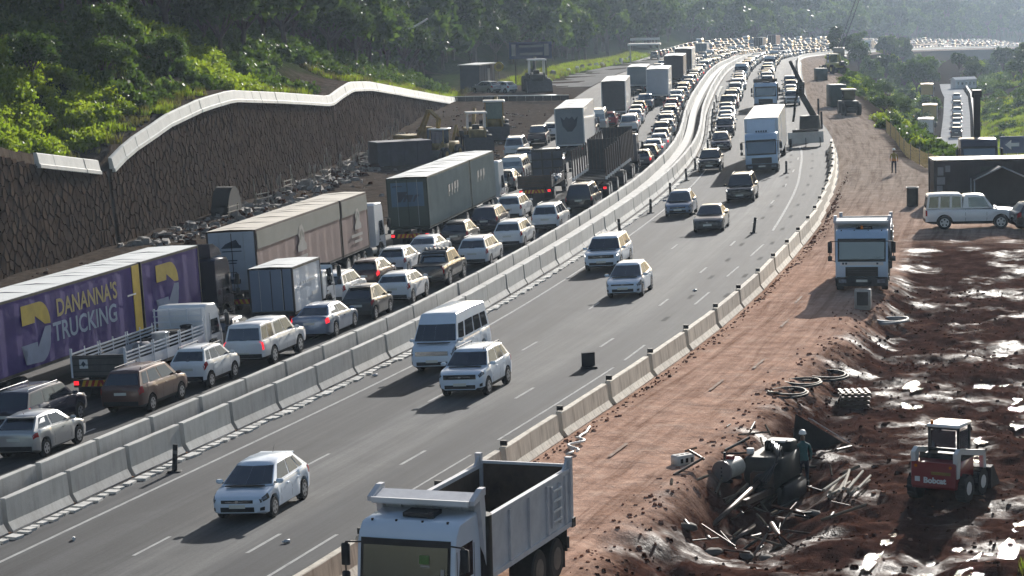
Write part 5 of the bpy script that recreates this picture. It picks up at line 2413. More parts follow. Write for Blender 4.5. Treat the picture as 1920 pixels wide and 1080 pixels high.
# dropside trucks
def dropside(L, W, pm, railm, tailm, boards, load, rack=True, cabH=2.5, solid=False):
    t = Truck()
    xa, xb = -L / 2, L / 2
    xc = xb - 2.1
    zb_ = 1.05
    t.chassis(xa + .1, xb - .4, .82)
    m = MB()
    m.box(((xa + xc) / 2, 0, zb_ - .06), (xc - xa, W, .12), STEEL)
    t.add('deck', m)
    for sd in (1, -1):
        y = sd * (W / 2 - .02)
        n = 3
        for k in range(n):
            x0, x1 = xa + (xc - xa) * k / n + .04, xa + (xc - xa) * (k + 1) / n - .04
            m = MB()
            m.box(((x0 + x1) / 2, y, zb_ + .20), (x1 - x0, .04, .40), railm)
            for j in range(boards):
                m.box(((x0 + x1) / 2, y, zb_ + .52 + j * .14), (x1 - x0, .035, .06), railm)
            for x in (x0 + .05, (x0 + x1) / 2, x1 - .05):
                m.box((x, y + sd * .02, zb_ + .48), (.05, .03, .95), railm)
            t.add('side_board', m)
    m = MB()
    m.box((xa + .02, 0, zb_ + .36), (.05, W - .06, .80), tailm)
    k = t.add('tailgate', m)
    m = MB()
    for q in range(3):
        m.box((xa - .015, 0, zb_ + .12 + .26 * q), (.03, W - .2, .03), STEEL)
    t.add('tailgate_rib', m, k)
    for sd in (1, -1):
        m = MB()
        m.box((xa + .03, sd * (W / 2 - .03), zb_ + .45), (.08, .08, 1.15), railm)
        t.add('corner_post', m)
    if rack:
        m = MB()
        for z in (1.5, 1.75, 2.0, 2.25, 2.5):
            m.box((xc + .02, 0, z), (.05, W - .1, .05), railm)
        for y in (-W / 2 + .1, -.4, .4, W / 2 - .1):
            m.box((xc + .02, y, 1.8), (.05, .05, 1.55), railm)
        t.add('headboard_rack', m)
    t.cab(xb, W * .93, cabH, pm, 1.75, ws=(1.3, 2.05) if cabH < 2.7 else (1.45, 2.42), slope=.3)
    t.wheel(xb - 1.11, W, .43)
    t.wheel(xa + 1.7, W, .43, True)
    t.tail(xa, W, .70, True, True)
    return t, xa, xc, zb_


RAILW = paint('rail_white', (.70, .72, .76), .4)
TGREY = mat('tailgate_grey', (.10, .095, .09), .6, 0, .3, 2)
t, xa, xc, z_ = dropside(10.0, 2.35, WHITE, RAILW, TGREY, 3, None, True, 2.65)
m = MB()
m.box((xa - .02, .62, z_ + .42), (.012, .36, .36), LETW)
t.add('sign_plate', m)
q = poly_piece([(0, .12), (.10, 0), (0, -.12), (-.10, 0)], 0, z_ + .42, 0, LETD)
q.v = [(xa - .03, .62 - v[0], v[2]) for v in q.v]
t.add('diamond_mark', q)
finish(t, 'dropside_truck', 'white dropside truck with slatted rails carrying pots and drums behind the navy estate car', 'truck', 101.3, -8.75, 1)
TRUCK1 = frame_at(101.3, -8.75, 1)
R = random.Random(4)
BINM = mat('aluminium_pot', (.5, .51, .53), .35, .7, .1, 5)
TUBM = mat('black_tub', (.02, .02, .022), .5, 0, .2, 5)
for i, (x, y, r, h, mt_, lb) in enumerate(((-.2, -.55, .36, .95, BINM, 'bright aluminium pot standing on the dropside truck'), (1.0, -.5, .55, .85, TUBM, 'wide black tub on the dropside truck behind the cab'),
                                     (2.2, -.65, .25, .9, TUBM, 'small black drum against the cab rack of the dropside truck'), (-1.4, -.3, .45, .8, mat('grey_sack', (.2, .19, .2), .9, 0, .2, 4), 'grey sack on the dropside truck bed near the tailgate'),
                                     (1.2, .5, .4, .5, TUBM, 'black drum at the far side of the dropside truck bed'))):
    m = MB()
    if 'sack' in lb:
        m.blob((0, 0, h * .6), r, mt_, 9, 6, .2, (1.3, 1, .7), 5)
    else:
        m.cyl((0, 0, 0), (0, 0, h), r * .9, r, 16, mt_)
        m.cyl((0, 0, h - .05), (0, 0, h), r * 1.06, r * 1.06, 16, mt_)
        m.cyl((0, 0, h + .001), (0, 0, h + .02), r * .8, r * .75, 12, UNDER if mt_ is TUBM else mt_)
    o = m.obj('sack' if 'sack' in lb else ('pot' if 'pot' in lb else 'drum'), None, 40)
    o.matrix_world = TRUCK1 @ Matrix.Translation((x, y, z_))
    tag(o, lb, 'load')

t, xa, xc, z_ = dropside(8.6, 2.4, DARKCAB, BROWN, WOODB, 1, None, False, 2.5)
m = MB()
m.box((xc + .1, 0, 2.15), (.06, 2.3, 2.1), STEEL)
for k in range(3):
    for j in range(3):
        m.box((xc + .06, -.76 + .76 * k, 1.5 + .62 * j), (.05, .62, .5), mat('panel_slate', (.05, .06, .08), .5))
t.add('headboard', m)
finish(t, 'dropside_truck', 'dark dropside truck with a tall headboard and a brown tailgate in the middle lane', 'truck', 182.3, -8.75, 1)
m = MB()
R = random.Random(9)
for k in range(22):
    m.blob((R.uniform(-.9, .9), R.uniform(-.3, .3), .16 + R.uniform(0, .4)), R.uniform(.1, .2), LETW if R.random() < .6 else BLUEP, 6, 4, .3, (1.2, 1, .8), k)
o = m.obj('bundle')
o.matrix_world = frame_at(180.5, -7.75, 1, 1.08)
tag(o, 'white tied bundle at the right edge of the dark dropside truck', 'load')

# timber truck: bare stakes
t = Truck()
xa, xb = -11.5, 11.5
W = 2.5
t.chassis(xa, xb - 2.5, 1.15, 1.0, .3)
m = MB()
m.box((xa + 10, 0, 1.33), (19.5, 1.6, .06), STEEL)
t.add('deck', m)
for x0, n, h, sp in ((xa + .3, 7, 2.15, 1.38), (xa + 10.2, 9, 2.3, 1.02)):
    for k in range(n):
        for sd in (1, -1):
            m = MB()
            m.box((x0 + k * sp, sd * (W / 2 - .08), 1.35 + h / 2), (.12, .10, h), BROWN)
            m.box((x0 + k * sp, sd * (W / 2 - .08), 1.5), (.16, .14, .22), LETW if x0 < 0 and k < 7 else BROWN)
            t.add('stake', m)
        m = MB()
        m.box((x0 + k * sp, 0, 1.38), (.14, W - .1, .14), STEEL)
        t.add('bolster', m)
for x, h in ((xa + 9.2, 2.3), (xa + 19.2, 2.5)):
    m = MB()
    m.box((x, 0, 1.35 + h / 2), (.06, W - .2, h), STEEL)
    for k in range(9):
        m.box((x - .05, -1.1 + .275 * k, 1.35 + h / 2), (.05, .06, h), BROWN)
    t.add('headboard', m)
t.cab(xb, 2.45, 3.1, DARKCAB, 2.0)
for x in (xa + 1.4, xa + 2.8, xa + 6.9, xa + 11.2, xa + 12.6, xa + 17.3, xa + 18.6):
    t.wheel(x, W, .5, True)
t.wheel(xb - 1.11, 2.45, .5)
t.tail(xa, W, .8, False, True)
finish(t, 'timber_truck', 'empty timber truck with rows of upright dark stakes in the lane beside the median', 'truck', 188.0, -4.75, 1, None, 0, 0)


# tippers
DUSTRIM = mat('dusty_rim', (.13, .11, .095), .7, .1, .25, 4)


def tipper(pm, body, d_label, L=8.2, full=True, beacon=False, lit=False, lower=None):
    t = Truck()
    W = 2.5
    xb = L / 2
    xa = -L / 2
    t.chassis(xa + .3, xb - .4, .85)
    t.cab(xb, 2.42, 2.92, pm, 1.75, lower=lower or pm, ws=(1.50, 2.42), slope=.16, beacon=beacon, lit=lit)
    m = MB()
    m.box((xb - .95, .1, 2.97), (.55, .75, .10), STEEL)
    m.box((xb - .72, .42, 2.98), (.12, .14, .14), STEEL)
    t.add('roof_hatch', m)
    for y in (-.95, -.35, .3, .92):
        m = MB()
        m.box((xb - .47, y, 2.86), (.05, .05, .07), AMBER if False else BLACK)
        t.add('marker_lamp', m)
    m = MB()
    m.cyl((xb - 2.05, 1.02, .9), (xb - 2.05, 1.02, 2.75), .36, .36, 14, BLACK)
    t.add('air_intake', m, None, 40)
    # body
    x0, x1 = xa, xb - 2.05
    z0, zs, zh = 1.30, 2.62, 3.28
    hw = W / 2
    th = .06
    m = MB()
    m.box(((x0 + x1) / 2, 0, z0 - .08), (x1 - x0, 1.9, .16), body)
    m.face([(x0, -hw + .07, z0 + .02), (x1, -hw + .07, z0 + .02), (x1, hw - .07, z0 + .02), (x0, hw - .07, z0 + .02)], RUST)
    t.add('floor', m)
    for sd in (1, -1):
        m = MB()
        y = sd * hw
        yi = sd * (hw - th)
        # outer skin with a lean at the front edge
        fx0, fx1 = x1 + .0, x1 + .42
        out = [(x0, z0 - .1), (fx0 - .05, z0 - .1), (fx1 - .35, zs), (x0, zs)]
        m.face([(a, y, b) for a, b in out], body)
        m.face([(a, yi, b) for a, b in out], RUST)
        m.box(((x0 + fx1 - .35) / 2, sd * (hw - th / 2), zs + .02), (fx1 - .35 - x0, .13, .10), body)
        m.box(((x0 + fx0) / 2, sd * (hw + .01), z0 - .06), (fx0 - x0, .10, .12), body)
        k = t.add('side_wall', m)
        for q in range(5):
            x = x0 + .5 + (fx0 - x0 - .7) * q / 4
            m = MB()
            m.box((x, sd * (hw + .03), (z0 + zs) / 2 - .02), (.16 if q % 2 else .10, .06, zs - z0 - .08), body)
            t.add('side_rib', m, k)
        m = MB()
        for q in range(4):
            m.box((x0 + 1.35, sd * (hw + .10), z0 + .30 + .26 * q), (.62, .05, .05), LETW)
        for xx in (-.32, .32):
            m.box((x0 + 1.35 + xx, sd * (hw + .06), z0 + .68), (.05, .08, 1.05), body)
        t.add('climbing_step', m, k)
        m = MB()
        m.box((x0 + .07, sd * (hw - .02), (z0 + 2.92) / 2), (.16, .16, 2.92 - z0 + .1), body)
        m.prism([(x0 + .15, zs), (x0 + .60, zs), (x0 + .15, 2.9)], sd * (hw - .02), sd * (hw - .08), body)
        t.add('rear_post', m)
        m = MB()
        m.box((x0 + .02, sd * (hw + .02), z0 - .04), (.22, .14, .24), STEEL)
        t.add('hinge', m)
    # front wall leaning over the cab, with its protection lip
    m = MB()
    fb = [(x1 - .05, z0 - .1), (x1 + .42, zh)]
    n = 5
    ys = frange(-hw, hw, n)
    for a, b in zip(ys, ys[1:]):
        m.face([(fb[0][0], a, fb[0][1]), (fb[0][0], b, fb[0][1]), (fb[1][0], b, fb[1][1]), (fb[1][0], a, fb[1][1])], body)
        m.face([(fb[0][0] - .07, a, fb[0][1]), (fb[0][0] - .07, b, fb[0][1]), (fb[1][0] - .07, b, fb[1][1]), (fb[1][0] - .07, a, fb[1][1])], RUST)
    k = t.add('front_wall', m)
    m = MB()
    for y in frange(-hw + .5, hw - .5, 4):
        dx = fb[1][0] - fb[0][0]
        m.prism([(fb[0][0] + .0, fb[0][1]), (fb[0][0] + .07, fb[0][1]), (fb[1][0] + .07, fb[1][1]), (fb[1][0], fb[1][1])], y - .04, y + .04, body)
    t.add('front_rib', m, k)
    for sd in (1, -1):
        m = MB()
        m.prism([(x1 - .10, z0 - .1), (x1 + .12, z0 - .1), (x1 + .56, zh + .02), (x1 + .22, zh + .02)], sd * (hw - .10), sd * (hw + .06), body)
        t.add('front_post', m, k)
        m = MB()
        m.prism([(x1 + .20, zh), (x1 + .95, zh - .13), (x1 + .95, zh - .02), (x1 + .42, zh + .17), (x1 + .20, zh + .17)], sd * (hw - .05), sd * (hw + .09), body)
        t.add('lip_end', m, k)
    m = MB()
    m.prism([(x1 + .34, zh - .06), (x1 + 1.0, zh - .16), (x1 + 1.0, zh - .06), (x1 + .34, zh + .06)], -hw + .05, hw - .05, body)
    m.box((x1 + 1.0, 0, zh - .07), (.07, W - .06, .11), LETW)
    t.add('protection_lip', m, k)
    m = MB()
    m.box((x0 + .03, 0, (z0 + zs) / 2 + .05), (.08, W - .2, zs - z0 + .2), body)
    m.box((x0 + .085, 0, (z0 + zs) / 2 + .03), (.03, W - .3, zs - z0 + .1), RUST)
    for q in range(3):
        m.box((x0 - .03, 0, z0 + .25 + .45 * q), (.06, W - .2, .10), body)
    t.add('tailgate', m)
    t.wheel(xb - 1.11, W, .52, False, .32, DUSTRIM)
    for x in (x0 + 1.0, x0 + 2.35):
        t.wheel(x, W, .52, True, .30, DUSTRIM)
    for sd in (1, -1):
        m = MB()
        m.box((x0 + 1.65, sd * (W / 2 - .28), 1.13), (2.7, .5, .04), BLACK)
        m.box((x0 + .28, sd * (W / 2 - .28), .85), (.04, .5, .6), RUBBER)
        t.add('mudguard', m)
        m = MB()
        m.bbox((xb - 2.7, sd * 1.0, .75), (.9, .42, .5), GALV, .05)
        t.add('fuel_tank', m)
    t.tail(x0, W, .72, False)
    return t


t = tipper(PC['skylit_white'], DUMPW, '')
m = MB()
m.box((4.045, .48, 2.08), (.02, .24, .20), mat('hi_vis_vest', (.09, .17, .05), .6), ry=-.17)
m.box((4.045, .50, 1.93), (.02, .22, .04), LETG, ry=-.17)
m.box((4.075, .93, 1.78), (.015, .09, .20), LETG, ry=-.17)
t.add('green_vest', m)
finish(t, 'tipper_truck', 'large white tipper truck with an empty bin, nearest the camera on the haul road', 'truck', 66.1, 16.75, -1, None, -.05, 0, True)
t = tipper(PC['lblue'], DUMPW, '', beacon=True, lower=BLACK)
m = MB()
m.box((4.1 + .012, .0, 1.36), (.02, 2.0, .16), LETW)
t.add('white_band', m)
m = MB()
for y in (-.86, -.72, .72):
    m.box((4.1 + .03, y, 1.37), (.012, .09, .09), LETD)
t.add('dark_badge', m)
finish(t, 'tipper_truck', 'blue-white tipper truck with a dark bumper facing the camera beside the muddy ground', 'truck', 126.3, 17.35, -1, None, .06, 0, True)
# far tipper / flatbed
t = tipper(PC['lblue'], mat('tipper_brown', (.09, .07, .055), .7, 0, .3, 2), '', lower=BROWN)
finish(t, 'tipper_truck', 'dusty brown tipper truck coming down behind the long white box truck', 'truck', 279.0, 6.3, -1, None, 0, 1)
# crude stand lamp for the brown truck's bright load is not needed: the load itself
# ------------------------------------------------------------------ the near cars, each with its own look
RM = dict(rim=STEELRIM)
# southbound (towards the camera)
car('hatchback', 'skylit_white', 76.6, 6.70, -1, 'pale blue-white hatchback alone in the nearest southbound lane', None, 0, yaw=.03)
car('minibus', 'skylit_white', 103.6, 1.62 + 1.75, -1, 'white high-roofed minibus beside the median barrier', None, 0)
car('suv', 'skylit_white', 97.1, 6.48, -1, 'small white suv just in front of the white minibus', None, 0, lit=0)
car('suv', 'skylit_white', 135.6, 3.15, -1, 'large white suv with bright headlights beside the median', None, 0, L=4.8, W=1.93, H=1.72, wb=2.93, lit=1, r=.37)
car('hatchback', 'skylit_white', 123.9, 6.35, -1, 'white hatchback following behind the small white suv', None, 0, L=3.84, W=1.735, H=1.53, wb=2.45, grille=(.9, .07, .66, BLACK), head=(.05, .5, 3.6, 5.0))
car('hatchback', 'blue', 162.6, 3.35, -1, 'steel blue hatchback with a white roof beside the median posts', None, 0, L=3.7, H=1.55, wb=2.4)
car('sedan', 'dark', 152.5, 6.45, -1, 'charcoal sedan with a bright roof rim in the middle of the southbound lanes', None, 0, L=4.2, wb=2.55, H=1.48)
car('suv', 'black', 170.5, 6.5, -1, 'black suv with both headlights on ahead of the long white truck', None, 0, L=4.6, W=1.86, H=1.8, lit=1, wb=2.75, r=.38)
car('suv', 'black', 196.9, 2.2, -1, 'black suv in the lane beside the long white truck', None, 0, lit=1)
car('hatchback', 'navy', 219.0, 1.95, -1, 'dark hatchback casting a shadow in the lane next to the white truck', None, 1)
car('suv', 'navy', 236.5, 2.0, -1, 'navy suv with headlights on, third in the southbound queue', None, 1, lit=1)

# northbound lane beside the median
car('hatchback', 'silver', 86.3, -5.85, 1, 'silver three-door hatchback nearest the camera in the northbound queue', None, 0, L=4.05, W=1.70, H=1.46, wb=2.47, handles=(.1,), seams=(.62, -.60), taill=(.02, .28, 3.6, 4.6),
    gh=[dict(x=(2.02 - 1.1, 2.02 - 1.85, -2.02 + .70, -2.02 + .16), zb=(.95, 1.0), w=(.76, .59), side=[(.10, .52), (.56, .90)], bulge=(.16, .07))])
car('suv', 'maroon', 95.0, -6.1, 1, 'dark bronze suv with a glinting window ahead of the silver hatchback', None, 0, L=4.4, H=1.66, wb=2.66, brake=0)
car('suv', 'white', 100.3, -5.95, 1, 'small white suv behind the white pickup with the canopy', None, 0, L=3.73, W=1.66, H=1.6, wb=2.42, trim=1)
car('bakkie', 'white', 106.3, -5.75, 1, 'white double-cab pickup with a dark canopy window', None, 0, canopy=True, rim=STEELRIM, brake=1)
car('sedan', 'blue', 113.9, -5.75, 1, 'dark blue-grey sedan with red lights on behind the charcoal wagon', None, 0, L=4.7, W=1.84, brake=1)
car('hatchback', 'dark', 119.3, -5.4, 1, 'charcoal boxy hatchback next to the small box truck cab', None, 0, L=3.65, W=1.62, H=1.6, wb=2.43)
car('suv', 'white', 124.7, -5.2, 1, 'white hatchback with a dazzling roof glint ahead of the charcoal hatchback', None, 0, L=4.0, H=1.52, wb=2.5, trim=0, rails=None)
car('bakkie', 'black', 131.6, -5.1, 1, 'black pickup with roof lamps and a roll bar', None, 0, rollbar=True)
car('suv', 'white', 139.4, -4.7, 1, 'white suv directly ahead of the black pickup', None, 0, L=4.3, H=1.64, wb=2.61)
car('suv', 'white', 148.2, -4.6, 1, 'white suv with a bright flank in the middle of the near queue', None, 0, L=4.45, wb=2.67, H=1.62)
car('suv', 'white', 157.3, -4.1, 1, 'white suv behind the black four-wheel drive', None, 0, L=4.4, wb=2.65, H=1.68)
car('suv', 'black', 169.6, -4.0, 1, 'black four-wheel drive with a pale roof edge behind the timber truck', None, 0, L=4.8, W=1.88, H=1.85, wb=2.79, r=.38)
# northbound middle lane
car('suv', 'navy', 90.6, -8.3, 1, 'navy estate car with long roof rails at the left edge of the picture', None, 0, L=4.8, W=1.84, H=1.66, wb=2.75, rails=(.6, -1.8), railm=CHROME, gh=[dict(x=(1.35, .72, -1.85, -2.28), zb=(1.05, 1.08), w=(.83, .69), side=[(.06, .34), (.37, .62), (.66, .93)], bulge=(.13, .05))], brake=1)
car('hatchback', 'dark', 109.9, -8.75, 1, 'dark hatchback with red lights behind the small box truck', None, 0, brake=1, L=3.8)
car('suv', 'white', 125.0, -8.55, 1, 'white car glaring in the sun ahead of the small box truck', None, 0, trim=0, L=4.2)
car('hatchback', 'maroon', 131.7, -8.75, 1, 'dark hatchback with a white roof edge and red lights beside the black pickup', None, 0, brake=1, L=3.9)
car('hatchback', 'white', 137.4, -8.8, 1, 'white hatchback behind the pale ribbed truck', None, 0)
car('sedan', 'white', 143.2, -8.55, 1, 'white sedan with a blue-grey boot under the green rear door', None, 0, L=4.5)
car('hatchback', 'dark', 150.5, -8.35, 1, 'charcoal hatchback alongside the pale ribbed truck', None, 0, L=3.9, H=1.55)
car('suv', 'navy', 158.2, -8.1, 1, 'navy suv with a white flank beside the ribbed truck', None, 0, L=4.3)
car('suv', 'white', 165.6, -8.0, 1, 'white suv with a star-like glint behind the dark dropside truck', None, 0, L=4.4)
# northbound left lane and verge
car('bakkie', 'white', 179.5, -12.2, 1, 'white pickup ahead of the pale ribbed truck', None, 1)
car('hatchback', 'grey', 190, -12.6, 1, 'blue-grey car left of the tall dark headboard', None, 1)
car('minibus', 'silver', 197.5, -13.0, 1, 'silver minibus in the far left lane', None, 1, H=2.0, L=4.7)
car('suv', 'white', 222.5, -16.0, 1, 'white suv parked beside the yellow loader on the dirt', None, 1, L=4.7, W=1.9, H=1.85)
car('bakkie', 'navy', 236, -15.2, 1, 'navy pickup with white side glints left of the tulip-emblem truck', None, 1)
car('bakkie', 'white', 206, -11.3, 1, 'white pickup squeezed beside the tulip-emblem truck', None, 1)
car('hatchback', 'silver', 213, -14.2, 1, 'silver car between the loader and the box truck', None, 1)

car('bakkie', 'dark', 243.5, -11.0, 1, 'charcoal pickup directly ahead of the tulip-emblem truck', None, 1)
car('minibus', 'silver', 250.5, -10.4, 1, 'silver minibus between the two large white box trucks', None, 1)
car('hatchback', 'red', 256.8, -9.6, 1, 'red hatchback behind the charcoal-doored white truck', None, 1)
car('hatchback', 'white', 244, -14.6, 1, 'white hatchback on the dirt edge left of the charcoal pickup', None, 1)

# the long queues further up
R = random.Random(31)
WEI = ['white'] * 9 + ['silver'] * 4 + ['grey'] * 3 + ['dark'] * 3 + ['black'] * 2 + ['red', 'teal', 'navy', 'blue', 'skylit_white']


def queue(st0, st1, off, d, gap, where, g, skip=(), colours=WEI):
    st = st0
    while st < st1:
        mod = R.choice(['hatchback'] * 5 + ['suv'] * 4 + ['sedan'] * 3 + ['bakkie'] * 2 + ['minibus'])
        Lm = {'hatchback': 4, 'suv': 4.2, 'sedan': 4.6, 'bakkie': 5.3, 'minibus': 5.4}[mod]
        c = R.choice(colours)
        if mod == 'minibus' and c in ('red', 'black', 'dark'):
            c = 'white'
        a, b = st, st + Lm
        if any(a < s1 + .8 and b > s0 - .8 for s0, s1 in skip):
            st += 2.5
            continue
        lod = 1 if st < 290 else 2
        kw = {}
        if d > 0 and R.random() < .14:
            kw['brake'] = 1
        if d < 0 and R.random() < .2:
            kw['lit'] = 1
        nm = {'hatchback': 'hatchback', 'suv': 'suv', 'sedan': 'sedan', 'bakkie': 'pickup', 'minibus': 'minibus'}[mod]
        cn = {'skylit_white': 'white', 'dark': 'charcoal', 'blue': 'steel blue'}.get(c, c)
        o = off(st) if callable(off) else off
        car(mod, c, st + Lm / 2, o + R.uniform(-.18, .18), d, '%s %s %s' % (cn, nm, where), g + ', %s %ss' % (cn, nm), lod, yaw=R.uniform(-.015, .015), **kw)
        st += Lm + gap * R.uniform(.7, 1.4)


queue(201.2, 640, -3.6, 1, 2.2, 'in the distant queue beside the median barrier', 'cars queued beside the median')
queue(243, 640, -7.05, 1, 2.4, 'in the distant middle queue heading away', 'cars queued in the middle lane', [(290, 305), (331, 347), (362, 381)])
queue(381, 640, -10.4, 1, 3.0, 'in the distant left queue heading away', 'cars queued in the left lane')
queue(242, 640, lambda s: 2.2 + .5 * sm(240, 320, s), -1, 2.6, 'in the distant queue coming towards the camera', 'cars queued coming towards the camera')
queue(296, 640, 6.2, -1, 3.4, 'far off in the second southbound lane', 'cars in the second southbound lane', [(268, 290), (300, 304)])
for st, c, m in ((283.5, 'white', 'suv'), (291, 'dark', 'hatchback'), (300, 'white', 'hatchback'), (309, 'navy', 'suv'), (318, 'white', 'bakkie')):
    car(m, c, st, 9.2, -1, '%s %s on the right beside the brown tipper truck' % ('charcoal' if c == 'dark' else c, {'bakkie': 'pickup'}.get(m, m)), None, 1)
FARW = ['white'] * 4 + ['silver'] * 4 + ['grey'] * 4 + ['dark'] * 4 + ['black', 'red', 'teal', 'navy', 'blue']
for off, d in ((-14.2, 1), (-17.6, 1), (-21.2, 1)):
    queue(560, 640, off, d, 6., 'far round the bend where the road curves out of sight', 'vehicles far round the bend', (), FARW)
for off, d in ((-3.6, 1), (-7.05, 1), (-10.4, 1), (2.6, -1), (6.2, -1), (-14.2, 1), (-17.6, 1), (-21.2, 1)):
    queue(640, 1480, off, d, 8.5, 'far round the bend where the road curves out of sight', 'vehicles far round the bend', (), FARW)
# a few big vehicles far off
boxtruck(545, 12, -10.2, 1, 'pale bus-like truck far up the queue under the trees', side=DOORW, rear=DOORG, H=3.4, lod=2)
boxtruck(760, 14, -10.3, 1, 'distant red-brown truck with a white roof on the bend', side=mat('truck_rust', (.20, .07, .05), .6), rear=BROWN, H=4.0, lod=2)
boxtruck(1060, 16, -3.6, 1, 'far dark red truck with a pale roof near the right end of the bend', side=mat('truck_rust', (.20, .07, .05), .6), rear=BROWN, H=4.2, lod=2)
boxtruck(900, 12, 6.2, -1, 'far blue-grey truck in the middle of the bend', side=DOORG, rear=DOORG, H=3.8, lod=2)
boxtruck(690, 12, -7.0, 1, 'distant brown truck just past the start of the bend', side=BROWN, rear=BROWN, H=3.9, lod=2)
# ------------------------------------------------------------------ things on and beside the roads
R = random.Random(41)


def place(st, o, d=1, yaw=0., dz=0., ground=True):
    return frame_at(st, o, d, dz, yaw, ground)


def single(name, mb, mw, label, cat, group=None, ang=None):
    ob = mb.obj(name, None, ang)
    ob.matrix_world = mw
    return tag(ob, label, cat, group)


# black rubber delineator posts
def post_mesh(h=.85, w=.17):
    m = MB()
    m.bbox((0, 0, .03), (.36, .42, .06), RUBBER, .02)
    m.box((0, 0, .06 + h / 2), (.05, w, h), RUBBER, tx=.8, ty=.9)
    m.box((-.028, 0, h * .78), (.012, w * .8, .10), mat('reflective_grey', (.12, .12, .12), .3))
    return m.data('delineator')


PM_ = post_mesh()
for i, (st, o) in enumerate(((152.3, .95), (164.6, 1.1), (176.5, .95), (188.5, .95), (198, .9), (208, .85), (219, .8), (230, .75), (241, .75), (253, .7), (265, .7), (278, .7), (292, .7))):
    ob = link('delineator_post', PM_)
    ob.matrix_world = place(st, o, 1, R.uniform(-.3, .3), 0, False) @ Matrix.Rotation(R.uniform(-.05, .05), 4, 'X')
    tag(ob, 'black delineator post in the line along the median edge', 'post', 'delineator posts along the median')
ob = link('delineator_post', PM_)
ob.matrix_world = place(82.2, 1.15, 1, .2, 0, False) @ Matrix.Rotation(.10, 4, 'X')
tag(ob, 'lone grey-brown delineator post by the near median barrier', 'post')
ob = link('delineator_post', PM_)
ob.matrix_world = place(149.2, 9.27, 1, .1, 0, False) @ Matrix.Rotation(.17, 4, 'X')
tag(ob, 'tilted black post standing on the dashed line right of the charcoal sedan', 'post')
ob = link('delineator_post', PM_)
ob.matrix_world = place(190.3, 8.2, 1, 0, 0, False) @ Matrix.Rotation(.05, 4, 'X')
tag(ob, 'black post beside the front of the long white box truck', 'post')
m = MB()
m.box((0, 0, .32), (.09, .52, .62), RUBBER, ry=.18)
m.bbox((.1, 0, .04), (.5, .6, .08), RUBBER, .02)
k = m.obj('knocked_marker')
k.matrix_world = place(101.6, 9.6, -1, .4, 0, False)
tag(k, 'squat black marker block knocked askew in the empty lane', 'marker')
for i, (st, o, h) in enumerate(((262, 11.5, 1.7), (240, 11.0, 1.6), (213, 6.9 + 1.0, 1.0))):
    m = MB()
    m.box((0, 0, h / 2), (.07, .20, h), RUBBER)
    m.cyl((0, 0, 0), (0, 0, .3), .05, .05, 6, STEEL)
    single('marker_post', m, place(st, o, 1, 0, 0, False), ['tall black post behind the concrete boom rig', 'tall black post at the end of the right barrier row', 'short black post at the left edge of the barricade board'][i], 'post')

# litter
for st, o, lb in ((72.2, 9.3, 'small white bottle lying ahead of the pale blue-white hatchback'), (123.8, 9.5, 'white scrap on the asphalt near the outer dashed line'), (72.6, 2.6, 'tiny white scrap by the edge line bottom left'), (100.9, 1.0, 'bright scrap beside the white minibus')):
    m = MB()
    m.cyl((-.10, 0, .05), (.06, .02, .05), .05, .045, 8, LETW)
    m.cyl((.06, .02, .05), (.12, .03, .05), .03, .02, 8, LETW)
    single('litter', m, place(st, o, 1, R.uniform(0, 3), 0, False), lb, 'litter')


def tube_path(pts, r, m, n=7):
    mb = MB()
    a = [Vector(p) for p in pts]
    rings = []
    for i, p in enumerate(a):
        t = (a[min(i + 1, len(a) - 1)] - a[max(i - 1, 0)]).normalized()
        u = t.cross(Vector((0, 0, 1)))
        u = u.normalized() if u.length > 1e-4 else Vector((1, 0, 0))
        v = t.cross(u)
        rings.append([p + (u * math.cos(2 * PI * k / n) + v * math.sin(2 * PI * k / n)) * r for k in range(n)])
    mb.loft(rings, m, True, True)
    return mb


HOSEW = mat('white_hose', (.62, .60, .56), .5, 0, .1, 3)
HOSEB = mat('black_hose', (.03, .03, .032), .4, 0, .2, 4)
pts = []
for k in range(40):
    t = k / 39
    st = 84.2 + 4.6 * t
    o = 13.25 + .55 * (1 - t) + .18 * math.sin(t * 17) * (1 - t)
    pts.append((*P2(st, o), groundz(st, o) + .06))
o = tube_path(pts, .045, HOSEW).obj('hose')
tag(o, 'white hose lying tangled along the foot of the right barrier', 'hose')
pts = []
for k in range(26):
    t = k / 25
    st = 84.4 + 2.2 * t
    o = 13.9 - .35 * t + .22 * math.sin(t * 9 + 1)
    pts.append((*P2(st, o), groundz(st, o) + .13))
o = tube_path(pts, .045, HOSEW).obj('hose')
tag(o, 'short white loop of hose on top of the longer white hose', 'hose')


def coil(st, o, r, turns, m, label, tilt=.0, thick=.05, wob=.1, sx=1.25):
    pts = []
    n = int(28 * turns)
    for k in range(n + 1):
        a = 2 * PI * k / 28
        rr = r * (1 + wob * math.sin(a * .37 + 1) + .05 * math.sin(a * 2.3))
        pts.append((rr * math.cos(a) * sx, rr * math.sin(a), thick + .07 * (k / 28) * .8 + .03 * math.sin(a * 1.7)))
    ob = tube_path(pts, thick, m, 6).obj('hose_coil', None, 60)
    ob.matrix_world = place(st, o, 1, R.uniform(-.4, .4)) @ Matrix.Rotation(tilt, 4, 'Y')
    return tag(ob, label, 'hose coil')


coil(117.6, 19.4, .75, 2.3, mat('grey_hose', (.30, .30, .31), .4, .2, .15, 4), 'grey hose ring on the mud in front of the blue-white tipper', .05, .055)
coil(96.6, 18.45, .70, 2.4, HOSEB, 'black hose ring on the red earth, lowest of the group', .04)
coil(99.0, 18.5, .72, 2.2, HOSEB, 'black hose ring on the red earth, middle of the group', .05)
coil(102.2, 18.8, .85, 2.2, HOSEB, 'black hose ring on the red earth, topmost of the group', .04)

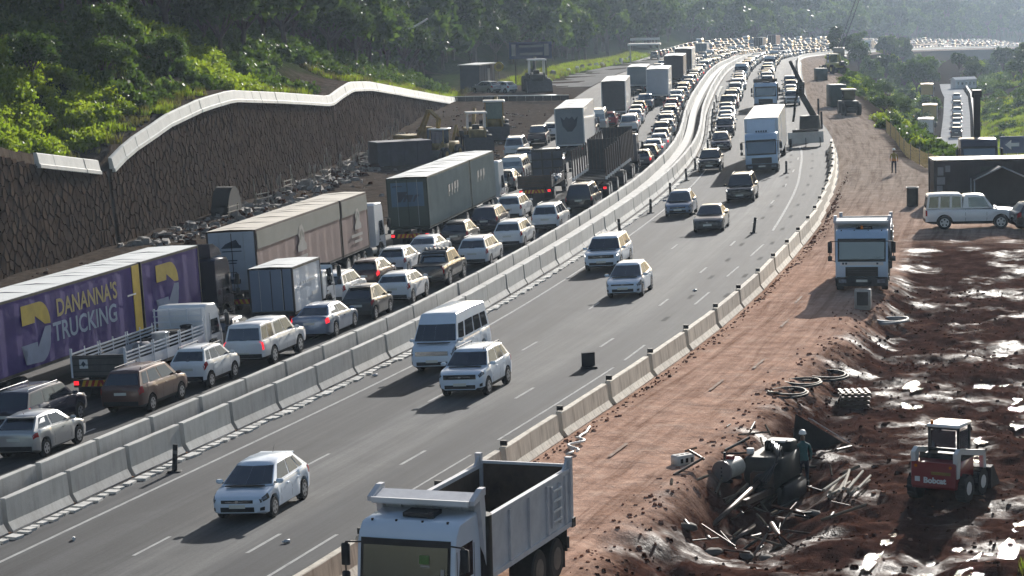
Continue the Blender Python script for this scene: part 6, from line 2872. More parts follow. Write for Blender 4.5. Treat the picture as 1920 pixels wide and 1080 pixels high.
# concrete block with holes on the red road, and the drain box in front of the tipper
m = MB()
m.bbox((0, 0, .16), (.42, .66, .32), CONCW, .03)
for y in (-.18, .02, .2):
    m.cyl((0, y, .318), (0, y, .324), .06, .06, 8, UNDER)
for y in (-.2, 0, .2):
    m.box((-.212, y, .16), (.01, .10, .14), UNDER)
single('concrete_block', m, place(83.6, 17.75, 1, .9), 'pale concrete block with round holes standing on the red haul road', 'block')
m = MB()
m.bbox((0, 0, .45), (.6, .72, .9), CONC, .03)
m.box((-.302, 0, .5), (.02, .5, .6), STEEL)
m.box((0, 0, .905), (.5, .6, .02), STEEL)
single('control_box', m, place(117.6, 18.15, 1, .05), 'grey upright box in front of the bumper of the blue-white tipper', 'box')


# ---- people
def person(name, label, joints, edges, radii, matf, mw, extra=()):
    """one continuous skinned figure; joints in metres, origin between the feet"""
    me = bpy.data.meshes.new(name + '_skeleton')
    me.from_pydata(joints, edges, [])
    ob = link(name + '_tmp', me)
    sk = ob.modifiers.new('skin', 'SKIN')
    for v, r in zip(me.skin_vertices[0].data if me.skin_vertices else [], radii):
        v.radius = (r, r)
    if not me.skin_vertices:
        bm = bmesh.new()
        bm.from_mesh(me)
        ly = bm.verts.layers.skin.verify()
        bm.verts.ensure_lookup_table()
        for v, r in zip(bm.verts, radii):
            v[ly].radius = (r, r)
        bm.verts[0][ly].use_root = True
        bm.to_mesh(me)
        bm.free()
    sb = ob.modifiers.new('sub', 'SUBSURF')
    sb.levels = sb.render_levels = 2
    dg = bpy.context.evaluated_depsgraph_get()
    m2 = bpy.data.meshes.new_from_object(ob.evaluated_get(dg))
    bpy.data.objects.remove(ob)
    mats = []
    for p in m2.polygons:
        q = matf(p.center)
        if q not in mats:
            mats.append(q)
    m2.materials.clear()
    for q in mats:
        m2.materials.append(q)
    for p in m2.polygons:
        p.material_index = mats.index(matf(p.center))
        p.use_smooth = True
    b = link(name, m2)
    b.matrix_world = mw
    tag(b, label, 'person')
    for nm, mb in extra:
        mb.obj(nm, b, 50)
    return b


SKIN = mat('skin', (.12, .065, .04), .6, 0, .1, 5)
TEAL = mat('work_jacket_teal', (.035, .11, .105), .8, 0, .2, 5)
DKTR = mat('work_trousers_dark', (.018, .021, .03), .85, 0, .2, 5)
HIVO = mat('hi_vis_orange', (.40, .17, .03), .7, 0, .2, 5)
BOOT = mat('boots', (.02, .017, .015), .8, 0, .2, 5)
HATW = mat('hat_white', (.70, .70, .68), .5, 0, .05, 5)


def hands(J, E, Rr, wrist, d, side):
    """palm, four unequal bent fingers and a thumb"""
    base = len(J)
    d = Vector(d).normalized()
    s_ = d.cross(Vector((0, 1, 0)))
    s_ = s_.normalized() if s_.length > .1 else Vector((1, 0, 0))
    w = Vector(J[wrist])
    J.append(tuple(w + d * .06))
    E.append((wrist, base))
    Rr.append(.034)
    for k, (a, l) in enumerate(((-.030, .075), (-.010, .088), (.012, .082), (.032, .062))):
        i = len(J)
        p = w + d * .095 + s_ * a
        J += [tuple(p), tuple(p + d * l * .55 + Vector((.012, 0, 0))), tuple(p + d * l * .85 + Vector((.035, 0, 0)))]
        E += [(base, i), (i, i + 1), (i + 1, i + 2)]
        Rr += [.0095, .0088, .0075]
    i = len(J)
    p = w + d * .05 - s_ * .045 * side
    J += [tuple(p), tuple(p + d * .04 - s_ * .022 * side)]
    E += [(base, i), (i, i + 1)]
    Rr += [.011, .009]


def figure(walk=.0, bend=.0, arms=((.1, -.2), (.1, .2)), arm_fwd=(0., 0.)):
    """x forward, y left"""
    J = [(0, 0, .95), (.0 + bend * .12, 0, 1.15), (bend * .28, 0, 1.38), (bend * .40, 0, 1.50), (bend * .48 + .02, 0, 1.60), (bend * .50 + .02, 0, 1.71)]
    E = [(0, 1), (1, 2), (2, 3), (3, 4), (4, 5)]
    Rr = [.135, .125, .135, .055, .085, .075]
    for sd, w in ((1, walk), (-1, -walk)):
        i = len(J)
        J += [(w * .02, sd * .10, .90), (w * .20 + .03, sd * .11, .50), (w * .30 - .02 - max(0, -w) * .06, sd * .11, .11), (w * .30 + .13, sd * .13, .05)]
        E += [(0, i), (i, i + 1), (i + 1, i + 2), (i + 2, i + 3)]
        Rr += [.098, .066, .048, .042]
    for n, sd in ((0, 1), (1, -1)):
        i = len(J)
        f = arm_fwd[n]
        sx = bend * .30
        J += [(sx, sd * .20, 1.40), (sx + .10 * f - .02, sd * .265, 1.13), (sx + .32 * f + .04, sd * .27, .90 + .18 * abs(f))]
        E += [(2, i), (i, i + 1), (i + 1, i + 2)]
        Rr += [.062, .046, .034]
        d = Vector(J[i + 2]) - Vector(J[i + 1])
        hands(J, E, Rr, i + 2, d, sd)
    return J, E, Rr


def face_bits(hx, hz, hat, hatm, brim=True):
    m = MB()
    m.blob((hx + .095, 0, hz), .016, SKIN, 6, 4, 0, (1, .8, 1.3))
    for sd in (1, -1):
        m.blob((hx + .075, sd * .033, hz + .03), .010, LETW, 6, 4, 0)
        m.blob((hx + .083, sd * .033, hz + .03), .006, BLACK, 6, 4, 0)
        m.blob((hx, sd * .088, hz + .005), .022, SKIN, 6, 4, 0, (.7, .4, 1.2))
    m.box((hx + .083, 0, hz - .05), (.012, .05, .012), mat('lips', (.10, .04, .035), .6))
    h = MB()
    if hat == 'helmet':
        rings = [[Vector((hx + r * 1.12 * math.cos(a), r * math.sin(a), hz + z)) for a in frange(0, 2 * PI, 14)[:-1]] for r, z in ((.125, .05), (.118, .09), (.10, .145), (.055, .18))]
        h.loft(rings, hatm, True, True)
        h.box((hx + .14, 0, hz + .055), (.09, .17, .014), hatm)
    return [('face', m), ('helmet' if hat == 'helmet' else 'hat', h)]


def mf1(c):
    if c.z > 1.55:
        return SKIN
    if c.z < .12:
        return BOOT
    if c.z < .93 and abs(c.y) < .23:
        return DKTR
    if c.z < .90:
        return SKIN
    return TEAL


J, E, Rr = figure(.25, .35, arm_fwd=(.8, .35))
person('person', 'person in a teal jacket and pale hat leaning over the drilling pit', J, E, Rr, mf1, place(87.1, 20.85, 1, .3, .05), face_bits(.195, 1.70, 'helmet', HATW))


def mf2(c):
    if c.z > 1.55:
        return SKIN
    if c.z < .12:
        return BOOT
    if c.z < .92 and abs(c.y) < .23:
        return DKTR
    if c.z < .92:
        return SKIN
    return HIVO if c.z < 1.12 else mat('hi_vis_olive', (.20, .16, .035), .7, 0, .2, 5)


J, E, Rr = figure(.5, .03, arm_fwd=(-.3, .35))
person('person', 'person in an orange and olive high-visibility vest walking along the dirt road', J, E, Rr, mf2, place(185.9, 16.1, 1, .1, 0), face_bits(.035, 1.66, 'helmet', HATW))

# ---- drilling spread in the pit
PIPE = mat('rusty_pipe', (.10, .07, .055), .55, .4, .3, 4)
TANKM = mat('tank_cream', (.34, .33, .29), .5, 0, .2, 3)
DKMACH = mat('dark_machine', (.022, .024, .022), .6, .1, .35, 3)
t = empty('pressure_tank', 'cream cylindrical tank with a round grey end at the edge of the drilling pit', 'tank', None, place(83.9, 19.15, 1, -.25, .1))
m = MB()
m.cyl((-.45, 0, .38), (.55, 0, .38), .30, .30, 18, TANKM)
m.cyl((-.52, 0, .38), (-.45, 0, .38), .34, .34, 18, mat('tank_end', (.15, .13, .125), .5, .2, .2, 3))
m.obj('shell', t, 40)
m = MB()
for k in range(3):
    m.cyl((-.53, 0, .25 + .12 * k), (-.535, 0, .25 + .12 * k), .03, .03, 8, UNDER)
m.obj('port', t)
m = MB()
m.box((.1, 0, .71), (.22, .2, .14), mat('valve_red', (.25, .04, .04), .5))
m.cyl((-.3, 0, .65), (-.3, 0, .95), .04, .04, 8, BLACK)
m.obj('valve', t)
m = MB()
for x in (-.3, .35):
    m.box((x, 0, .06), (.12, .5, .12), STEEL)
m.obj('cradle', t)
t = empty('drilling_rig', 'dark horizontal drilling machine half hidden in the pit', 'machine', None, place(85.6, 19.95, 1, -.12, -.1))
m = MB()
m.bbox((.6, 0, .85), (1.9, 1.3, 1.1), DKMACH, .08)
m.bbox((1.2, -.1, 1.5), (.7, .9, .45), DKMACH, .06)
m.obj('engine_cover', t)
for sd in (1, -1):
    m = MB()
    m.box((-.9, sd * .34, .42), (4.6, .13, .18), PIPE, ry=.06)
    m.obj('rail', t)
    m = MB()
    m.bbox((.4, sd * .72, .3), (2.2, .34, .6), RUBBER, .12)
    m.obj('track', t)
m = MB()
m.bbox((-.2, 0, .72), (.7, .75, .5), PIPE, .06)
m.cyl((-.55, 0, .72), (-.8, 0, .72), .22, .18, 12, STEEL)
m.obj('drive_head', t)
m = MB()
m.cyl((-3.2, 0, .35), (-.8, 0, .70), .07, .07, 8, PIPE)
m.obj('drill_rod', t)
m = MB()
for k in range(5):
    m.tube([(.2 + .2 * k, -.5 + .2 * k, 1.4), (-.1 + .2 * k, -.55 + .15 * k, 1.75), (-.6 + .1 * k, -.5, 1.3), (-1.0, -.4 + .1 * k, .8)], .035, HOSEB, 5)
m.obj('hydraulic_hose', t)
m = MB()
m.cyl((.1, .55, 1.42), (.1, .55, 1.60), .12, .12, 10, LETW)
m.cyl((-.15, .3, 1.0), (-.30, .3, 1.0), .13, .13, 12, LETW)
m.box((.9, -.3, 1.74), (.3, .16, .05), LETW)
m.obj('gauge', t)
t = empty('access_panel', 'black tilted steel cover with a glinting white edge above the pit', 'panel', None, place(91.8, 20.55, 1, -1.0, -.05) @ Matrix.Scale(.85, 4))
m = MB()
m.prism([(-1.3, 0), (1.3, 0), (-1.1, 1.55)], -.05, .05, BLACK)
m.obj('plate', t)
m = MB()
m.box((.15, -.4, .86), (1.9, .5, .03), mat('bright_sheet', (.75, .76, .78), .15, .3, .05), ry=.58)
m.obj('sheet', t)
m = MB()
m.box((.0, -.75, .08), (2.6, .06, .06), GALV)
m.obj('lower_rail', t)
for k, (st, o, L, yaw, lb) in enumerate(((81.4, 19.7, 3.4, -.2, 'long rusty pipe leaning into the pit, on the left'), (81.2, 20.3, 3.2, -.12, 'rusty pipe lying in the pit beside the drilling machine'), (80.4, 21.4, 2.4, .35, 'short rusty pipe on the right floor of the pit'))):
    m = MB()
    m.cyl((-L / 2, 0, .12), (L / 2, 0, .75 if k == 0 else .2), .07, .07, 8, PIPE)
    single('steel_pipe', m, place(st, o, 1, yaw, 0), lb, 'pipe')
SLAT = mat('weathered_wood', (.30, .27, .22), .85, 0, .25, 5, .3, 20)
R = random.Random(17)
for k in range(11):
    m = MB()
    L = R.uniform(1.7, 2.3)
    m.cyl((-L / 2, 0, .06), (L / 2, 0, .06 + .06 * (k % 3)), .05, .04, 7, SLAT)
    ob = m.obj('timber_pole', None, 50)
    ob.matrix_world = place(84.6 + R.uniform(-.3, .3), 22.2 + .10 * k, 1, -.05 + R.uniform(-.14, .14), .06 + .11 * (k % 3))
    tag(ob, 'pale timber pole in the bundle beside the drilling pit', 'pole', 'timber poles bundled beside the pit')
for k, (st, o) in enumerate(((77.6, 19.4), (77.2, 20.2), (78.4, 20.9), (77.4, 21.7), (82.9, 22.0))):
    m = MB()
    m.blob((0, 0, .12), .22, mat('sandbag', (.11, .095, .08), .9, 0, .25, 4), 9, 6, .15, (1.5, .9, .55), k)
    ob = m.obj('sandbag', None, 60)
    ob.matrix_world = place(st, o, 1, R.uniform(-1, 1))
    tag(ob, ['sandbag at the near left rim of the pit', 'sandbag in front of the drill rods', 'sandbag between the drill rods and the right pit wall', 'sandbag on the near right rim of the pit', 'sandbag by the timber poles'][k], 'sandbag')
DEBW = mat('debris_wood', (.16, .13, .10), .9, 0, .35, 4, spec=0)
R = random.Random(88)
mb = MB()
for k in range(90):
    st = R.uniform(77.5, 90)
    o = 20.4 + R.gauss(0, 1.1) + (82.5 - st) * .06
    x, y = P2(st, o)
    z = groundz(st, o)
    L = R.uniform(.3, 1.5)
    a = heading(st) + R.gauss(0, .7)
    e = R.uniform(-.15, .45)
    p = Vector((x, y, z + R.uniform(.02, .35)))
    d = Vector((math.cos(a) * math.cos(e), math.sin(a) * math.cos(e), math.sin(e))) * L * .5
    mb.cyl(p - d, p + d, R.uniform(.02, .055), None, 5, R.choice([DEBW, PIPE, DKMACH, DKMACH, PIPE, DKMACH, DEBW, CLOD]))
ob = mb.obj('site_debris', None, None, False)
ob['kind'] = 'stuff'
for k in range(4):
    m = MB()
    for j in range(5):
        m.box((0, -.48 + .24 * j, .13 + .15 * k), (1.1, .12, .025), PIPE)
    for x in (-.5, 0, .5):
        m.box((x, 0, .06 + .15 * k), (.10, 1.1, .09), PIPE)
    ob = m.obj('pallet')
    ob.matrix_world = place(99.2, 20.4, 1, .15 + .05 * k)
    tag(ob, ['lowest', 'second lowest', 'third lowest', 'topmost'][k] + ' pallet of the dark stack beside the red haul road', 'pallet', 'stacked pallets')

# ---- skid-steer loader seen from behind
MRED = paint('loader_red', (.20, .012, .018), .45)
MWHT = paint('loader_white', (.60, .60, .58), .4)
t = empty('skid_loader', 'red and white skid loader with a black cab, seen from behind in the mud', 'loader', None, place(84.3, 25.9, 1, -.24, .0))
m = MB()
m.bbox((-.55, 0, .82), (1.5, 1.42, .80), MRED, .05)
m.box((-.2, 0, 1.28), (1.0, 1.36, .20), DKMACH)
m.obj('body', t)
m = MB()
m.box((-1.315, 0, .86), (.03, 1.40, .72), MRED)
m.obj('rear_door', t)
q = text_rear('Bobcat', -1.345, .30, .60, .17, LETW, .72, .012)
q.obj('lettering', t)
m = MB()
m.box((-1.342, -.25, .90), (.01, .62, .09), YELD)
m.obj('warning_strip', t)
m = MB()
m.box((-1.342, .50, .70), (.01, .16, .15), LETW)
m.obj('badge', t)
for sd in (1, -1):
    m = MB()
    m.cyl((-1.34, sd * .55, 1.10), (-1.35, sd * .55, 1.10), .05, .05, 8, AMBER)
    m.obj('tail_light', t)
    for x in (-.75, .45):
        m = MB()
        m.cyl((x, sd * .62, .40), (x, sd * .92, .40), .40, .40, 18, RUBBER)
        for a in range(12):
            an = a * PI / 6
            m.box((x + .40 * math.cos(an), sd * .77, .40 + .40 * math.sin(an)), (.07, .30, .06), RUBBER, ry=-an + PI / 2)
        m.cyl((x, sd * .90, .40), (x, sd * .93, .40), .22, .20, 12, MWHT)
        m.obj('wheel', t)
    m = MB()
    m.prism([(-1.25, .75), (-1.05, .75), (-.95, 1.45), (.9, 1.10), (1.0, .55), (1.2, .55), (1.1, 1.25), (-1.0, 1.62), (-1.25, 1.5)], sd * .60, sd * .74, MWHT)
    m.obj('lift_arm', t)
    m = MB()
    for x, z in ((-.45, 1.75), (.45, 1.75)):
        m.box((x, sd * .46, z), (.08, .07, .85), BLACK)
    m.box((0, sd * .46, 1.36), (.9, .06, .06), BLACK)
    m.obj('cab_post', t)
    m = MB()
    m.box((0, sd * .465, 1.72), (.8, .012, .62), GLASSB)
    m.obj('side_window', t)
m = MB()
m.bbox((.0, 0, 2.20), (1.12, 1.04, .09), paint('roof_white', (.78, .78, .78)), .03)
m.obj('roof', t)
m = MB()
m.box((-.46, 0, 1.80), (.012, .76, .52), GLASSB)
m.box((-.465, 0, 1.47), (.05, .9, .10), BLACK)
m.box((-.465, 0, 2.12), (.05, .9, .07), BLACK)
m.obj('rear_window', t)
m = MB()
m.cyl((-.50, .36, 2.22), (-.50, .36, 2.36), .05, .045, 8, AMBER)
m.obj('beacon', t)
m = MB()
m.prism([(1.15, .05), (1.85, .05), (1.9, .12), (1.35, .75), (1.15, .7)], -.9, .9, STEEL)
m.obj('bucket', t)

# ---- pickup with canopy, office container and its neighbours
car('bakkie', 'white', 149.9, 21.6, 1, 'white canopied pickup seen side-on in front of the dark site container', None, 0, yaw=-PI / 2 + .12, onground=True, single=True, canopy=True, L=5.2, W=1.8, H=1.95, wb=3.18, r=.40, rim=STEELRIM,
    gh=[dict(x=(1.25, .72, -.42, -.50), zb=(1.18, 1.20), w=(.84, .76), side=[(.10, .80)], bulge=(.08, .02)), dict(x=(-.52, -.54, -2.45, -2.55), zb=(1.18, 1.17), w=(.86, .80), H=2.02, side=[(.04, .30), (.36, .62), (.68, .94)], front=False, bulge=(0, .03), rv=(.08, .86))])
DKBOX = mat('container_dark_brown', (.045, .038, .040), .6, 0, .2, 1)
t = empty('site_container', 'dark site container with a bright flat roof behind the canopied pickup', 'container', None, place(164.6, 22.0, 1, -PI / 2 + .16))
m = MB()
for k in range(40):
    x = -3 + .15 * k
    for sd in (1, -1):
        y = sd * (1.2 - (.03 if k % 2 else 0))
        m.box((x + .075, y, 1.4), (.15, .05, 2.7), DKBOX)
m.obj('corrugated_wall', t, None, False)
m = MB()
m.box((0, 0, 1.4), (6.0, 2.3, 2.6), DKBOX)
for x in (-3, 3):
    for sd in (1, -1):
        m.box((x, sd * 1.2, 1.42), (.14, .12, 2.84), STEEL)
m.obj('frame', t)
m = MB()
m.box((.0, 0, 2.84), (6.1, 2.5, .06), paint('roof_pale', (.70, .71, .72), .5))
m.obj('roof', t)
for k, (x, z, w, h) in enumerate(((-2.65, 2.15, .36, .52), (-2.62, 1.55, .5, .46), (-2.2, 2.3, .3, .4), (-2.7, 1.05, .35, .4))):
    m = MB()
    m.box((x, -1.245, z), (w, .02, h), mat('notice_grey', (.22, .22, .23), .6))
    m.obj('notice', t)
m = MB()
m.box((.3, -1.24, 1.35), (.95, .03, 2.1), mat('door_dark_green', (.04, .045, .035), .5))
m.obj('door', t)
t = empty('gazebo', 'dark gable-roofed shelter with a pale ridge edge against the container', 'shelter', None, place(162.2, 23.2, 1, -PI / 2 + .16))
CANV = mat('canvas_dark', (.035, .032, .030), .8, 0, .2, 2)
m = MB()
for a, b in (((-1.7, 1.75), (0, 2.5)), ((0, 2.5), (1.7, 1.75))):
    m.face([(a[0], -.9, a[1]), (b[0], -.9, b[1]), (b[0], .9, b[1]), (a[0], .9, a[1])], CANV)
m.prism([(-1.7, .02), (1.7, .02), (1.7, 1.75), (0, 2.5), (-1.7, 1.75)], .6, .65, CANV)
m.obj('canopy', t)
m = MB()
m.tube([(-1.75, -.92, 1.72), (0, -.92, 2.52), (1.75, -.92, 1.72)], .05, GALV, 6)
m.obj('gable_edge', t)
for x in (-1.68, 1.68):
    for y in (-.88, .55):
        m = MB()
        m.cyl((x, y, 0), (x, y, 1.75), .04, .04, 6, GALV)
        m.obj('leg', t)
m = MB()
m.cyl((0, 0, 0), (0, 0, 1.15), .36, .36, 14, DKMACH)
m.cyl((0, 0, 1.15), (0, 0, 1.20), .40, .40, 14, GALV)
m.cyl((0, 0, 1.20), (0, 0, 1.22), .34, .34, 14, UNDER)
single('water_drum', m, place(162.8, 17.85), 'tall dark drum with a pale rim at the left end of the site container', 'drum', None, 40)
car('suv', 'black', 149.2, 25.9, 1, 'dark vehicle at the right edge beyond the front of the canopied pickup', None, 0, yaw=-PI / 2 + .3, onground=True, lit=0)
# truck with a black loader crane behind the container
t = Truck()
t.chassis(-3.5, 3.3, .9)
t.cab(3.6, 2.45, 3.0, DARKCAB, 1.9)
t.wheel(2.5, 2.45, .5)
t.wheel(-2.2, 2.5, .5, True)
m = MB()
m.box((-1.2, 0, 1.2), (4.6, 2.4, .14), STEEL)
t.add('deck', m)
m = MB()
m.bbox((1.15, 0, 1.8), (.6, 1.0, 1.2), BLACK, .06)
m.box((1.1, .1, 4.0), (.34, .42, 3.8), BLACK, ry=.05)
m.box((.9, .1, 5.9), (.7, .6, .5), BLACK)
m.box((.35, .1, 4.6), (.26, .3, 2.6), BLACK, ry=-.2)
t.add('crane_arm', m)
finish(t, 'crane_truck', 'dark flatbed truck with an upright black loader crane behind the site container', 'truck', 178, 21.6, -1, None, .1, 0, True, .2)
m = MB()
m.bbox((0, 0, .9), (3.0, 1.8, 1.6), mat('compressor_green', (.03, .06, .05), .5, 0, .2, 2), .08)
m.box((0, 0, 1.73), (2.9, 1.7, .05), LETW)
single('compressor', m, place(176, 24.6, 1, -1.2, .2), 'dark green compressor with a pale lid beside the crane truck', 'machine')
# blue arrow sign
t = empty('arrow_sign', 'blue road sign with a white arrow on the right edge of the picture', 'sign', None, place(322, 36.6, -1, .1, .2))
m = MB()
m.box((0, 0, 3.4), (.06, 3.0, 2.1), mat('sign_blue', (.03, .06, .16), .4, 0, .08, 2))
m.obj('board', t)
q = poly_piece([(-.9, 0), (-.1, .6), (-.1, .22), (.9, .22), (.9, -.22), (-.1, -.22), (-.1, -.6)], 0, 3.4, 0, LETW)
q.v = [(.036, v[0], v[2]) for v in q.v]
q.obj('arrow', t)
for y in (-.7, .7):
    m = MB()
    m.cyl((-.08, y, -.6), (-.08, y, 4.3), .07, .07, 6, GALV)
    m.obj('post', t)

# plastic mesh fence
MESHO = mat('fence_mesh', (.66, .52, .26), .7, 0, .2, 3)
t = empty('mesh_fence', 'yellow-orange plastic mesh fence sagging along the edge of the dirt road', 'fence', None, place(200, 17.3))
TI = t.matrix_world.inverted()
path = [(232, 16.5), (226, 16.6), (219, 16.75), (212, 16.8), (205, 17.0), (199, 17.4), (194, 18.0), (190, 18.6), (187, 19.6), (184.5, 21.0), (183, 22.6)]
for i, (a, b) in enumerate(zip(path, path[1:])):
    pa, pb = [Vector((*P2(*q), roadz(q[0], 14) - .05)) for q in (a, b)]
    m = MB()
    for r_ in range(5):
        z = .15 + .24 * r_
        n = 6
        for k in range(n):
            u0, u1 = k / n, (k + 1) / n
            sag = lambda u: z + .14 * math.sin(u * PI) * (-1) + .05 * math.sin(u * 9 + i * 2 + r_)
            p0, p1 = pa.lerp(pb, u0), pa.lerp(pb, u1)
            m.face([TI @ (p0 + Vector((0, 0, sag(u0)))), TI @ (p1 + Vector((0, 0, sag(u1)))), TI @ (p1 + Vector((0, 0, sag(u1) + .13))), TI @ (p0 + Vector((0, 0, sag(u0) + .13)))], MESHO)
    for k in range(9):
        p0 = pa.lerp(pb, k / 9)
        m.face([TI @ (p0 + Vector((-.03, 0, .05))), TI @ (p0 + Vector((.03, 0, .05))), TI @ (p0 + Vector((.03, 0, 1.15))), TI @ (p0 + Vector((-.03, 0, 1.15)))], MESHO)
    m.obj('mesh_panel', t, None, False)
    m = MB()
    m.cyl(TI @ (pa - Vector((0, 0, .2))), TI @ (pa + Vector((0, 0, 1.35))), .04, .04, 6, SLAT)
    m.obj('post', t)

# barricade board and the black boom rig behind it
t = empty('barricade', 'pale barricade board with a black top band closing the outer lane', 'barricade', None, place(217.2, 9.15, -1, 0, 0, False))
m = MB()
m.box((0, 0, .75), (.06, 3.0, .95), CONCW)
m.obj('board', t)
m = MB()
m.box((.035, 0, 1.34), (.05, 2.2, .22), BLACK)
m.obj('top_band', t)
for y in (-1.2, 0, 1.2):
    m = MB()
    m.prism([(-.5, 0), (.5, 0), (.05, .75), (-.05, .75)], y - .03, y + .03, STEEL)
    m.obj('foot', t)
t = empty('boom_rig', 'black knuckle boom on a round base standing behind the barricade board', 'machine', None, place(226, 9.6, -1, 0, 0, False))
m = MB()
m.bbox((0, 0, .5), (1.8, 1.4, .8), DKMACH, .1)
m.cyl((0, 0, .9), (0, 0, 2.1), .95, .85, 18, DKMACH)
m.obj('base', t, 40)


def beam(a, b, w0, w1):
    a, b = Vector(a), Vector(b)
    d = (b - a).normalized()
    u = d.cross(Vector((1, 0, 0))).normalized()
    v = Vector((1, 0, 0))
    mb = MB()
    mb.loft([[p + u * w * sx + v * w * sy for sx, sy in ((-.5, -.5), (.5, -.5), (.5, .5), (-.5, .5))] for p, w in ((a, w0), (b, w1))], DKMACH, True)
    return mb


beam((0, .55, 1.7), (0, -.75, 4.2), .55, .5).obj('lower_boom', t)
beam((0, -.75, 4.0), (0, -.62, 5.1), .75, .65).obj('knuckle', t)
beam((0, -.65, 5.0), (-1.5, -1.5, 6.9), .42, .26).obj('upper_boom', t)
m = MB()
m.tube([(0, -.8, 4.3), (0, -1.2, 3.4), (0, -1.3, 2.4), (0, -1.45, 1.6)], .11, DKMACH, 7)
m.obj('delivery_hose', t)
m = MB()
m.cyl((.35, -.65, 4.3), (.35, -.65, 4.7), .22, .22, 12, STEEL)
m.obj('hose_drum', t)

# roller seen from behind at the end of the dirt road, green plant beyond it
def machine(name, label, st, o, d=1, yaw=0., body=YELD, roofm=None, kind='loader', sc=1.0, glass=GLASSB, cat='machine'):
    t = empty(name, label, cat, None, place(st, o, d, yaw) @ Matrix.Scale(sc, 4))
    roofm = roofm or paint('roof_white', (.78, .78, .78))
    m = MB()
    m.bbox((-.9, 0, 1.15), (2.2, 1.5, .9), body, .08)
    m.box((-.9, 0, .75), (3.6, 1.1, .3), STEEL)
    m.obj('chassis', t)
    m = MB()
    m.bbox((.55, 0, 1.25), (1.3, 1.4, .6), body, .06)
    m.obj('platform', t)
    for x in (-.0, 1.1):
        for sd in (1, -1):
            m = MB()
            m.box((x, sd * .62, 2.1), (.08, .08, 1.3), roofm if kind == 'open' else body)
            m.obj('cab_post', t)
    m = MB()
    m.bbox((.55, 0, 2.78), (1.5, 1.55, .12), roofm, .04)
    m.obj('cab_roof', t)
    m = MB()
    if kind == 'open':
        m.bbox((.35, 0, 1.65), (.5, .5, .5), BLACK, .05)
        m.obj('seat', t)
    else:
        for x in (-.02, 1.12):
            m.box((x, 0, 2.1), (.02, 1.2, 1.2), glass)
        for sd in (1, -1):
            m.box((.55, sd * .64, 2.1), (1.0, .02, 1.2), glass)
        m.obj('cab_window', t)
    for sd in (1, -1):
        for x, r in ((-1.4, .68), (1.35, .62)):
            if kind == 'roller' and x > 0:
                continue
            m = MB()
            m.cyl((x, sd * .58, r), (x, sd * 1.05, r), r, r, 18, RUBBER)
            m.cyl((x, sd * 1.03, r), (x, sd * 1.07, r), r * .5, r * .46, 12, body)
            m.obj('wheel', t)
    if kind == 'roller':
        m = MB()
        m.cyl((1.9, -1, .75), (1.9, 1, .75), .75, .75, 22, STEEL)
        m.obj('drum', t, 40)
    elif kind in ('loader', 'open'):
        for sd in (1, -1):
            m = MB()
            m.prism([(1.0, 1.5), (1.2, 1.7), (2.6, .75), (2.6, .5), (2.3, .5)], sd * .5, sd * .62, body)
            m.obj('lift_arm', t)
        m = MB()
        m.prism([(2.4, .1), (3.3, .1), (3.4, .2), (2.7, 1.1), (2.4, 1.0)], -1.05, 1.05, STEEL)
        m.obj('bucket', t)
        m = MB()
        m.tube([(-2.0, 0, 1.2), (-2.5, .2, 2.9), (-2.9, .2, 1.9)], .14, body, 6)
        m.prism([(-3.2, 1.2), (-2.7, 1.2), (-2.75, 1.9), (-3.1, 1.8)], -.3, .3, STEEL)
        m.obj('back_arm', t)
    return t


machine('site_roller', 'dark roller with a white roof at the far end of the dirt road', 261.5, 14.6, 1, .1, DKMACH, None, 'roller', .92, GLASS)
machine('backhoe_loader', 'worn yellow loader with a white roof on posts beside the stone wall', 231, -20.6, -1, .2, YELD, None, 'open', 1.25)
machine('backhoe_loader', 'small loader with two pale cab roofs behind the ribbed truck', 219.5, -22.2, -1, -.3, YELD, None, 'loader', 1.0)
machine('road_grader', 'machine with a green-tinted glass cab and white roof behind the yellow loader', 243, -20.0, -1, .1, YELD, None, 'loader', 1.35, mat('cab_glass_green', (.10, .16, .14), .15))
machine('backhoe_loader', 'dark loader with a white roof parked in the yard under the blue sign', 323, -22.8, -1, .2, DKMACH, None, 'open', 1.5)
# excavator beside the wall
t = empty('excavator', 'brown excavator with a raised arm close to the stone wall', 'excavator', None, place(222, -25.0, -1, .8))
for sd in (1, -1):
    m = MB()
    m.bbox((0, sd * .9, .4), (3.4, .55, .8), RUBBER, .2)
    m.obj('track', t)
m = MB()
m.bbox((-.5, 0, 1.5), (2.6, 2.2, 1.2), YELD, .15)
m.obj('house', t)
m = MB()
m.bbox((.8, .65, 1.95), (1.2, .9, 1.7), YELD, .08)
m.box((1.41, .65, 2.2), (.02, .7, 1.0), GLASSB)
m.box((.8, 1.105, 2.2), (.9, .02, .9), GLASSB)
m.obj('cab', t)
beam_ = lambda a, b, w0, w1: beam(a, b, w0, w1)
m = MB()
for a, b, w in (((1.0, -.3, 1.8), (2.6, -.3, 4.4), .42), ((2.6, -.3, 4.4), (3.9, -.3, 3.6), .38), ((3.9, -.3, 3.6), (3.6, -.3, 1.4), .30)):
    q = beam(a, b, w, w * .85)
    q.m = [YELD] * len(q.m)
    m.add(q)
m.obj('arm', t)
m = MB()
m.prism([(3.2, .5), (3.9, .5), (4.0, 1.3), (3.5, 1.6)], -.75, .15, STEEL)
m.obj('bucket', t)
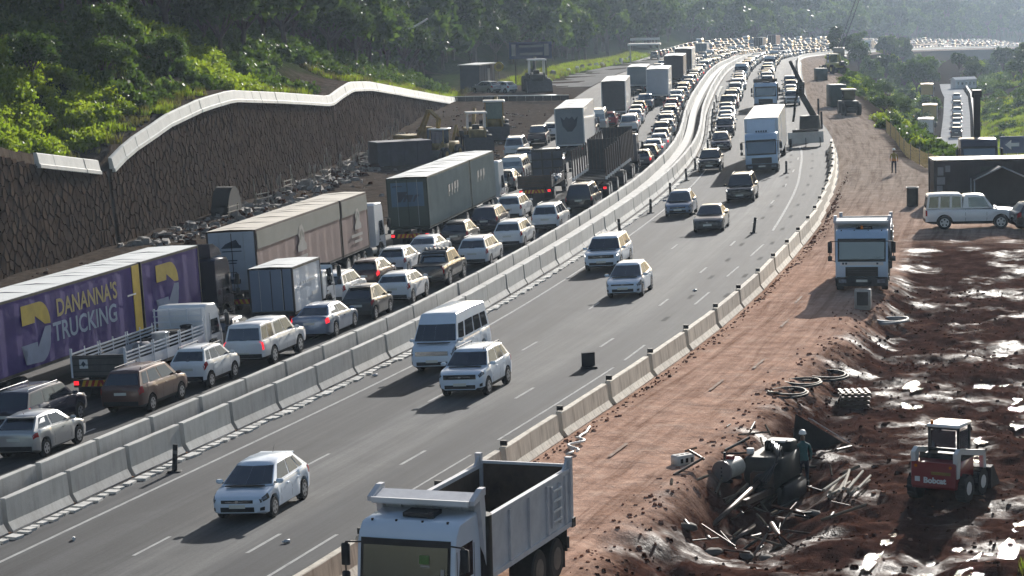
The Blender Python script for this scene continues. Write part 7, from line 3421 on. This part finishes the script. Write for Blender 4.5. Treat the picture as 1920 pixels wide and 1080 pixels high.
# blue-grey skip by the rubble
m = MB()
q = [(-2.2, 0), (2.2, 0), (2.5, 1.9), (-2.5, 1.9)]
SKIP = mat('skip_slate', (.045, .045, .06), .6, .1, .2, 1.5)
m.prism([(-2.4, 0), (2.4, 0), (2.4, 1.95), (-2.4, 1.95)], -1.1, 1.1, SKIP)
for x in (-2.4, -1.2, 0, 1.2, 2.4):
    for sd in (1, -1):
        m.box((x, sd * 1.13, .97), (.10, .08, 1.9), SKIP)
m.box((0, 0, 1.98), (4.9, 2.3, .07), mat('skip_rim', (.09, .09, .115), .5))
single('skip', m, place(213.5, -25.0, 1, -1.05), 'long slate-coloured skip standing before the rubble at the wall', 'skip')
# scaffold timber and formwork against the wall
R = random.Random(23)
for k in range(44):
    st = 176 + 66 * (k + R.random()) / 44
    t0 = R.uniform(-.4, .4)
    m = MB()
    h = R.uniform(1.0, 2.1)
    m.cyl((0, 0, 0), (R.uniform(-.4, .4), R.uniform(-.3, .2), h), .035, .03, 5, SLAT)
    ob = m.obj('stake', None)
    ob.matrix_world = place(st, R.uniform(-29.6, -28.0))
    tag(ob, 'thin pale stake sticking up from the rubble at the wall foot', 'stake', 'stakes in the rubble along the wall')
for k in range(7):
    m = MB()
    m.box((0, 0, .9), (2.2, .06, .07), SLAT)
    m.box((0, 0, .55), (2.2, .06, .07), SLAT)
    for x in (-.9, .9):
        m.box((x, 0, .5), (.06, .06, 1.1), SLAT)
    ob = m.obj('timber_barrier', None)
    ob.matrix_world = place(168 + 9.5 * k, -28.3 + R.uniform(-.6, .6), 1, R.uniform(-.25, .25))
    tag(ob, 'low timber rail frame among the rubble at the wall foot', 'frame', 'timber frames along the wall')
m = MB()
pts_ = [(1.7 * math.cos(a), 1.9 * math.sin(a)) for a in frange(0, PI, 12)]
m.prism(pts_, -.6, .6, UNDER)
single('culvert_mouth', m, place(171.5, -29.4, 1, 0), 'dark rounded mound at the wall foot behind the rose-grey truck', 'mound', None, 40)

# ---- the yard beyond the wall: huts, cars, signs
DBLUE = mat('hut_slate_blue', (.045, .06, .085), .55, 0, .15, 1)
t = empty('site_hut', 'slate-blue site hut with a flat pale roof in the yard past the wall', 'hut', None, place(331, -31.2, 1, 1.35))
m = MB()
m.box((0, 0, 1.5), (2.6, 6.2, 3.0), DBLUE)
for k in range(7):
    m.box((1.31, -3 + k, 1.5), (.04, .05, 2.9), STEEL)
    m.box((-1.31, -3 + k, 1.5), (.04, .05, 2.9), STEEL)
m.obj('wall', t)
m = MB()
m.box((0, 0, 3.08), (3.0, 6.8, .14), GALV)
m.obj('roof', t)
m = MB()
m.box((-1.33, -.6, 1.4), (.04, 1.0, 2.2), DOORG)
m.obj('door', t)
t = empty('road_sign', 'large blue direction sign on two posts in front of the forest', 'sign', None, place(334, -24.5, -1, .05))
m = MB()
SB = mat('sign_navy', (.022, .032, .09), .4, 0, .1, 1)
m.box((0, 0, 5.0), (.08, 5.6, 2.2), SB)
m.obj('board', t)
for k in range(2):
    m = MB()
    for z, w in ((5.55, 3.2), (4.55, 3.0)):
        m.box((.05, .1, z - .0), (.012, w, .30), LETG)
    m.box((.05, 2.1, 5.05), (.012, .6, 1.5), LETG)
    m.box((.05, -2.2, 5.05), (.012, .55, 1.5), LETG)
    if k == 0:
        m.obj('legend', t)
for y in (-2.0, 2.0):
    m = MB()
    m.cyl((-.1, y, -.3), (-.1, y, 6.0), .10, .09, 8, STEEL)
    m.obj('post', t)
t = empty('warning_sign', 'round yellow warning sign between the hut and the blue sign', 'sign', None, place(333, -28.6, -1, 0))
m = MB()
m.cyl((0, 0, 2.9), (.05, 0, 2.9), .62, .62, 18, mat('sign_yellow', (.42, .30, .03), .5))
m.cyl((.05, 0, 2.9), (.06, 0, 2.9), .36, .36, 16, mat('sign_yellow_dark', (.25, .17, .02), .5))
m.obj('disc', t)
m = MB()
m.cyl((-.03, 0, -.2), (-.03, 0, 2.9), .06, .06, 6, STEEL)
m.obj('post', t)
car('hatchback', 'silver', 321, -29.0, 1, 'silver car parked in front of the slate-blue hut', None, 1, yaw=.9, onground=True)
car('hatchback', 'white', 321.5, -27.0, 1, 'second parked car in front of the hut, to the right of the silver one', None, 1, yaw=.9, onground=True)
m = MB()
for k in range(3):
    m.cyl((-3.6, .35 * k, .25), (3.6, .35 * k, .25), .17, .17, 10, GALV)
single('pipe_stack', m, place(309, -22.5, 1, 1.4), 'grey pipes lying in the yard below the blue sign', 'pipes')
m = MB()
for k in range(14):
    m.box((-7 + k * 1.05, 0, .35), (1.0, .12, .6), STEEL)
m.box((0, 0, .68), (15, .2, .08), GALV)
single('guard_rail', m, place(302, -24.3, 1, 1.45), 'dark low rail across the front of the equipment yard', 'rail')
# paved strip left of the far queue
PAVE = mat('pale_paving', (.26, .25, .235), .95, 0, .15, .4, spec=0)
sheet('side_road', frange(338, 700, 60), [-24.2, -20, -16.9], .03, PAVE, uv=False, zf=lambda s, o: roadz(s, -17) + .02 + .01 * (o + 17))
R = random.Random(29)
for k in range(22):
    st = 340 + 12 * k
    m = MB()
    m.blob((0, 0, .35), .5, R.choice([CONCW, STONE, CONCW]), 6, 4, .35, (.8, .7, 1.0), k)
    ob = m.obj('marker_stone', None)
    ob.matrix_world = place(st, -25.0 + R.uniform(-.5, .5), 1, R.uniform(0, 3), .1) @ Matrix.Scale(R.uniform(.6, 1.3), 4)
    tag(ob, 'pale stone along the grassy verge of the side road', 'stone', 'pale stones on the far verge')
t = empty('road_canopy', 'pale flat-roofed canopy on posts at the end of the side road', 'canopy', None, place(520, -20.5, -1, 0))
m = MB()
m.box((0, 0, 3.6), (4, 6.6, .35), LETW)
m.obj('roof', t)
for y in (-2.9, 2.9):
    m = MB()
    m.box((0, y, 1.7), (.25, .25, 3.5), GALV)
    m.obj('post', t)
m = MB()
m.box((-2.0, 0, 4.6), (.12, 6.0, .5), GALV)
m.obj('gantry_beam', t)
# pale hoses slung between the trees
for k, (a, b, lb) in enumerate((((302, -42, 9.5), (309, -34.5, 9.0), 'pale hose sagging between the trees above the wall end'), ((294, -47, 8.7), (301, -42.5, 9.2), 'shorter pale hose slung from the tree left of the long one'))):
    A = Vector((*P2(a[0], a[1]), groundz(a[0], a[1]) + a[2] - 4.5))
    B = Vector((*P2(b[0], b[1]), A.z + .6))
    pts = []
    for i in range(21):
        u = i / 20
        p = A.lerp(B, u)
        p.z -= 1.3 * (1 - (2 * u - 1) ** 2) * .9
        pts.append(p)
    ob = tube_path(pts, .11, HOSEW, 6).obj('slung_hose')
    tag(ob, lb, 'hose')

# ---- access road in the valley with its vehicles
CONR = mat('access_concrete', (.42, .42, .42), .95, 0, .15, .5, spec=0)
rs = frange(276, 566, 60)
sheet('access_road', rs, [-3.2, 0, 3.2], .07, CONR, uv=False, zf=None) if False else None
V, F = [], []
for i, st in enumerate(rs):
    for q in (-2.2, 0, 2.4):
        x, y = P2(st, ramp_off(st) + q)
        V.append((x, y, ramp_z(st) + .06))
    if i:
        for k in range(2):
            F.append((3 * i - 3 + k, 3 * i - 2 + k, 3 * i + 1 + k, 3 * i + k))
me = bpy.data.meshes.new('access_road')
me.from_pydata(V, [], F)
me.materials.append(CONR)
ob = link('access_road', me)
ob['kind'] = 'structure'
t = empty('kerb_wall', 'long low brown wall along the right edge of the access road', 'wall', None, Matrix.Translation((*P2(400, ramp_off(400) + 3.6), -12)))
TI = t.matrix_world.inverted()
WB_ = mat('wall_brown', (.13, .105, .085), .85, 0, .25, 1)
for i in range(30):
    st = 280 + 9.6 * i
    p = [Vector((*P2(s_, ramp_off(s_) + q), ramp_z(s_))) for s_ in (st, st + 9.5) for q in (2.9, 3.3)]
    m = MB()
    lo = [TI @ (v - Vector((0, 0, .3))) for v in (p[0], p[1], p[3], p[2])]
    hi = [TI @ (v + Vector((0, 0, .75))) for v in (p[0], p[1], p[3], p[2])]
    m.loft([lo, hi], WB_, False)
    m.face(hi, CONC)
    m.obj('wall_panel', t)


def ramp_frame(st, q, d=1, yaw=0.):
    x, y = P2(st, ramp_off(st) + q)
    x2, y2 = P2(st + 4, ramp_off(st + 4) + q)
    h = math.atan2(y2 - y, x2 - x) + (PI if d < 0 else 0) + yaw
    return Matrix.Translation((x, y, ramp_z(st) + .06)) @ Matrix.Rotation(h, 4, 'Z')


for k, (st, mod, c) in enumerate(((400, 'suv', 'dark'), (412, 'hatchback', 'white'), (423, 'suv', 'white'), (436, 'hatchback', 'navy'), (452, 'suv', 'white'), (472, 'suv', 'grey'), (500, 'hatchback', 'white'))):
    r = car(mod, c, 300, 0, 1, ['dark round-backed car first in the access road line', 'white-roofed car second in the access road line', 'white suv third in the access road line', 'navy car fourth in the access road line', 'white suv fifth in the access road line', 'grey suv near the white building', 'white car closest to the white building'][k], None, 2)
    r.matrix_world = ramp_frame(st, .2, 1)


def truck_on_ramp(L, side, rear, cabm, st, q, label, H=3.2, name='site_truck'):
    t = Truck()
    t.boxbody(-L / 2, L / 2 - 2.2, 2.4, 1.1, H, side, side, rear, STEEL, 0, None, True, 'side_panel')
    t.cab(L / 2, 2.35, 2.8, cabm, 1.8)
    t.wheel(L / 2 - 1.1, 2.4, .48)
    t.wheel(-L / 2 + 1.3, 2.4, .48, True)
    t.tail(-L / 2, 2.4, .7, False)
    r = realise(t.p, name, label, 'truck', None, 1)
    r.matrix_world = ramp_frame(st, q)
    return r


truck_on_ramp(7, WHITE, paint('site_yellow', (.40, .28, .05), .5), WHITE, 428, -4.2, 'white truck with a tall yellow rear panel beside the access road', 3.6)
truck_on_ramp(7, BODYW, BODYW, WHITE, 398, -4.4, 'plain white truck parked left of the access road')
truck_on_ramp(6, paint('site_yellow', (.40, .28, .05), .5), paint('site_yellow', (.40, .28, .05), .5), YELM, 410, -7.6, 'low yellow truck in the bushes left of the access road', 2.4)
truck_on_ramp(6.5, BODYW, YELM, WHITE, 505, -5.5, 'far white truck with a yellow back left of the white building', 3.2)
m = MB()
m.cyl((0, -1.6, 0), (0, 1.6, 0), 1.6, 1.6, 16, DKMACH)
single('cable_drum', m, ramp_frame(352, -3.2) @ Matrix.Translation((0, 0, 1.6)), 'big dark drum at the near end of the access road', 'drum', None, 40)
t = empty('white_building', 'small white building with a row of windows at the far end of the access road', 'building', None, ramp_frame(548, 2.6, -1, .5) @ Matrix.Scale(.42, 4))
m = MB()
m.box((0, 0, 2.2), (5, 12, 4.4), BODYW)
m.obj('wall', t)
m = MB()
m.prism([(-2.9, 4.4), (2.9, 4.4), (0, 5.6)], -6.3, 6.3, BODYW)
m.obj('roof', t)
for k in range(5):
    m = MB()
    m.box((2.51, -4.4 + 2.2 * k, 2.4), (.06, .9, 1.5), GLASSB)
    m.obj('window', t)
for k, (st, o, w, lb) in enumerate(((430, 78, 7, 'pale-roofed house among the trees right of the access road'), (352, 66, 5, 'small blue-grey shed under the trees at the right edge'))):
    x, y, z = gp(st, o)
    t = empty('house', lb, 'house', None, Matrix.Translation((x, y, z + (1.2 if k == 0 else 0))) @ Matrix.Rotation(.5, 4, 'Z'))
    m = MB()
    m.box((0, 0, 1.3), (w, w * .7, 2.8), DOORG if k == 0 else DBLUE)
    m.obj('wall', t)
    m = MB()
    m.prism([(-w * .56, 2.7), (w * .56, 2.7), (0, 4.0)], -w * .4, w * .4, CONCW if k == 0 else GALV)
    m.obj('roof', t)
    m = MB()
    m.box((0, -w * .36, 1.4), (1.2, .06, 1.1), GLASS)
    m.obj('window', t)

# ---- lattice crane beyond the bend and plant at the end of the site
t = empty('crawler_crane', 'dark crawler crane with a thin lattice jib leaning out of the picture', 'crane', None, place(600, 18.5, 1, 0, .0))
m = MB()
m.bbox((0, 0, .8), (4.4, 3.6, 1.4), DKMACH, .3)
m.bbox((-.5, 0, 2.4), (4.2, 2.6, 1.9), paint('crane_olive', (.10, .08, .04), .5), .2)
m.obj('body', t)
JT = Vector((6, -9.0, 27.0))
m = MB()
J0 = Vector((2.0, 0, 2.4))
dv_ = (JT - J0)
for c in ((-.5, -.5), (.5, -.5), (.5, .5), (-.5, .5)):
    off_ = Vector((c[0], c[1], 0))
    m.cyl(J0 + off_ * .6, J0 + dv_ * .3 + off_, .10, .10, 5, DKMACH)
    m.cyl(J0 + dv_ * .3 + off_, JT + off_ * .4, .10, .07, 5, DKMACH)
for k in range(22):
    a = J0 + dv_ * (k / 22)
    b = J0 + dv_ * ((k + 1) / 22)
    s_ = 1 if k % 2 else -1
    m.cyl(a + Vector((.5 * s_, -.5, 0)), b + Vector((-.5 * s_, -.5, 0)), .05, .05, 4, DKMACH)
    m.cyl(a + Vector((.5, .5 * s_, 0)), b + Vector((.5, -.5 * s_, 0)), .05, .05, 4, DKMACH)
m.obj('jib', t)
m = MB()
m.tube([(-3, 0, 4), (-1.5, -1.5, 9), tuple(JT)], .05, STEEL, 4)
m.obj('pendant_rope', t)
machine('wheeled_excavator', 'yellow-green machine beside the foot of the far crane', 372, 15.6, 1, .4, paint('machine_lime', (.36, .34, .08), .5), None, 'loader', 1.0)
m = MB()
m.bbox((0, 0, 1.2), (2.4, 1.7, 2.4), mat('generator_teal', (.03, .06, .065), .5, 0, .2, 1), .1)
single('generator', m, place(278, 13.9, 1, .2), 'dark teal generator box on the right side of the dirt road', 'generator')
m = MB()
m.bbox((0, 0, .8), (1.8, 1.5, 1.6), mat('generator_teal', (.03, .06, .065), .5, 0, .2, 1), .1)
single('generator', m, place(345, 13.4, 1, .2), 'small dark box on the pale ground beyond the boom rig', 'generator')
